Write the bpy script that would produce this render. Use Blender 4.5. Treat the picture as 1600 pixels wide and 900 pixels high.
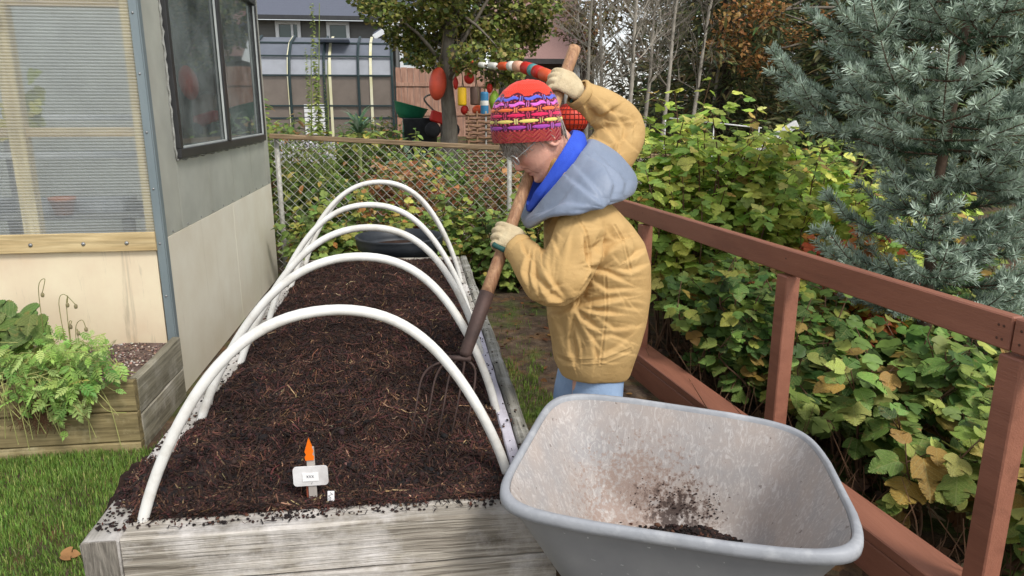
import bpy, bmesh, math, random
import numpy as np
from mathutils import Vector, Matrix, noise as mnoise

for o in list(bpy.data.objects):
    bpy.data.objects.remove(o)
SC = bpy.context.scene
COL = SC.collection
random.seed(7)
RNG = np.random.default_rng(7)
PI = math.pi

# ------------------------------------------------------------------ camera
CAM_H, FOC = 1.47, 1130.0
PITCH, YAW = math.radians(13.92), math.radians(7.54)
cam_d = bpy.data.cameras.new('camera')
cam_d.sensor_width = 36.0
cam_d.lens = FOC / 1600.0 * 36.0
cam_d.clip_start, cam_d.clip_end = 0.05, 500.0
cam = bpy.data.objects.new('camera', cam_d)
cam.location = (0, 0, CAM_H)
cam.rotation_euler = (PI / 2 - PITCH, 0, -YAW)
COL.objects.link(cam)
SC.camera = cam

# ------------------------------------------------------------------ sky, sun, exposure
SUN_EL, SUN_AZ = math.radians(50), math.radians(150)     # azimuth clockwise from +Y
world = bpy.data.worlds.new('World')
SC.world = world
world.use_nodes = True
wn = world.node_tree
bg = wn.nodes['Background']
sky = wn.nodes.new('ShaderNodeTexSky')
sky.sky_type = 'NISHITA'
sky.sun_disc = False
sky.sun_elevation = SUN_EL
sky.sun_rotation = SUN_AZ
sky.air_density, sky.dust_density, sky.ozone_density = 1.0, 1.0, 1.0
hs = wn.nodes.new('ShaderNodeHueSaturation')            # the veil of cloud greys the blue
hs.inputs['Saturation'].default_value = 0.28
wn.links.new(sky.outputs[0], hs.inputs['Color'])
wn.links.new(hs.outputs[0], bg.inputs['Color'])
bg.inputs['Strength'].default_value = 0.125
sd = bpy.data.lights.new('sun', 'SUN')
sd.energy, sd.angle, sd.color = 1.5, math.radians(14), (1.0, 0.965, 0.91)
sun = bpy.data.objects.new('sun', sd)
sdir = Vector((math.sin(SUN_AZ) * math.cos(SUN_EL), math.cos(SUN_AZ) * math.cos(SUN_EL), math.sin(SUN_EL)))
sun.rotation_euler = sdir.to_track_quat('Z', 'Y').to_euler()
sun.location = (0, 0, 12)
COL.objects.link(sun)
vs = SC.view_settings
vs.view_transform, vs.look, vs.gamma, vs.use_curve_mapping = 'Standard', 'None', 1.0, False
vs.exposure = 0.78

# ------------------------------------------------------------------ pixel -> place
def ray(x, y):
    cx, cy = x - 800.0, -(y - 450.0)
    fw = FOC * math.cos(PITCH) + cy * math.sin(PITCH)
    up = cy * math.cos(PITCH) - FOC * math.sin(PITCH)
    return Vector((cx * math.cos(YAW) + fw * math.sin(YAW), fw * math.cos(YAW) - cx * math.sin(YAW), up))
CAMP = Vector((0, 0, CAM_H))
def PZ(x, y, z): r = ray(x, y); return CAMP + r * ((z - CAM_H) / r.z)
def PY(x, y, Y): r = ray(x, y); return CAMP + r * (Y / r.y)
def PX(x, y, X): r = ray(x, y); return CAMP + r * (X / r.x)
def project(P):
    P = np.asarray(P, float) - np.array([0, 0, CAM_H])
    cx = P[:, 0] * math.cos(YAW) - P[:, 1] * math.sin(YAW)
    fw = P[:, 0] * math.sin(YAW) + P[:, 1] * math.cos(YAW)
    z = fw * math.cos(PITCH) - P[:, 2] * math.sin(PITCH)
    y = P[:, 2] * math.cos(PITCH) + fw * math.sin(PITCH)
    zz = np.where(z > .05, z, .05)
    return 800 + FOC * cx / zz, 450 - FOC * y / zz, z

# ------------------------------------------------------------------ materials
def srgb(r, g, b):
    f = lambda c: (c / 255 / 12.92) if c / 255 <= 0.04045 else ((c / 255 + 0.055) / 1.055) ** 2.4
    return (f(r), f(g), f(b), 1.0)
def c4(c): return tuple(c) if len(c) == 4 else tuple(c) + (1.0,)
def new_mat(name):
    m = bpy.data.materials.new(name)
    m.use_nodes = True
    nt = m.node_tree
    return m, nt, nt.nodes['Principled BSDF']
def N(nt, t, **kw):
    n = nt.nodes.new(t)
    for k, v in kw.items():
        if k in n.inputs: n.inputs[k].default_value = v
        else: setattr(n, k, v)
    return n
def L(nt, a, b): nt.links.new(a, b)
def ramp(nt, fac, stops):
    r = nt.nodes.new('ShaderNodeValToRGB')
    el = r.color_ramp.elements
    while len(el) < len(stops): el.new(0.5)
    for e, (p, c) in zip(el, stops):
        e.position = p; e.color = c4(c)
    L(nt, fac, r.inputs[0])
    return r.outputs[0]
def mixc(nt, fac, a, b, mode='MIX'):
    n = nt.nodes.new('ShaderNodeMix'); n.data_type = 'RGBA'; n.blend_type = mode
    for s, v in ((n.inputs[0], fac), (n.inputs[6], a), (n.inputs[7], b)):
        if isinstance(v, (int, float)): s.default_value = v
        elif isinstance(v, (tuple, list)): s.default_value = c4(v)
        else: L(nt, v, s)
    return n.outputs[2]
def coords(nt, rnd=True, stretch=(1, 1, 1)):
    tc = nt.nodes.new('ShaderNodeTexCoord')
    out = tc.outputs['Object']
    if rnd:
        oi = nt.nodes.new('ShaderNodeObjectInfo')
        mu = nt.nodes.new('ShaderNodeMath'); mu.operation = 'MULTIPLY'; mu.inputs[1].default_value = 31.7
        L(nt, oi.outputs['Random'], mu.inputs[0])
        ad = nt.nodes.new('ShaderNodeVectorMath'); ad.operation = 'ADD'
        L(nt, out, ad.inputs[0]); L(nt, mu.outputs[0], ad.inputs[1])
        out = ad.outputs[0]
    mp = nt.nodes.new('ShaderNodeMapping')
    mp.inputs['Scale'].default_value = stretch
    L(nt, out, mp.inputs['Vector'])
    return mp.outputs[0]
def noise_t(nt, vec, scale, detail=6, rough=.6, dist=0):
    n = N(nt, 'ShaderNodeTexNoise', Scale=scale, Detail=detail, Roughness=rough, Distortion=dist)
    L(nt, vec, n.inputs['Vector'])
    return n.outputs['Fac']
def bump(nt, bsdf, h, strength=.3, dist=.01):
    b = N(nt, 'ShaderNodeBump', Strength=strength, Distance=dist)
    L(nt, h, b.inputs['Height']); L(nt, b.outputs[0], bsdf.inputs['Normal'])
def simple(name, c1, c2=None, scale=8, rough=.6, bmp=.15, bscale=60, stretch=(1, 1, 1), spec=.4, metal=0, dirt=None, dirt_amt=.5, dirt_scale=4, rnd=True):
    m, nt, p = new_mat(name)
    v = coords(nt, rnd, stretch)
    c2 = c2 or tuple(x * .75 for x in c1[:3])
    col = ramp(nt, noise_t(nt, v, scale), [(.3, c1), (.7, c2)])
    if dirt:
        f = ramp(nt, noise_t(nt, v, dirt_scale, 8, .65), [(.5, (0, 0, 0)), (.72, (dirt_amt,) * 3)])
        col = mixc(nt, f, col, dirt)
    L(nt, col, p.inputs['Base Color'])
    p.inputs['Roughness'].default_value = rough
    p.inputs['Specular IOR Level'].default_value = spec
    p.inputs['Metallic'].default_value = metal
    if bmp: bump(nt, p, noise_t(nt, v, bscale, 4), bmp, .006)
    return m
def wood(name, dark, light, axis, grain=26, rough=.8, paint=None, paint_amt=.5, bmp=.35, knots=True, along=1.1, lines=0):
    """planks: grain runs along axis 0/1/2"""
    m, nt, p = new_mat(name)
    st = [grain] * 3; st[axis] = along
    v = coords(nt, True, tuple(st))
    v2 = coords(nt, True, (1, 1, 1))
    g = noise_t(nt, v, 1.0, 7, .62, .9)
    g2 = noise_t(nt, v, 3.1, 5, .6, .4)
    col = ramp(nt, g, [(.28, dark), (.48, tuple(.55 * a + .45 * b for a, b in zip(dark, light))), (.66, light)])
    col = mixc(nt, ramp(nt, g2, [(.35, (.45,) * 3), (.6, (0,) * 3)]), col, tuple(x * .35 for x in dark[:3]))
    if lines:                                          # weathered growth-ring lines
        ws = [1.0] * 3; ws[axis] = .10
        wv = N(nt, 'ShaderNodeTexWave', Scale=float(lines), Distortion=9.0, Detail=5.0); wv.inputs['Detail Scale'].default_value = 1.6
        wv.bands_direction = 'Z'
        L(nt, coords(nt, True, tuple(ws)), wv.inputs['Vector'])
        col = mixc(nt, ramp(nt, wv.outputs['Fac'], [(.0, (.62,) * 3), (.30, (0,) * 3)]), col, tuple(x * .45 for x in dark[:3]))
    if knots:
        vo = N(nt, 'ShaderNodeTexVoronoi', Scale=1.0)
        ks = [5.5] * 3; ks[axis] = 2.2
        L(nt, coords(nt, True, tuple(ks)), vo.inputs['Vector'])
        col = mixc(nt, ramp(nt, vo.outputs['Distance'], [(.06, (.75,) * 3), (.13, (0,) * 3)]), col, tuple(x * .5 for x in dark[:3]))
    if paint:
        pm = noise_t(nt, v2, 3.2, 9, .72)
        col = mixc(nt, ramp(nt, pm, [(.62 - paint_amt * .4, (0, 0, 0)), (.74 - paint_amt * .25, (.85,) * 3)]), col, paint)
    big = noise_t(nt, v2, 2.0, 3)
    col = mixc(nt, ramp(nt, big, [(.35, (.35,) * 3), (.6, (0,) * 3)]), col, tuple(x * .6 for x in dark[:3]))
    L(nt, col, p.inputs['Base Color'])
    p.inputs['Roughness'].default_value = rough
    p.inputs['Specular IOR Level'].default_value = .25
    ad = N(nt, 'ShaderNodeMath', operation='ADD'); L(nt, g, ad.inputs[0]); L(nt, g2, ad.inputs[1])
    bump(nt, p, ad.outputs[0], bmp, .006)
    return m
def leaf_mat(name, src='attr', rough=.55, trans=.3, vary=.35):
    """colour from the attribute Col (joined foliage) or the object's own colour (single leaves)"""
    m, nt, p = new_mat(name)
    if src == 'attr':
        a = N(nt, 'ShaderNodeAttribute', attribute_name='Col'); c = a.outputs['Color']
    else:
        a = N(nt, 'ShaderNodeObjectInfo'); c = a.outputs['Color']
    tc = nt.nodes.new('ShaderNodeTexCoord')
    n = noise_t(nt, tc.outputs['Object'], 14 if src == 'attr' else 22, 5, .65)
    c = mixc(nt, 1.0, c, ramp(nt, n, [(.3, (1 - vary,) * 3), (.7, (1 + vary * .6,) * 3)]), 'MULTIPLY')
    if src != 'attr':
        sp = nt.nodes.new('ShaderNodeSeparateXYZ'); L(nt, tc.outputs['Object'], sp.inputs[0])
        def mth(op, a, b=None):
            q = nt.nodes.new('ShaderNodeMath'); q.operation = op
            for s_, v_ in zip(q.inputs, (a, b)):
                if v_ is None: continue
                if isinstance(v_, (int, float)): s_.default_value = v_
                else: L(nt, v_, s_)
            return q.outputs[0]
        ax = mth('ABSOLUTE', sp.outputs['X'])
        mid = mth('LESS_THAN', ax, .014)
        ph = mth('FRACT', mth('MULTIPLY', mth('SUBTRACT', sp.outputs['Y'], mth('MULTIPLY', ax, .85)), 6.5))
        side = mth('LESS_THAN', mth('ABSOLUTE', mth('SUBTRACT', ph, .5)), .075)
        vein = mth('MULTIPLY', mth('MAXIMUM', mid, mth('MULTIPLY', side, .7)), .45)
        c = mixc(nt, vein, c, mixc(nt, .6, c, (.55, .55, .25, 1)))
        oi = nt.nodes.new('ShaderNodeObjectInfo'); ad = nt.nodes.new('ShaderNodeVectorMath'); ad.operation = 'ADD'
        L(nt, tc.outputs['Object'], ad.inputs[0]); L(nt, mth('MULTIPLY', oi.outputs['Random'], 57.0), ad.inputs[1])
        n2 = noise_t(nt, ad.outputs[0], 3.2, 6, .65)
        c = mixc(nt, ramp(nt, n2, [(.56, (0,) * 3), (.66, (.65,) * 3)]), c, mixc(nt, .6, c, srgb(176, 150, 88)))
        c = mixc(nt, ramp(nt, n2, [(.68, (0,) * 3), (.72, (.7,) * 3)]), c, srgb(122, 84, 52))
        hb = mth('ADD', mth('MULTIPLY', vein, -.8), mth('MULTIPLY', mth('SUBTRACT', ph, .5), .25))
        bump(nt, p, hb, .5, .03)
    L(nt, c, p.inputs['Base Color'])
    p.inputs['Roughness'].default_value = rough
    p.inputs['Specular IOR Level'].default_value = .35
    t = nt.nodes.new('ShaderNodeBsdfTranslucent')
    L(nt, c, t.inputs['Color'])
    mx = nt.nodes.new('ShaderNodeMixShader'); mx.inputs[0].default_value = trans
    L(nt, p.outputs[0], mx.inputs[1]); L(nt, t.outputs[0], mx.inputs[2])
    L(nt, mx.outputs[0], nt.nodes['Material Output'].inputs['Surface'])
    return m

# ------------------------------------------------------------------ objects
WL = {}                                            # world place of each Empty / part origin
def tag(o, label=None, cat=None, group=None, kind=None):
    if label: o['label'] = label
    if cat: o['category'] = cat
    if group: o['group'] = group
    if kind: o['kind'] = kind
    return o
def empty(name, loc, label, cat, group=None):
    o = bpy.data.objects.new(name, None)
    o.empty_display_size = .1
    o.location = loc
    COL.objects.link(o)
    WL[o.name] = Vector(loc)
    return tag(o, label, cat, group)
def link(o, parent, wloc=None):
    """o sits at world place wloc (or at its parent's origin)"""
    COL.objects.link(o)
    base = WL.get(parent.name, Vector()) if parent else Vector()
    w = Vector(wloc) if wloc is not None else base.copy()
    if parent: o.parent = parent
    o.location = w - base
    WL[o.name] = w
    return o
def from_arrays(name, V, Fs, mat=None, smooth=False, cols=None):
    """V (n,3); Fs: array (m,k) or list of faces"""
    me = bpy.data.meshes.new(name)
    V = np.asarray(V, np.float32)
    if isinstance(Fs, np.ndarray):
        m, k = Fs.shape
        me.vertices.add(len(V)); me.vertices.foreach_set('co', V.ravel())
        me.loops.add(m * k); me.loops.foreach_set('vertex_index', Fs.astype(np.int32).ravel())
        me.polygons.add(m)
        me.polygons.foreach_set('loop_start', np.arange(0, m * k, k, dtype=np.int32))
        if smooth: me.polygons.foreach_set('use_smooth', np.ones(m, bool))
        me.update(calc_edges=True)
    else:
        me.from_pydata([tuple(map(float, v)) for v in V], [], Fs)
        if smooth:
            me.polygons.foreach_set('use_smooth', np.ones(len(me.polygons), bool))
        me.update()
    if cols is not None:
        at = me.color_attributes.new('Col', 'FLOAT_COLOR', 'POINT')
        c = np.ones((len(V), 4), np.float32); c[:, :3] = cols
        at.data.foreach_set('color', c.ravel())
    if mat: me.materials.append(mat)
    return me
def part(name, V, Fs, mat, parent=None, smooth=False, cols=None, origin=None):
    """mesh from world coordinates"""
    V = np.asarray(V, np.float32)
    if origin is None:
        origin = WL[parent.name] if parent else Vector((0, 0, 0))
    me = from_arrays(name, V - np.array(origin, np.float32), Fs, mat, smooth, cols)
    return link(bpy.data.objects.new(name, me), parent, origin)
class MB:
    """collects pieces of one mesh, world coordinates"""
    def __init__(s): s.v = []; s.f = []; s.n = 0
    def add(s, V, Fs):
        s.v.extend([tuple(map(float, v)) for v in V]); s.f.extend([tuple(int(i) + s.n for i in f) for f in Fs]); s.n += len(V)
        return s
    def box(s, c, size, rot=None, bev=0.0, taper=1.0, seg=1):
        V, Fs = box_vf(size, bev, taper, seg)
        R = rot or Matrix.Identity(3)
        return s.add([R @ Vector(v) + Vector(c) for v in V], Fs)
    def beam(s, a, b, w, h, bev=.004, up=(0, 0, 1)):
        """bar from a to b, w sideways, h along up"""
        a, b = Vector(a), Vector(b); d = b - a
        R = frame(d, up)
        return s.box((a + b) / 2, (w, d.length, h), R, bev)
    def tube(s, pts, r, n=10, cap=True):
        V, Fs = tube_vf(pts, r, n, cap)
        return s.add(V, Fs)
    def lathe(s, prof, c, n=24, R=None, cap=True):
        V, Fs = lathe_vf(prof, n, cap)
        return s.add([(R @ Vector(v) if R else Vector(v)) + Vector(c) for v in V], Fs)
    def build(s, name, mat, parent=None, smooth=False, origin=None, label=None):
        o = part(name, np.array(s.v), s.f, mat, parent, smooth, origin=origin)
        if label: o['label'] = label
        return o
def frame(d, up=(0, 0, 1)):
    """columns: side, along, up"""
    y = Vector(d).normalized(); u = Vector(up)
    x = y.cross(u)
    if x.length < 1e-5: x = y.cross(Vector((1, 0, 0)))
    x.normalize(); z = x.cross(y)
    return Matrix((x, y, z)).transposed()
_bc = {}
def box_vf(size, bev=0.0, taper=1.0, seg=1):
    key = (tuple(round(x, 4) for x in size), bev, taper, seg)
    if key in _bc: return _bc[key]
    bm = bmesh.new(); bmesh.ops.create_cube(bm, size=1.0)
    for v in bm.verts:
        k = taper if v.co.z > 0 else 1
        v.co = Vector((v.co.x * size[0] * k, v.co.y * size[1] * k, v.co.z * size[2]))
    if bev > 0: bmesh.ops.bevel(bm, geom=list(bm.edges), offset=bev, segments=seg, affect='EDGES', profile=.6)
    bm.verts.index_update()
    r = ([tuple(v.co) for v in bm.verts], [tuple(v.index for v in f.verts) for f in bm.faces])
    bm.free(); _bc[key] = r
    return r
def smooth_path(pts, k=6):
    P = [Vector(p) for p in pts]; out = []
    for i in range(len(P) - 1):
        a, b, c, d = P[max(i - 1, 0)], P[i], P[i + 1], P[min(i + 2, len(P) - 1)]
        for j in range(k):
            t = j / k
            out.append(.5 * ((2 * b) + (c - a) * t + (2 * a - 5 * b + 4 * c - d) * t * t + (3 * b - a - 3 * c + d) * t ** 3))
    out.append(P[-1])
    return out
def tube_vf(pts, r, n=10, cap=True):
    P = [Vector(p) for p in pts]; m = len(P)
    rs = list(r) if hasattr(r, '__len__') else [r] * m
    V = []; Fs = []
    ref = None
    for i in range(m):
        d = (P[min(i + 1, m - 1)] - P[max(i - 1, 0)])
        if d.length < 1e-9: d = Vector((0, 0, 1))
        d.normalize()
        if ref is None:
            ref = d.cross(Vector((0, 0, 1)) if abs(d.z) < .9 else Vector((1, 0, 0))).normalized()
        else:
            ref = (ref - d * ref.dot(d))
            ref = ref.normalized() if ref.length > 1e-6 else d.orthogonal().normalized()
        u = d.cross(ref)
        for k in range(n):
            a = 2 * PI * k / n
            V.append(P[i] + (ref * math.cos(a) + u * math.sin(a)) * rs[i])
    for i in range(m - 1):
        for k in range(n):
            k2 = (k + 1) % n
            Fs.append((i * n + k, i * n + k2, (i + 1) * n + k2, (i + 1) * n + k))
    if cap:
        Fs.append(tuple(range(n - 1, -1, -1))); Fs.append(tuple((m - 1) * n + k for k in range(n)))
    return V, Fs
def lathe_vf(prof, n=24, cap=True):
    V = []; Fs = []
    for r, z in prof:
        for k in range(n):
            a = 2 * PI * k / n; V.append((r * math.cos(a), r * math.sin(a), z))
    m = len(prof)
    for i in range(m - 1):
        for k in range(n):
            k2 = (k + 1) % n
            Fs.append((i * n + k, i * n + k2, (i + 1) * n + k2, (i + 1) * n + k))
    if cap:
        if prof[0][0] > 1e-4: Fs.append(tuple(range(n - 1, -1, -1)))
        if prof[-1][0] > 1e-4: Fs.append(tuple((m - 1) * n + k for k in range(n)))
    return V, Fs
def rough_plank(a, b, w, h, up=(0, 0, 1), nseg=24, jit=.002, bev=.006, seed=0):
    """a weathered plank: worn edges, slightly wavy; returns V, F"""
    a, b = Vector(a), Vector(b); d = b - a; R = frame(d, up); Ln = d.length
    prof = [(-w / 2 + bev, -h / 2), (w / 2 - bev, -h / 2), (w / 2, -h / 2 + bev), (w / 2, 0), (w / 2, h / 2 - bev), (w / 2 - bev, h / 2),
            (0, h / 2), (-w / 2 + bev, h / 2), (-w / 2, h / 2 - bev), (-w / 2, 0), (-w / 2, -h / 2 + bev)]
    V = []; Fs = []; n = len(prof)
    for i in range(nseg + 1):
        t = i / nseg
        for k, (x, z) in enumerate(prof):
            q = mnoise.noise_vector(Vector((t * Ln * 7 + seed * 3.1, k * .9 + seed, seed * 1.7))) * jit
            V.append(a + R @ Vector((x + q.x, t * Ln + (q.y if i in (0, nseg) else 0), z + q.z)))
    for i in range(nseg):
        for k in range(n):
            k2 = (k + 1) % n
            Fs.append((i * n + k, i * n + k2, (i + 1) * n + k2, (i + 1) * n + k))
    Fs.append(tuple(range(n - 1, -1, -1))); Fs.append(tuple(nseg * n + k for k in range(n)))
    return V, Fs
def plank(name, a, b, w, h, mat, parent, up=(0, 0, 1), nseg=24, jit=.002, bev=.006, label=None):
    plank.k += 1
    V, Fs = rough_plank(a, b, w, h, up, nseg, jit, bev, plank.k)
    mid = (Vector(a) + Vector(b)) / 2
    o = part(name, np.array([tuple(v) for v in V]), Fs, mat, parent, origin=mid)
    if label: o['label'] = label
    return o
plank.k = 0
def sstep(a, b, x):
    t = np.clip((x - a) / (b - a), 0, 1); return t * t * (3 - 2 * t)
def vnoise(P, scale, seed=0.0):
    """cheap smooth noise for arrays (sum of sines, irrational mix), about -1..1"""
    P = np.asarray(P) * scale
    x, y, z = P[:, 0] + seed * 1.37, P[:, 1] + seed * 2.11, P[:, 2] + seed * .73
    return (np.sin(x * 1.7 + 1.3 * np.sin(y * 1.1 + z)) + np.sin(y * 2.3 + 1.1 * np.sin(z * 1.9 + x * .7)) + np.sin(z * 1.9 + 1.2 * np.sin(x * 1.3 - y * .8))) / 3

# leaf scatter ---------------------------------------------------------------
def rot_basis(nrm, fwd):
    """arrays: z=normal, y=leaf direction"""
    z = nrm / np.linalg.norm(nrm, axis=1, keepdims=True)
    y = fwd - z * np.sum(fwd * z, axis=1, keepdims=True)
    y /= np.maximum(np.linalg.norm(y, axis=1, keepdims=True), 1e-6)
    x = np.cross(y, z)
    return x, y, z
def scatter(tV, tF, pos, nrm, fwd, size, cols):
    """one mesh of many copies of a leaf template"""
    tV = np.asarray(tV); tF = np.asarray(tF)
    x, y, z = rot_basis(nrm, fwd)
    s = size[:, None, None]
    V = pos[:, None, :] + s * (tV[None, :, 0:1] * x[:, None, :] + tV[None, :, 1:2] * y[:, None, :] + tV[None, :, 2:3] * z[:, None, :])
    n, k = len(pos), len(tV)
    Fs = (tF[None] + (np.arange(n) * k)[:, None, None]).reshape(-1, tF.shape[1])
    C = np.repeat(cols, k, axis=0)
    return V.reshape(-1, 3), Fs, C
def pal(cols, w, n, jitter=.18):
    """n random picks of a palette with brightness jitter"""
    c = np.array([x[:3] for x in cols]); w = np.array(w, float); w /= w.sum()
    i = RNG.choice(len(c), n, p=w)
    return np.clip(c[i] * (1 + RNG.normal(0, jitter, (n, 1))) * (1 + RNG.normal(0, jitter * .35, (n, 3))), .002, .9)
def leaf_lobed(cup=.16, wav=.02, fine=False):
    """three-lobed toothed leaf, base at 0, tip at y=1: strips either side of the midrib"""
    half = [(.0, .0), (.16, -.05), (.32, .02), (.42, .13), (.49, .27), (.54, .42), (.53, .58), (.44, .56), (.37, .55), (.33, .61), (.335, .71), (.27, .81), (.15, .93), (.0, 1.05)]
    if fine:                                   # a tooth between every two outline points
        h2 = [half[0]]
        for (xa, ya), (xb, yb) in zip(half[:-1], half[1:]):
            mx_, my_ = (xa + xb) / 2, (ya + yb) / 2; dx, dy = xb - xa, yb - ya; l_ = math.hypot(dx, dy)
            h2 += [(xa * .72 + xb * .28 + dy / l_ * .030, ya * .72 + yb * .28 - dx / l_ * .030), (xa * .6 + xb * .4, ya * .6 + yb * .4), (xa * .25 + xb * .75 + dy / l_ * .028, ya * .25 + yb * .75 - dx / l_ * .028), (xb, yb)]
        half = h2
    n = len(half); V = []; Fs = []
    rib = [i / (n - 1) * 1.04 for i in range(n)]
    bend = lambda x, y: cup * abs(x) * 1.1 - .32 * cup * 4 * y * y * .5 + wav * math.sin(11 * y + 5 * x)
    for y in rib: V.append((0, y, bend(0, y)))
    for sg in (1, -1):
        o = len(V)
        for x, y in half: V.append((sg * x, y, bend(sg * x, y)))
        for i in range(n - 1):
            a, b, c, d = i, i + 1, o + i + 1, o + i
            t = [(a, d, c), (a, c, b)] if sg > 0 else [(a, c, d), (a, b, c)]
            if i == 0: t = [t[0] if False else ((a, c, b) if sg > 0 else (a, b, c))]
            if i == n - 2: t = [(a, d, c) if sg > 0 else (a, c, d)]
            Fs += t
    return V, Fs
def leaf_oval(w=.3, cup=.12, droop=.15):
    ys = [.0, .18, .42, .68, .88, 1.0]; ws = [0, .75, 1.0, .8, .4, 0]
    V = []; Fs = []
    for y, k in zip(ys, ws):
        z = -droop * y * y
        V += [(-w * k, y, z + cup * k * w * 2), (0, y, z), (w * k, y, z + cup * k * w * 2)]
    for i in range(5):
        a, b = i * 3, i * 3 + 3
        Fs += [(a, a + 1, b + 1), (a, b + 1, b), (a + 1, a + 2, b + 2), (a + 1, b + 2, b + 1)]
    return V, Fs
def leaf_quad(w=.3, droop=.12):
    return [(0, 0, 0), (w, .45, .05), (0, 1, -droop), (-w, .45, .05)], [(0, 1, 2), (0, 2, 3)]
LOBED, OVAL, QUADL = leaf_lobed(), leaf_oval(), leaf_quad()
LOBED2, LOBED3 = leaf_lobed(.22, .02), leaf_lobed(-.06, .025)
FINE = (leaf_lobed(.16, .015, True), leaf_lobed(.26, .012, True), leaf_lobed(-.05, .02, True))
# ================================================================== the setting
BX0, BX1, BY0, BY1, BZ = -.86, .352, 1.725, 5.22, .42          # raised bed
def rail_x(y): return 1.235 + (3.956 - y) * .1256               # railing line
def ground_h(x, y):
    x, y = np.asarray(x, float), np.asarray(y, float)
    z = .8 * sstep(7.2, 19, y) + .5 * sstep(19, 40, y)
    rx = 1.235 + (3.956 - y) * .1256
    z = z - .12 * sstep(.05, .5, x - rx) * (1 - sstep(5.5, 8, y))
    b = np.stack([x, y, 0 * x], -1).reshape(-1, 3)
    w = (vnoise(b, 1.3) * .012 + vnoise(b, 4.7, 3) * .006).reshape(x.shape)
    return z + w
def m_ground():
    m, nt, p = new_mat('garden ground')
    v = coords(nt, False)
    soil = ramp(nt, noise_t(nt, v, 9, 10, .7), [(.3, srgb(52, 42, 36)), (.5, srgb(84, 70, 58)), (.7, srgb(120, 102, 84))])
    litter = N(nt, 'ShaderNodeTexVoronoi', Scale=26.0); L(nt, v, litter.inputs['Vector'])
    lc = ramp(nt, litter.outputs['Color'], [(.2, srgb(70, 52, 38)), (.5, srgb(126, 92, 60)), (.8, srgb(96, 84, 62))])
    soil = mixc(nt, ramp(nt, noise_t(nt, v, 5, 6), [(.48, (0,) * 3), (.6, (.7,) * 3)]), soil, lc)
    moss = ramp(nt, noise_t(nt, v, 24, 6), [(.3, srgb(58, 74, 30)), (.7, srgb(96, 116, 52))])
    col = mixc(nt, ramp(nt, noise_t(nt, v, 1.7, 6), [(.5, (0,) * 3), (.62, (.8,) * 3)]), soil, moss)
    L(nt, col, p.inputs['Base Color']); p.inputs['Roughness'].default_value = .95
    p.inputs['Specular IOR Level'].default_value = .15
    bump(nt, p, noise_t(nt, v, 38, 8, .7), .8, .02)
    return m
xs = np.concatenate([np.linspace(-90, -6, 22), np.linspace(-5.5, 6, 116), np.linspace(6.6, 90, 22)])
ys = np.concatenate([np.linspace(-20, 0.2, 8), np.linspace(.4, 9, 87), np.linspace(9.5, 40, 40), np.linspace(44, 240, 12)])
gx, gy = np.meshgrid(xs, ys)
gz = ground_h(gx, gy)
nx, ny = len(xs), len(ys)
i, j = np.meshgrid(np.arange(nx - 1), np.arange(ny - 1))
q = (j * nx + i).ravel()
gF = np.stack([q, q + 1, q + nx + 1, q + nx], 1)
gnd = part('ground', np.stack([gx.ravel(), gy.ravel(), gz.ravel()], 1), gF, m_ground(), None, True)
tag(gnd, kind='structure')

# lawn: grass blades
def grass_blades(name, pos, h, cols, label, width=.0028, lean=.5):
    n = len(pos)
    a = RNG.uniform(0, 2 * PI, n); d = np.stack([np.cos(a), np.sin(a), 0 * a], 1)
    sd_ = np.stack([-np.sin(a), np.cos(a), 0 * a], 1) * width
    ln = RNG.uniform(.1, 1, (n, 1)) * lean
    up = np.array([0, 0, 1.0])
    h = h[:, None]
    p1 = pos + h * .55 * (up + d * ln * .45); p2 = pos + h * (up * (1 - .25 * ln) + d * ln)
    V = np.stack([pos - sd_, pos + sd_, p1 + sd_ * .8, p1 - sd_ * .8, p2], 1).reshape(-1, 3)
    b = np.arange(n)[:, None] * 5
    Fs = np.concatenate([b + np.array([[0, 1, 2]]), b + np.array([[0, 2, 3]]), b + np.array([[3, 2, 4]])], 0)
    o = part(name, V, Fs, leaf_grass, None, False, np.repeat(cols, 5, 0))
    tag(o, label, 'grass', kind='stuff')
    return o
leaf_grass = leaf_mat('grass blade', trans=.35, vary=.25)
G1, G2, G3, G4 = srgb(116, 148, 64), srgb(140, 168, 82), srgb(92, 124, 54), srgb(178, 182, 112)
n = 95000
gx_, gy_ = RNG.uniform(-2.6, BX0 - .015, n), RNG.uniform(1.25, 3.12, n)
keep = vnoise(np.stack([gx_, gy_, 0 * gx_], 1), 9) + RNG.normal(0, .5, n) > -.75
gx_, gy_ = gx_[keep], gy_[keep]
gp = np.stack([gx_, gy_, ground_h(gx_, gy_) - .004], 1)
tuft = vnoise(gp, 6, 5)
gc = pal([G1, G2, G3, G4], [4, 4, 2, .8], len(gp)) * (1 + .18 * tuft[:, None])
grass_blades('lawn_grass', gp, RNG.uniform(.016, .042, len(gp)) * (1 + .25 * tuft), gc, 'short bright green lawn beside the raised bed and the planter', .0017)
n = 9000
gx_, gy_ = RNG.normal(.60, .13, n), RNG.uniform(2.5, 6.2, n)
keep = (gx_ > BX1 + .012) & (vnoise(np.stack([gx_, gy_, 0 * gx_], 1), 3.1, 2) > -.05 + .35 * (gx_ - .45) / .3) & ((np.abs(gy_ - 3.45) < .5 + .15 * np.sin(gx_ * 40)) | (RNG.random(n) < .10))
gx_, gy_ = gx_[keep], gy_[keep]
gp = np.stack([gx_, gy_, ground_h(gx_, gy_) - .003], 1)
grass_blades('path_grass', gp, RNG.uniform(.02, .05, len(gp)), pal([srgb(104, 130, 50), srgb(126, 150, 64), srgb(80, 100, 44)], [3, 2, 2], len(gp)), 'mossy grass growing along the path beside the raised bed', .0018)
n = 700
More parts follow.
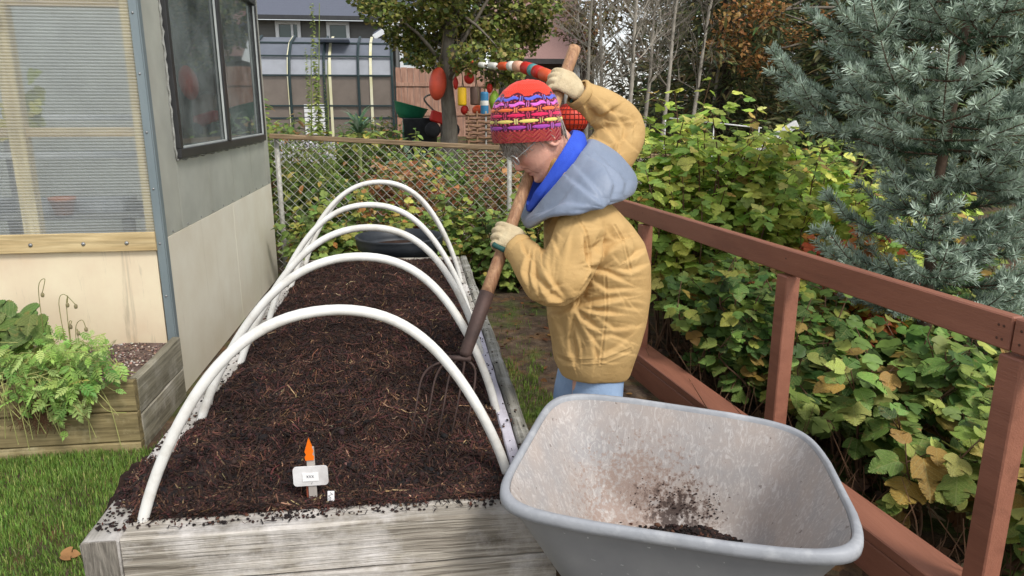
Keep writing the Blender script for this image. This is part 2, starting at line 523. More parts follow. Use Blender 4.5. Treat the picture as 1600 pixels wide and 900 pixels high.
gx_, gy_ = RNG.uniform(-1.17, -.9, n), RNG.uniform(2.7, 3.5, n)
keep = RNG.random(n) < np.clip(1.5 - (gy_ - 2.7) * 2.2, .05, 1)
gp = np.stack([gx_, gy_, ground_h(gx_, gy_)], 1)[keep]
grass_blades('gap_grass', gp, RNG.uniform(.04, .09, len(gp)), pal([G1, G3, G2], [2, 2, 1], len(gp)), 'grass tuft growing in the gap between planter and raised bed', .002)
# fallen leaves on the path and lawn
lp = []
for k in range(260):
    x, y = random.gauss(.85, .3), random.uniform(2.3, 6.5)
    if x < BX1 + .04 or x > rail_x(y) - .08: continue
    lp.append((x, y))
lp = np.array(lp); n = len(lp)
pp = np.stack([lp[:, 0], lp[:, 1], ground_h(lp[:, 0], lp[:, 1]) + .008], 1)
nr = np.stack([RNG.normal(0, .35, n), RNG.normal(0, .35, n), np.ones(n)], 1); fw = RNG.normal(0, 1, (n, 3))
V, Fs, C = scatter(*OVAL, pp, nr, fw, RNG.uniform(.02, .055, n), pal([srgb(120, 80, 46), srgb(92, 66, 46), srgb(150, 110, 60), srgb(110, 110, 60)], [3, 3, 1, 1], n))
tag(part('leaf_litter', V, Fs, leaf_grass, None, False, C), 'brown fallen leaves scattered on the soil path', 'leaf litter', kind='stuff')
c = PZ(95, 868, .03)
V, Fs, C = scatter(*LOBED, np.array([tuple(c)]), np.array([[.15, -.25, 1.]]), np.array([[1., .25, 0]]), np.array([.055]), np.array([srgb(190, 140, 92)[:3]]))
tag(part('fallen_leaf', V, Fs, leaf_grass, None, False, C), 'single dry tan leaf lying on the lawn by the bed corner', 'leaf')
# ================================================================== raised bed
pw = srgb(226, 220, 214)
tm_x = wood('weathered timber x', srgb(138, 128, 114), srgb(214, 205, 190), 0, 62, paint=pw, paint_amt=.45, bmp=.8, along=1.7, lines=13)
tm_y = wood('weathered timber y', srgb(120, 114, 104), srgb(196, 190, 178), 1, 30, paint=pw, paint_amt=.5, bmp=.5)
tm_g = wood('grey mossy timber', srgb(96, 94, 84), srgb(170, 166, 154), 1, 30, paint=srgb(206, 204, 198), paint_amt=.3, bmp=.6)
tm_w = wood('white painted plank', srgb(168, 162, 172), srgb(214, 208, 218), 1, 24, paint=srgb(222, 218, 228), paint_amt=.75, bmp=.3, knots=False)
end_m = wood('split end grain', srgb(92, 86, 78), srgb(168, 160, 148), 2, 46, paint=srgb(216, 214, 210), paint_amt=.3, bmp=.9, knots=False, along=6)
bed = empty('raised_bed', ((BX0 + BX1) / 2, (BY0 + BY1) / 2, 0), 'long weathered white timber raised bed full of dark mulch under the hoops', 'raised bed')
TH = .138
for k in range(3):
    z = k * .14 + TH / 2
    w = .088
    plank('front_timber', (BX0 + w + .004, BY0 + w / 2 + .003 * k, z), (BX1 - .001, BY0 + w / 2 + .003 * k, z), w, TH, tm_x, bed, nseg=40, jit=.0035, bev=.007)
    plank('side_timber', (BX0 + w / 2, BY0 + .002 * k, z), (BX0 + w / 2, BY1, z), w, TH, tm_y, bed, nseg=60, jit=.003, bev=.007)
    if k < 2: plank('side_timber', (BX1 - w / 2, BY0 + w + .008, z), (BX1 - w / 2, BY1, z), w, TH, tm_y, bed, nseg=60, jit=.003, bev=.007)
    plank('rear_timber', (BX0 + w + .004, BY1 - w / 2, z), (BX1 - w - .004, BY1 - w / 2, z), w, TH, tm_x, bed, nseg=20, jit=.003, bev=.007)
plank('side_timber', (BX1 - .0245, BY0 + .096, .351), (BX1 - .0245, BY1, .351), .049, TH, tm_g, bed, nseg=70, jit=.005, bev=.008, label='grey mossy outer timber of the right side')
plank('inner_plank', (BX1 - .073, BY0 + .10, .347), (BX1 - .073, 3.55, .347), .040, TH - .004, tm_w, bed, nseg=40, jit=.002, bev=.005, label='pale lavender white painted inner plank')
plank('inner_plank', (BX1 - .073, 3.56, .349), (BX1 - .073, BY1, .349), .040, TH - .004, tm_y, bed, nseg=40, jit=.003, bev=.005)
V, Fs = box_vf((.083, .004, .132), .001)
part('end_grain', np.array(V) + np.array([BX0 + .044, BY0 - .001, .352]), Fs, end_m, bed, origin=(BX0 + .044, BY0, .352))

def m_mulch():
    m, nt, p = new_mat('dark mulch soil')
    v = coords(nt, False)
    a = noise_t(nt, v, 26, 10, .75)
    col = ramp(nt, a, [(.3, srgb(30, 22, 19)), (.48, srgb(60, 43, 35)), (.62, srgb(88, 62, 48)), (.75, srgb(118, 90, 70))])
    col = mixc(nt, ramp(nt, noise_t(nt, v, 3.3, 5), [(.4, (.0,) * 3), (.62, (.65,) * 3)]), col, srgb(40, 30, 28))
    L(nt, col, p.inputs['Base Color']); p.inputs['Roughness'].default_value = .9; p.inputs['Specular IOR Level'].default_value = .2
    bump(nt, p, noise_t(nt, v, 90, 8, .75), 1.0, .012)
    return m
mulch_m = m_mulch()
def soil_h(x, y):
    P = np.stack([x, y, 0 * x], -1).reshape(-1, 3)
    n_ = (vnoise(P, 5.1) * .018 + vnoise(P, 13, 2) * .021 + vnoise(P, 31, 4) * .010 + vnoise(P, 67, 7) * .006).reshape(np.shape(x))
    cx = (x + .28) / .52
    z = .408 + .030 * (1 - np.clip(cx, -1, 1) ** 2) * sstep(1.75, 2.2, y)
    z = z + .055 * np.exp(-((x + .72) / .13) ** 2 - ((y - 2.08) / .22) ** 2)       # heap by the near left corner
    z = z + .03 * np.exp(-((x - .1) / .3) ** 2 - ((y - 2.6) / .5) ** 2)
    e_ = sstep(1.815, 1.93, y); z = z * e_ + .416 * (1 - e_); n_ = n_ * (.25 + .75 * e_)
    spill = sstep(-.80, -.89, x)
    z = z - .028 * spill
    ok = np.exp(-((y - 2.06) / .20) ** 4)
    return np.where(x < -.775, np.minimum(z, .404) * (1 - ok) + np.maximum(z + .02, .448) * ok - .05 * (1 - ok) , z) + n_
sx = np.linspace(-.874, BX1 - .094, 170); sy = np.concatenate([[BY0 + .0855], np.linspace(BY0 + .086, BY1 - .088, 420)])
X, Y = np.meshgrid(sx, sy); Z = soil_h(X, Y); Z[0] = .30
nx, ny = len(sx), len(sy)
i, j = np.meshgrid(np.arange(nx - 1), np.arange(ny - 1)); q = (j * nx + i).ravel()
soil = part('soil', np.stack([X.ravel(), Y.ravel(), Z.ravel()], 1), np.stack([q, q + 1, q + nx + 1, q + nx], 1), mulch_m, bed, True)
# straw, roots and clods of the mulch
def fibres(n, xr, yr, hfun, lmin, lmax, cols, width=.0011, lift=.008):
    x, y = RNG.uniform(*xr, n), RNG.uniform(*yr, n) if not callable(yr) else yr(n)
    a = RNG.uniform(0, 2 * PI, n); ln = RNG.uniform(lmin, lmax, n) * RNG.uniform(.5, 1, n)
    bend = RNG.normal(0, .5, n)
    P = []
    for t in (-.5, -.15, .2, .5):
        aa = a + bend * t
        px, py = x + np.cos(aa) * ln * t, y + np.sin(aa) * ln * t
        px = np.clip(px, xr[0], xr[1]); 
        P.append(np.stack([px, py, hfun(px, py) + .002 + RNG.uniform(-.3, 1, n) * lift * (1 if abs(t) > .3 else .6)], 1))
    w = RNG.uniform(.6, 1.6, n)[:, None] * width
    sdv = np.stack([-np.sin(a), np.cos(a), RNG.normal(0, .4, n)], 1) * w
    V = np.stack([P[0] - sdv, P[0] + sdv, P[1] - sdv, P[1] + sdv, P[2] - sdv, P[2] + sdv, P[3] - sdv * .5, P[3] + sdv * .5], 1).reshape(-1, 3)
    b = np.arange(n)[:, None] * 8
    Fs = np.concatenate([b + np.array([[0, 1, 3, 2]]), b + np.array([[2, 3, 5, 4]]), b + np.array([[4, 5, 7, 6]])], 0)
    return V, Fs, np.repeat(cols, 8, 0)
ICO = [(0, 0, 1), (.89, 0, .45), (.28, .85, .45), (-.72, .53, .45), (-.72, -.53, .45), (.28, -.85, .45), (.72, .53, -.45), (-.28, .85, -.45), (-.89, 0, -.45), (-.28, -.85, -.45), (.72, -.53, -.45), (0, 0, -1)]
ICF = [(0, 1, 2), (0, 2, 3), (0, 3, 4), (0, 4, 5), (0, 5, 1), (1, 6, 2), (2, 7, 3), (3, 8, 4), (4, 9, 5), (5, 10, 1), (6, 7, 2), (7, 8, 3), (8, 9, 4), (9, 10, 5), (10, 6, 1), (11, 7, 6), (11, 8, 7), (11, 9, 8), (11, 10, 9), (11, 6, 10)]
def clods(P, size, cols, flat=.7):
    n = len(P); t = np.array(ICO)[None] * (1 + RNG.normal(0, .22, (n, 12, 1))) * np.array([1, 1, flat])
    a = RNG.uniform(0, 2 * PI, n); ca, sa = np.cos(a)[:, None], np.sin(a)[:, None]
    st = RNG.uniform(.7, 1.7, (n, 1))
    x, y = t[:, :, 0] * st, t[:, :, 1]
    t = np.stack([x * ca - y * sa, x * sa + y * ca, t[:, :, 2]], 2)
    V = (P[:, None] + t * size[:, None, None]).reshape(-1, 3)
    Fs = (np.array(ICF)[None] + (np.arange(n) * 12)[:, None, None]).reshape(-1, 3)
    return V, Fs, np.repeat(cols, 12, 0)
fib_m = leaf_mat('dry fibre', rough=.85, trans=.05, vary=.3)
ybias = lambda n: BY0 + .1 + (BY1 - BY0 - .2) * RNG.random(n) ** 1.9
c_f = pal([srgb(80, 54, 45), srgb(50, 37, 33), srgb(112, 80, 60), srgb(168, 136, 104), srgb(90, 52, 48)], [5, 8, 2.0, .4, 2.5], 42000, .25)
dk = 1
V1, F1, C1 = fibres(42000, (-.85, BX1 - .1), ybias, soil_h, .02, .10, c_f, .0013, .012)
bl_ = vnoise(V1, 4.2, 8) + .7 * vnoise(V1, 11, 3); C1 = C1 * (1 - .42 * sstep(.0, .6, bl_))[:, None]
o = part('mulch_fibres', V1, F1, fib_m, bed, False, C1); o['kind'] = 'stuff'
n = 20000
x, y = RNG.uniform(-.855, BX1 - .1, n), ybias(n)
kk_ = vnoise(np.stack([x, y, 0 * x], 1), 4.2, 8) + .7 * vnoise(np.stack([x, y, 0 * x], 1), 11, 3) + RNG.normal(0, .35, n) > -.1
x, y = x[kk_], y[kk_]; n = len(x)
sz = RNG.uniform(.002, .0075, n) * np.where(RNG.random(n) < .07, 1.8, 1)
V2, F2, C2 = clods(np.stack([x, y, soil_h(x, y) + sz * .3], 1), sz, pal([srgb(30, 24, 24), srgb(46, 33, 31), srgb(66, 44, 40)], [4, 4, 2], n, .25))
o = part('mulch_clods', V2, F2, fib_m, bed, False, C2); o['kind'] = 'stuff'
# crumbs lying on the timber tops
def crumbs(n, xr, yr, z, clump=5):
    x, y = RNG.uniform(*xr, n), RNG.uniform(*yr, n)
    k = vnoise(np.stack([x, y, 0 * x], 1), clump * 3, 1) + RNG.normal(0, .4, n) > .25
    x, y = x[k], y[k]; n = len(x); s = RNG.uniform(.0015, .005, n)
    return clods(np.stack([x, y, z + s * .35], 1), s, pal([srgb(34, 26, 25), srgb(56, 40, 36), srgb(92, 66, 50)], [4, 3, 1], n, .2))
def join(*vfc):
    Vs, Fa, Cs, n = [], [], [], 0
    for V, Fs, C in vfc:
        Vs.append(V); Fa.append(np.asarray(Fs) + n); Cs.append(C); n += len(V)
    return np.concatenate(Vs), np.concatenate(Fa), np.concatenate(Cs)
o = part('soil_crumbs', *[a for a in (lambda r: (r[0], r[1], fib_m, bed, False, r[2]))(join(
    crumbs(800, (BX0 + .03, BX1 - .02), (BY0 + .04, BY0 + .088), .42), crumbs(420, (BX0 + .005, BX0 + .085), (BY0 + .05, 2.6), .42), crumbs(500, (BX0 + .01, BX0 + .085), (2.6, 5), .42),
    crumbs(420, (BX1 - .088, BX1 - .01), (2.0, 4.9), .419)))])
o['kind'] = 'stuff'
zf = lambda x, y: np.full(np.shape(x), .421)
V1, F1, C1 = fibres(150, (BX0 + .02, BX1 - .03), lambda n: RNG.uniform(BY0 + .03, BY0 + .09, n), zf, .01, .05, pal([srgb(40, 28, 26), srgb(90, 52, 40)], [3, 1], 150), .0012, .006)
o = part('loose_fibres', V1, F1, fib_m, bed, False, C1); o['kind'] = 'stuff'

# ================================================================== white hoops
pvc = simple('white pipe', srgb(238, 236, 230), srgb(226, 224, 216), 14, .38, .04, 40, dirt=srgb(164, 146, 126), dirt_amt=.4, dirt_scale=7)
ords = ['nearest white pipe hoop arching over the front of the bed', 'second white pipe hoop from the front of the bed', 'third white pipe hoop from the front of the bed',
        'fourth white pipe hoop from the front of the bed', 'fifth white pipe hoop, last but one before the black tub', 'farthest white pipe hoop at the rear end of the bed']
HP = [(1.80, 1.98, .952, -.245), (2.45, 2.42, .985, -.20), (3.06, 3.05, .985, -.20), (3.72, 3.70, .998, -.235), (4.40, 4.42, 1.045, -.21), (5.00, 5.02, .985, -.25)]
for (ya, yb, top, cx), lab in zip(HP, ords):
    x0, x1, zb = -.755 if ya < 2 else -.785, .27 if ya > 2 else .255, .36
    pts = []
    lw = (x1 - x0) / 2; mx = (x0 + x1) / 2
    for k in range(49):
        t = PI * k / 48
        c_, s_ = math.cos(t), math.sin(t)
        xx = mx - lw * c_ * (1 - .12 * abs(2 * s_ * c_)) + (cx - mx) * s_ * .9
        zz = zb + (top - zb) * s_
        pts.append(Vector((xx, ya + (yb - ya) * (k / 48) + .012 * math.sin(3 * t + ya), zz)))
    h = part('pipe_hoop', *[np.array([tuple(v) for v in a]) if i == 0 else a for i, a in enumerate(tube_vf(pts, .0145, 14))], pvc, None, True, origin=(mx, ya, zb))
    tag(h, lab, 'hoop', 'white pipe hoops over the raised bed')

# ================================================================== markers in the bed
wht = simple('marker white plastic', srgb(232, 230, 228), srgb(206, 202, 200), 16, .5, .08, dirt=srgb(150, 140, 130), dirt_amt=.3)
orng = simple('orange paint', srgb(250, 128, 12), srgb(240, 110, 10), 12, .5, .1)
gpl = simple('greying stake', srgb(176, 168, 160), srgb(148, 140, 132), 30, .8, .3, stretch=(1, 1, .2))
rst = simple('rust brown stake', srgb(156, 80, 54), srgb(126, 62, 44), 30, .8, .3)
ink = simple('grey ink', srgb(120, 120, 124), srgb(100, 100, 104), 9, .8, 0)
MY = 1.86
b = PZ(487, 800, .40); MX = PY(485, 740, MY).x
mk = empty('plant_marker', (MX, MY, .39), 'white plant marker plate on a stake with an orange pointed tip', 'plant marker')
zz = lambda y: PY(485, y, MY).z
sc_ = (PY(514, 744, MY).x - PY(459, 744, MY).x)
MB().box((MX + .002, MY + .008, (zz(800) + zz(700)) / 2 - .02), (.022, .006, zz(700) - zz(800) + .04), None, .001).build('stake', gpl, mk)
MB().box((MX - .010, MY + .0135, (zz(800) + zz(752)) / 2 - .02), (.012, .005, zz(752) - zz(800) + .04), None, .001).build('stake', rst, mk, label='rust brown lower stake')
zc = (zz(729) + zz(759)) / 2; hh = zz(729) - zz(759)
V = []; r_ = .010
for k, (sx_, sz_) in enumerate(((1, 1), (-1, 1), (-1, -1), (1, -1))):
    for q in range(5):
        a = PI / 2 * k + PI / 2 * q / 4
        V.append((MX + sx_ * (sc_ / 2 - r_) + r_ * math.cos(a), zc + sz_ * (hh / 2 - r_) + r_ * math.sin(a)))
VV = [(x, MY, z) for x, z in V] + [(x, MY + .004, z) for x, z in V]
m_ = len(V)
Fs = [tuple(range(m_ - 1, -1, -1)), tuple(range(m_, 2 * m_))] + [(k, (k + 1) % m_, m_ + (k + 1) % m_, m_ + k) for k in range(m_)]
pl = part('plate', np.array(VV), Fs, wht, mk)
lab_ = simple('paper label', srgb(248, 246, 244), srgb(238, 236, 234), 9, .7, 0)
MB().box((MX, MY - .0012, zc - .002), (sc_ * .46, .0016, hh * .42), None, 0).build('paper_label', lab_, pl)
g = MB()
for k in range(3):                                      # faint "XX" like writing and a mark below
    x = MX - .008 + k * .007
    for sgn in (1, -1): g.box((x, MY - .0024, zc), (.0011, .0006, .009), Matrix.Rotation(sgn * .6, 3, 'Y'), 0)
g.box((MX + .002, MY - .0006, zc - hh * .36), (.001, .0006, .007), Matrix.Rotation(.5, 3, 'Y'), 0)
g.build('writing', ink, pl)
tz = zz(720); prof = [(-.011, 0), (.011, 0), (.0125, .010), (.008, .0165), (.012, .026), (0, zz(686) - tz), (-.012, .026), (-.008, .0165), (-.0125, .010)]
VV = [(MX + x, MY + .002, tz + z) for x, z in prof] + [(MX + x, MY + .011, tz + z) for x, z in prof]
m_ = len(prof)
part('tip', np.array(VV), [tuple(range(m_)), tuple(range(2 * m_ - 1, m_ - 1, -1))] + [(k, m_ + k, m_ + (k + 1) % m_, (k + 1) % m_) for k in range(m_)], orng, mk)
c = PY(518, 800, 1.835); d = PY(518, 776, 1.835)
tg = empty('plant_tag', (c.x, c.y, .40), 'small white plant tag with dark scribbles beside the orange tipped marker', 'plant tag')
MB().box((c.x, c.y, (c.z + d.z) / 2 + .002), (.018, .0016, d.z - c.z + .03), Matrix.Rotation(.06, 3, 'Y'), 0).build('strip', lab_, tg)
g = MB()
for k in range(5): g.box((c.x + random.uniform(-.005, .005), c.y - .0012, d.z + .010 - .0045 * k), (.010, .0006, .0009), Matrix.Rotation(random.uniform(-.8, .8), 3, 'Y'), 0)
g.build('writing', simple('black ink', srgb(40, 38, 40), srgb(50, 48, 50), 9, .8, 0), tg)
c = PY(436, 795, 1.83)
tg = empty('plant_tag', (c.x, c.y, .40), 'torn white plant tag half buried left of the orange tipped marker', 'plant tag')
MB().box((c.x, c.y, c.z), (.016, .0016, .020), Matrix.Rotation(.5, 3, 'Y'), 0).build('strip', lab_, tg)

# ================================================================== planter by the greenhouse
PY0, PY1, PX1, PX0, PH = 3.10, 3.735, -1.225, -2.75, .335
pl_x = wood('planter board x', srgb(112, 98, 68), srgb(178, 160, 116), 0, 22, bmp=.4, paint=srgb(190, 178, 140), paint_amt=.2)
pl_y = wood('planter board y', srgb(116, 110, 92), srgb(186, 178, 156), 1, 22, bmp=.4, paint=srgb(196, 190, 176), paint_amt=.35)
pln = empty('planter_box', ((PX0 + PX1) / 2, (PY0 + PY1) / 2, 0), 'low weathered board planter box in front of the near greenhouse', 'planter')
for z0, z1 in ((.0, .052), (.056, .192), (.196, PH)):
    plank('front_board', (PX0, PY0 + .02, (z0 + z1) / 2), (PX1 - .004, PY0 + .02, (z0 + z1) / 2), .038, z1 - z0, pl_x, pln, nseg=30, jit=.003)
for z0, z1 in ((.0, .165), (.169, PH)):
    plank('side_board', (PX1 - .019, PY0 + .044, (z0 + z1) / 2), (PX1 - .019, PY1 - .002, (z0 + z1) / 2), .038, z1 - z0, pl_y, pln, nseg=20, jit=.003)
plank('back_board', (PX0, PY1 - .018, PH / 2 - .02), (PX1 - .044, PY1 - .018, PH / 2 - .02), .03, PH - .04, pl_x, pln, nseg=10)
def m_pot():
    m, nt, p = new_mat('potting soil with grit')
    v = coords(nt, False)
    col = ramp(nt, noise_t(nt, v, 40, 9, .7), [(.3, srgb(66, 52, 48)), (.55, srgb(112, 92, 82)), (.75, srgb(150, 130, 118))])
    L(nt, col, p.inputs['Base Color']); p.inputs['Roughness'].default_value = .95
    bump(nt, p, noise_t(nt, v, 120, 6, .7), .9, .01)
    return m
sx = np.linspace(PX0 + .02, PX1 - .04, 110); sy = np.linspace(PY0 + .04, PY1 - .035, 50)
X, Y = np.meshgrid(sx, sy)
psoil = lambda x, y: .285 + .010 * vnoise(np.stack([np.ravel(x), np.ravel(y), 0 * np.ravel(x)], 1), 9).reshape(np.shape(x)) + .03 * (np.asarray(y) - PY0) / .6
Z = psoil(X, Y); nx, ny = len(sx), len(sy)
i, j = np.meshgrid(np.arange(nx - 1), np.arange(ny - 1)); q = (j * nx + i).ravel()
part('soil', np.stack([X.ravel(), Y.ravel(), Z.ravel()], 1), np.stack([q, q + 1, q + nx + 1, q + nx], 1), m_pot(), pln, True)
n = 3800
x, y = RNG.uniform(PX0 + .03, PX1 - .045, n), RNG.uniform(PY0 + .045, PY1 - .04, n); s = RNG.uniform(.0025, .0065, n)
V, Fs, C = clods(np.stack([x, y, psoil(x, y) + s * .4], 1), s, pal([srgb(206, 194, 182), srgb(140, 116, 100), srgb(84, 66, 58), srgb(172, 140, 124)], [2, 3, 3, 2], n))
o = part('grit', V, Fs, fib_m, pln, False, C); o['kind'] = 'stuff'

# ================================================================== brown railing
rail_m = simple('brown painted wood', srgb(156, 103, 82), srgb(142, 92, 73), 6, .5, .3, 60, stretch=(3, .3, 3), spec=.4, dirt=srgb(104, 66, 52), dirt_amt=.45, dirt_scale=5)
ry = lambda Y, z=0: Vector((rail_x(Y), Y, z))
rl = empty('deck_railing', ry(2.6), 'brown painted wooden railing on the right of the path', 'railing')
rd = (ry(0) - ry(4)).normalized(); rn = Vector((rd.y, -rd.x, 0))
if rn.x < 0: rn = -rn
TOPZ = .95
for ya, yb in ((4.35, 1.603), (1.598, .7)):
    MB().beam(ry(ya, TOPZ - .046), ry(yb, TOPZ - .046), .038, .092, .004).build('top_rail', rail_m, rl)
for Y in (3.83, 2.55, 1.585, .75):
    c = ry(Y, 0) + rn * .0
    zt = TOPZ - .10
    MB().box(c + Vector((0, 0, zt / 2 - .03)), (.062, .066, zt + .06), frame(rd), .004).build('post', rail_m, rl)
MB().beam(ry(4.35, .13) - rn * .012, ry(.6, .13) - rn * .012, .135, .038, .004).build('bottom_rail', rail_m, rl)
MB().beam(ry(4.35, .045) - rn * .062, ry(.6, .045) - rn * .062, .030, .125, .004).build('skirt_board', rail_m, rl)
scr = simple('screw heads', srgb(92, 62, 50), srgb(80, 52, 42), 9, .5, 0)
for Y in (3.83, 2.55, 1.625, 1.64, 1.575):
    for dz in ((-.03, -.066) if Y < 2 else (-.035,)):
        c = ry(Y, TOPZ + dz) - rn * .0192
        R = frame(rn)
        MB().lathe([(.0001, .0012), (.0035, .001), (.004, 0)], c, 8, Matrix.Rotation(-PI / 2, 3, 'Y')).build('screw', scr, rl)

# ================================================================== wheelbarrow
tub_m, nt, p = new_mat('scuffed grey plastic')
v = coords(nt, False)
col = ramp(nt, noise_t(nt, v, 5, 7, .6), [(.3, srgb(122, 123, 125)), (.7, srgb(142, 142, 142))])
sp = noise_t(nt, v, 55, 3, .5)
col = mixc(nt, ramp(nt, sp, [(.70, (0,) * 3), (.74, (.6,) * 3)]), col, srgb(214, 214, 212))
L(nt, col, p.inputs['Base Color']); p.inputs['Roughness'].default_value = .45
bump(nt, p, noise_t(nt, v, 70, 4), .06, .004)
tin_m, nt, p = new_mat('chalky worn tub inside')
v = coords(nt, False)
col = ramp(nt, noise_t(nt, v, 4, 9, .65), [(.3, srgb(178, 164, 154)), (.6, srgb(160, 156, 154)), (.75, srgb(140, 140, 142))])
col = mixc(nt, ramp(nt, noise_t(nt, v, 2.4, 5), [(.5, (0,) * 3), (.66, (.55,) * 3)]), col, srgb(182, 164, 148))
scrt = noise_t(nt, coords(nt, False, (9, 9, 3)), 7, 9, .75, 1.5)
col = mixc(nt, ramp(nt, scrt, [(.50, (0,) * 3), (.62, (.6,) * 3)]), col, srgb(208, 203, 198))
col = mixc(nt, ramp(nt, noise_t(nt, v, 48, 3, .5), [(.69, (0,) * 3), (.73, (.6,) * 3)]), col, srgb(96, 84, 78))
for (sx_, sy_, sz_), r0, r1, cc in (((-.02, .20, .36), .05, .40, srgb(150, 126, 112)), ((.10, .22, .31), .03, .26, srgb(96, 76, 66)), ((.10, .22, .31), .02, .16, srgb(50, 38, 34)), ((-.14, .19, .46), .01, .10, srgb(84, 70, 62))):
    vd = N(nt, 'ShaderNodeVectorMath', operation='DISTANCE'); L(nt, v, vd.inputs[0]); vd.inputs[1].default_value = (sx_, sy_, sz_)
    mr = N(nt, 'ShaderNodeMapRange'); mr.inputs[1].default_value = r0; mr.inputs[2].default_value = r1; mr.inputs[3].default_value = .30; mr.inputs[4].default_value = -.12
    L(nt, vd.outputs['Value'], mr.inputs[0])
    ad = N(nt, 'ShaderNodeMath', operation='ADD'); L(nt, mr.outputs[0], ad.inputs[0]); L(nt, noise_t(nt, v, 62, 6, .7), ad.inputs[1])
    col = mixc(nt, ramp(nt, ad.outputs[0], [(.66, (0,) * 3), (.76, (.7,) * 3)]), col, cc)
L(nt, col, p.inputs['Base Color']); p.inputs['Roughness'].default_value = .6
bump(nt, p, scrt, .25, .006)
UU = Vector((.900, -.436, 0)); VVv = Vector((.436, .900, 0))
WC = Vector((.634, 1.617, 0))
RIMZ = .60
A, Bb = .405, .305
def ring(a, b, z, e=6, n=72, ou=0.0, ov=0.0, tilt=0.0):
    out = []
    for k in range(n):
        t = 2 * PI * (k + .5) / n; c_, s_ = math.cos(t), math.sin(t)
        u = a * math.copysign(abs(c_) ** (2 / e), c_); w = b * math.copysign(abs(s_) ** (2 / e), s_)
        if u > 0: u *= 1 - (.17 * w / Bb if w > 0 else .06 * w / Bb)
        out.append(WC + UU * (u + ou) + VVv * (w + ov) + Vector((0, 0, z + (.03 - .024 * max(0, u / A)) * (w / Bb) * max(0, (z - .285) / .3))))
    return out
def loft(rings, cap0=False, cap1=False):
    n = len(rings[0]); V = [v for r in rings for v in r]; Fs = []
    for i in range(len(rings) - 1):
        for k in range(n):
            k2 = (k + 1) % n; Fs.append((i * n + k, i * n + k2, (i + 1) * n + k2, (i + 1) * n + k))
    if cap0: Fs.append(tuple(range(n - 1, -1, -1)))
    if cap1: Fs.append(tuple((len(rings) - 1) * n + k for k in range(n)))
    return np.array([tuple(v) for v in V]), Fs

wb = empty('wheelbarrow', WC, 'big grey plastic wheelbarrow in front of the railing, nearly empty', 'wheelbarrow')
tb = .285
outer = [ring(A * .50, Bb * .64, tb - .012, 5), ring(A * .55, Bb * .68, tb - .008, 5), ring(A * .59, Bb * .72, tb + .012, 5.5)] + [ring(A * (.59 + .365 * t), Bb * (.72 + .23 * t), tb + .012 + (RIMZ - tb - .05) * t, 6) for t in (.25, .5, .75, 1)]
V, Fs = loft(outer, True)
part('tub_shell', V, Fs, tub_m, wb, True)
inner = [ring(A * (.948 - .368 * t), Bb * (.944 - .24 * t), RIMZ - .012 - (RIMZ - tb - .03) * t, 6) for t in (0, .25, .5, .75, .92)] + [ring(A * .54, Bb * .66, tb + .004, 4), ring(A * .48, Bb * .58, tb, 3.6), ring(A * .3, Bb * .3, tb - .001, 3), ring(A * .02, Bb * .02, tb - .001, 2)]
V, Fs = loft(inner, False, True)
part('tub_inside', V, Fs, tin_m, wb, True)
lip = [ring(A * .950, Bb * .945, RIMZ - .014, 6), ring(A * .954, Bb * .950, RIMZ - .004, 6), ring(A * .962, Bb * .96, RIMZ, 6), ring(A * .985, Bb * .987, RIMZ - .001, 6.2), ring(A * .997, Bb * 1.0, RIMZ - .006, 6.4), ring(A * 1.0, Bb * 1.004, RIMZ - .018, 6.4), ring(A * .998, Bb * 1.0, RIMZ - .030, 6.4), ring(A * .985, Bb * .985, RIMZ - .032, 6.4), ring(A * .955, Bb * .95, RIMZ - .028, 6.4)]
V, Fs = loft(lip)
rim_m = simple('worn pale grey rim', srgb(164, 166, 170), srgb(146, 148, 152), 9, .5, .2, 60, dirt=srgb(200, 200, 200), dirt_amt=.5, dirt_scale=16)
part('rim', V, Fs, rim_m, wb, True)
blk = simple('black rubber', srgb(38, 38, 40), srgb(28, 28, 30), 20, .7, .2)
stl = simple('grey steel tube', srgb(120, 122, 124), srgb(96, 98, 100), 12, .45, .05, metal=.7)
loc = lambda u, w, z: WC + UU * u + VVv * w + Vector((0, 0, z))
for s in (-1, 1):
    MB().tube(smooth_path([loc(.26, s * .07, .128), loc(.16, s * .14, tb - .045), loc(-.14, s * .16, tb - .03), loc(-.20, s * .165, tb - .03)]), .014, 10).build('frame_tube', stl, wb, True)
    MB().tube(smooth_path([loc(-.10, s * .155, tb - .03), loc(-.14, s * .17, .12), loc(-.15, s * .175, .012), loc(-.07, s * .175, .012), loc(-.01, s * .165, .14), loc(.01, s * .155, tb - .03)]), .012, 8).build('leg', stl, wb, True)
R = Matrix((UU, Vector((0, 0, 1)), VVv)).transposed()
wh = MB().lathe([(.07, -.032), (.11, -.036), (.123, -.02), (.127, 0), (.123, .02), (.11, .036), (.07, .032)], loc(.26, 0, .128), 32, R, False).build('wheel', blk, wb, True)
MB().lathe([(.015, -.05), (.03, -.025), (.072, -.025), (.072, .025), (.03, .025), (.015, .05)], loc(.26, 0, .128), 24, R).build('rim_disc', stl, wh, True)
MB().tube([loc(.26, -.085, .128), loc(.26, .085, .128)], .010, 8).build('axle', stl, wh, True)
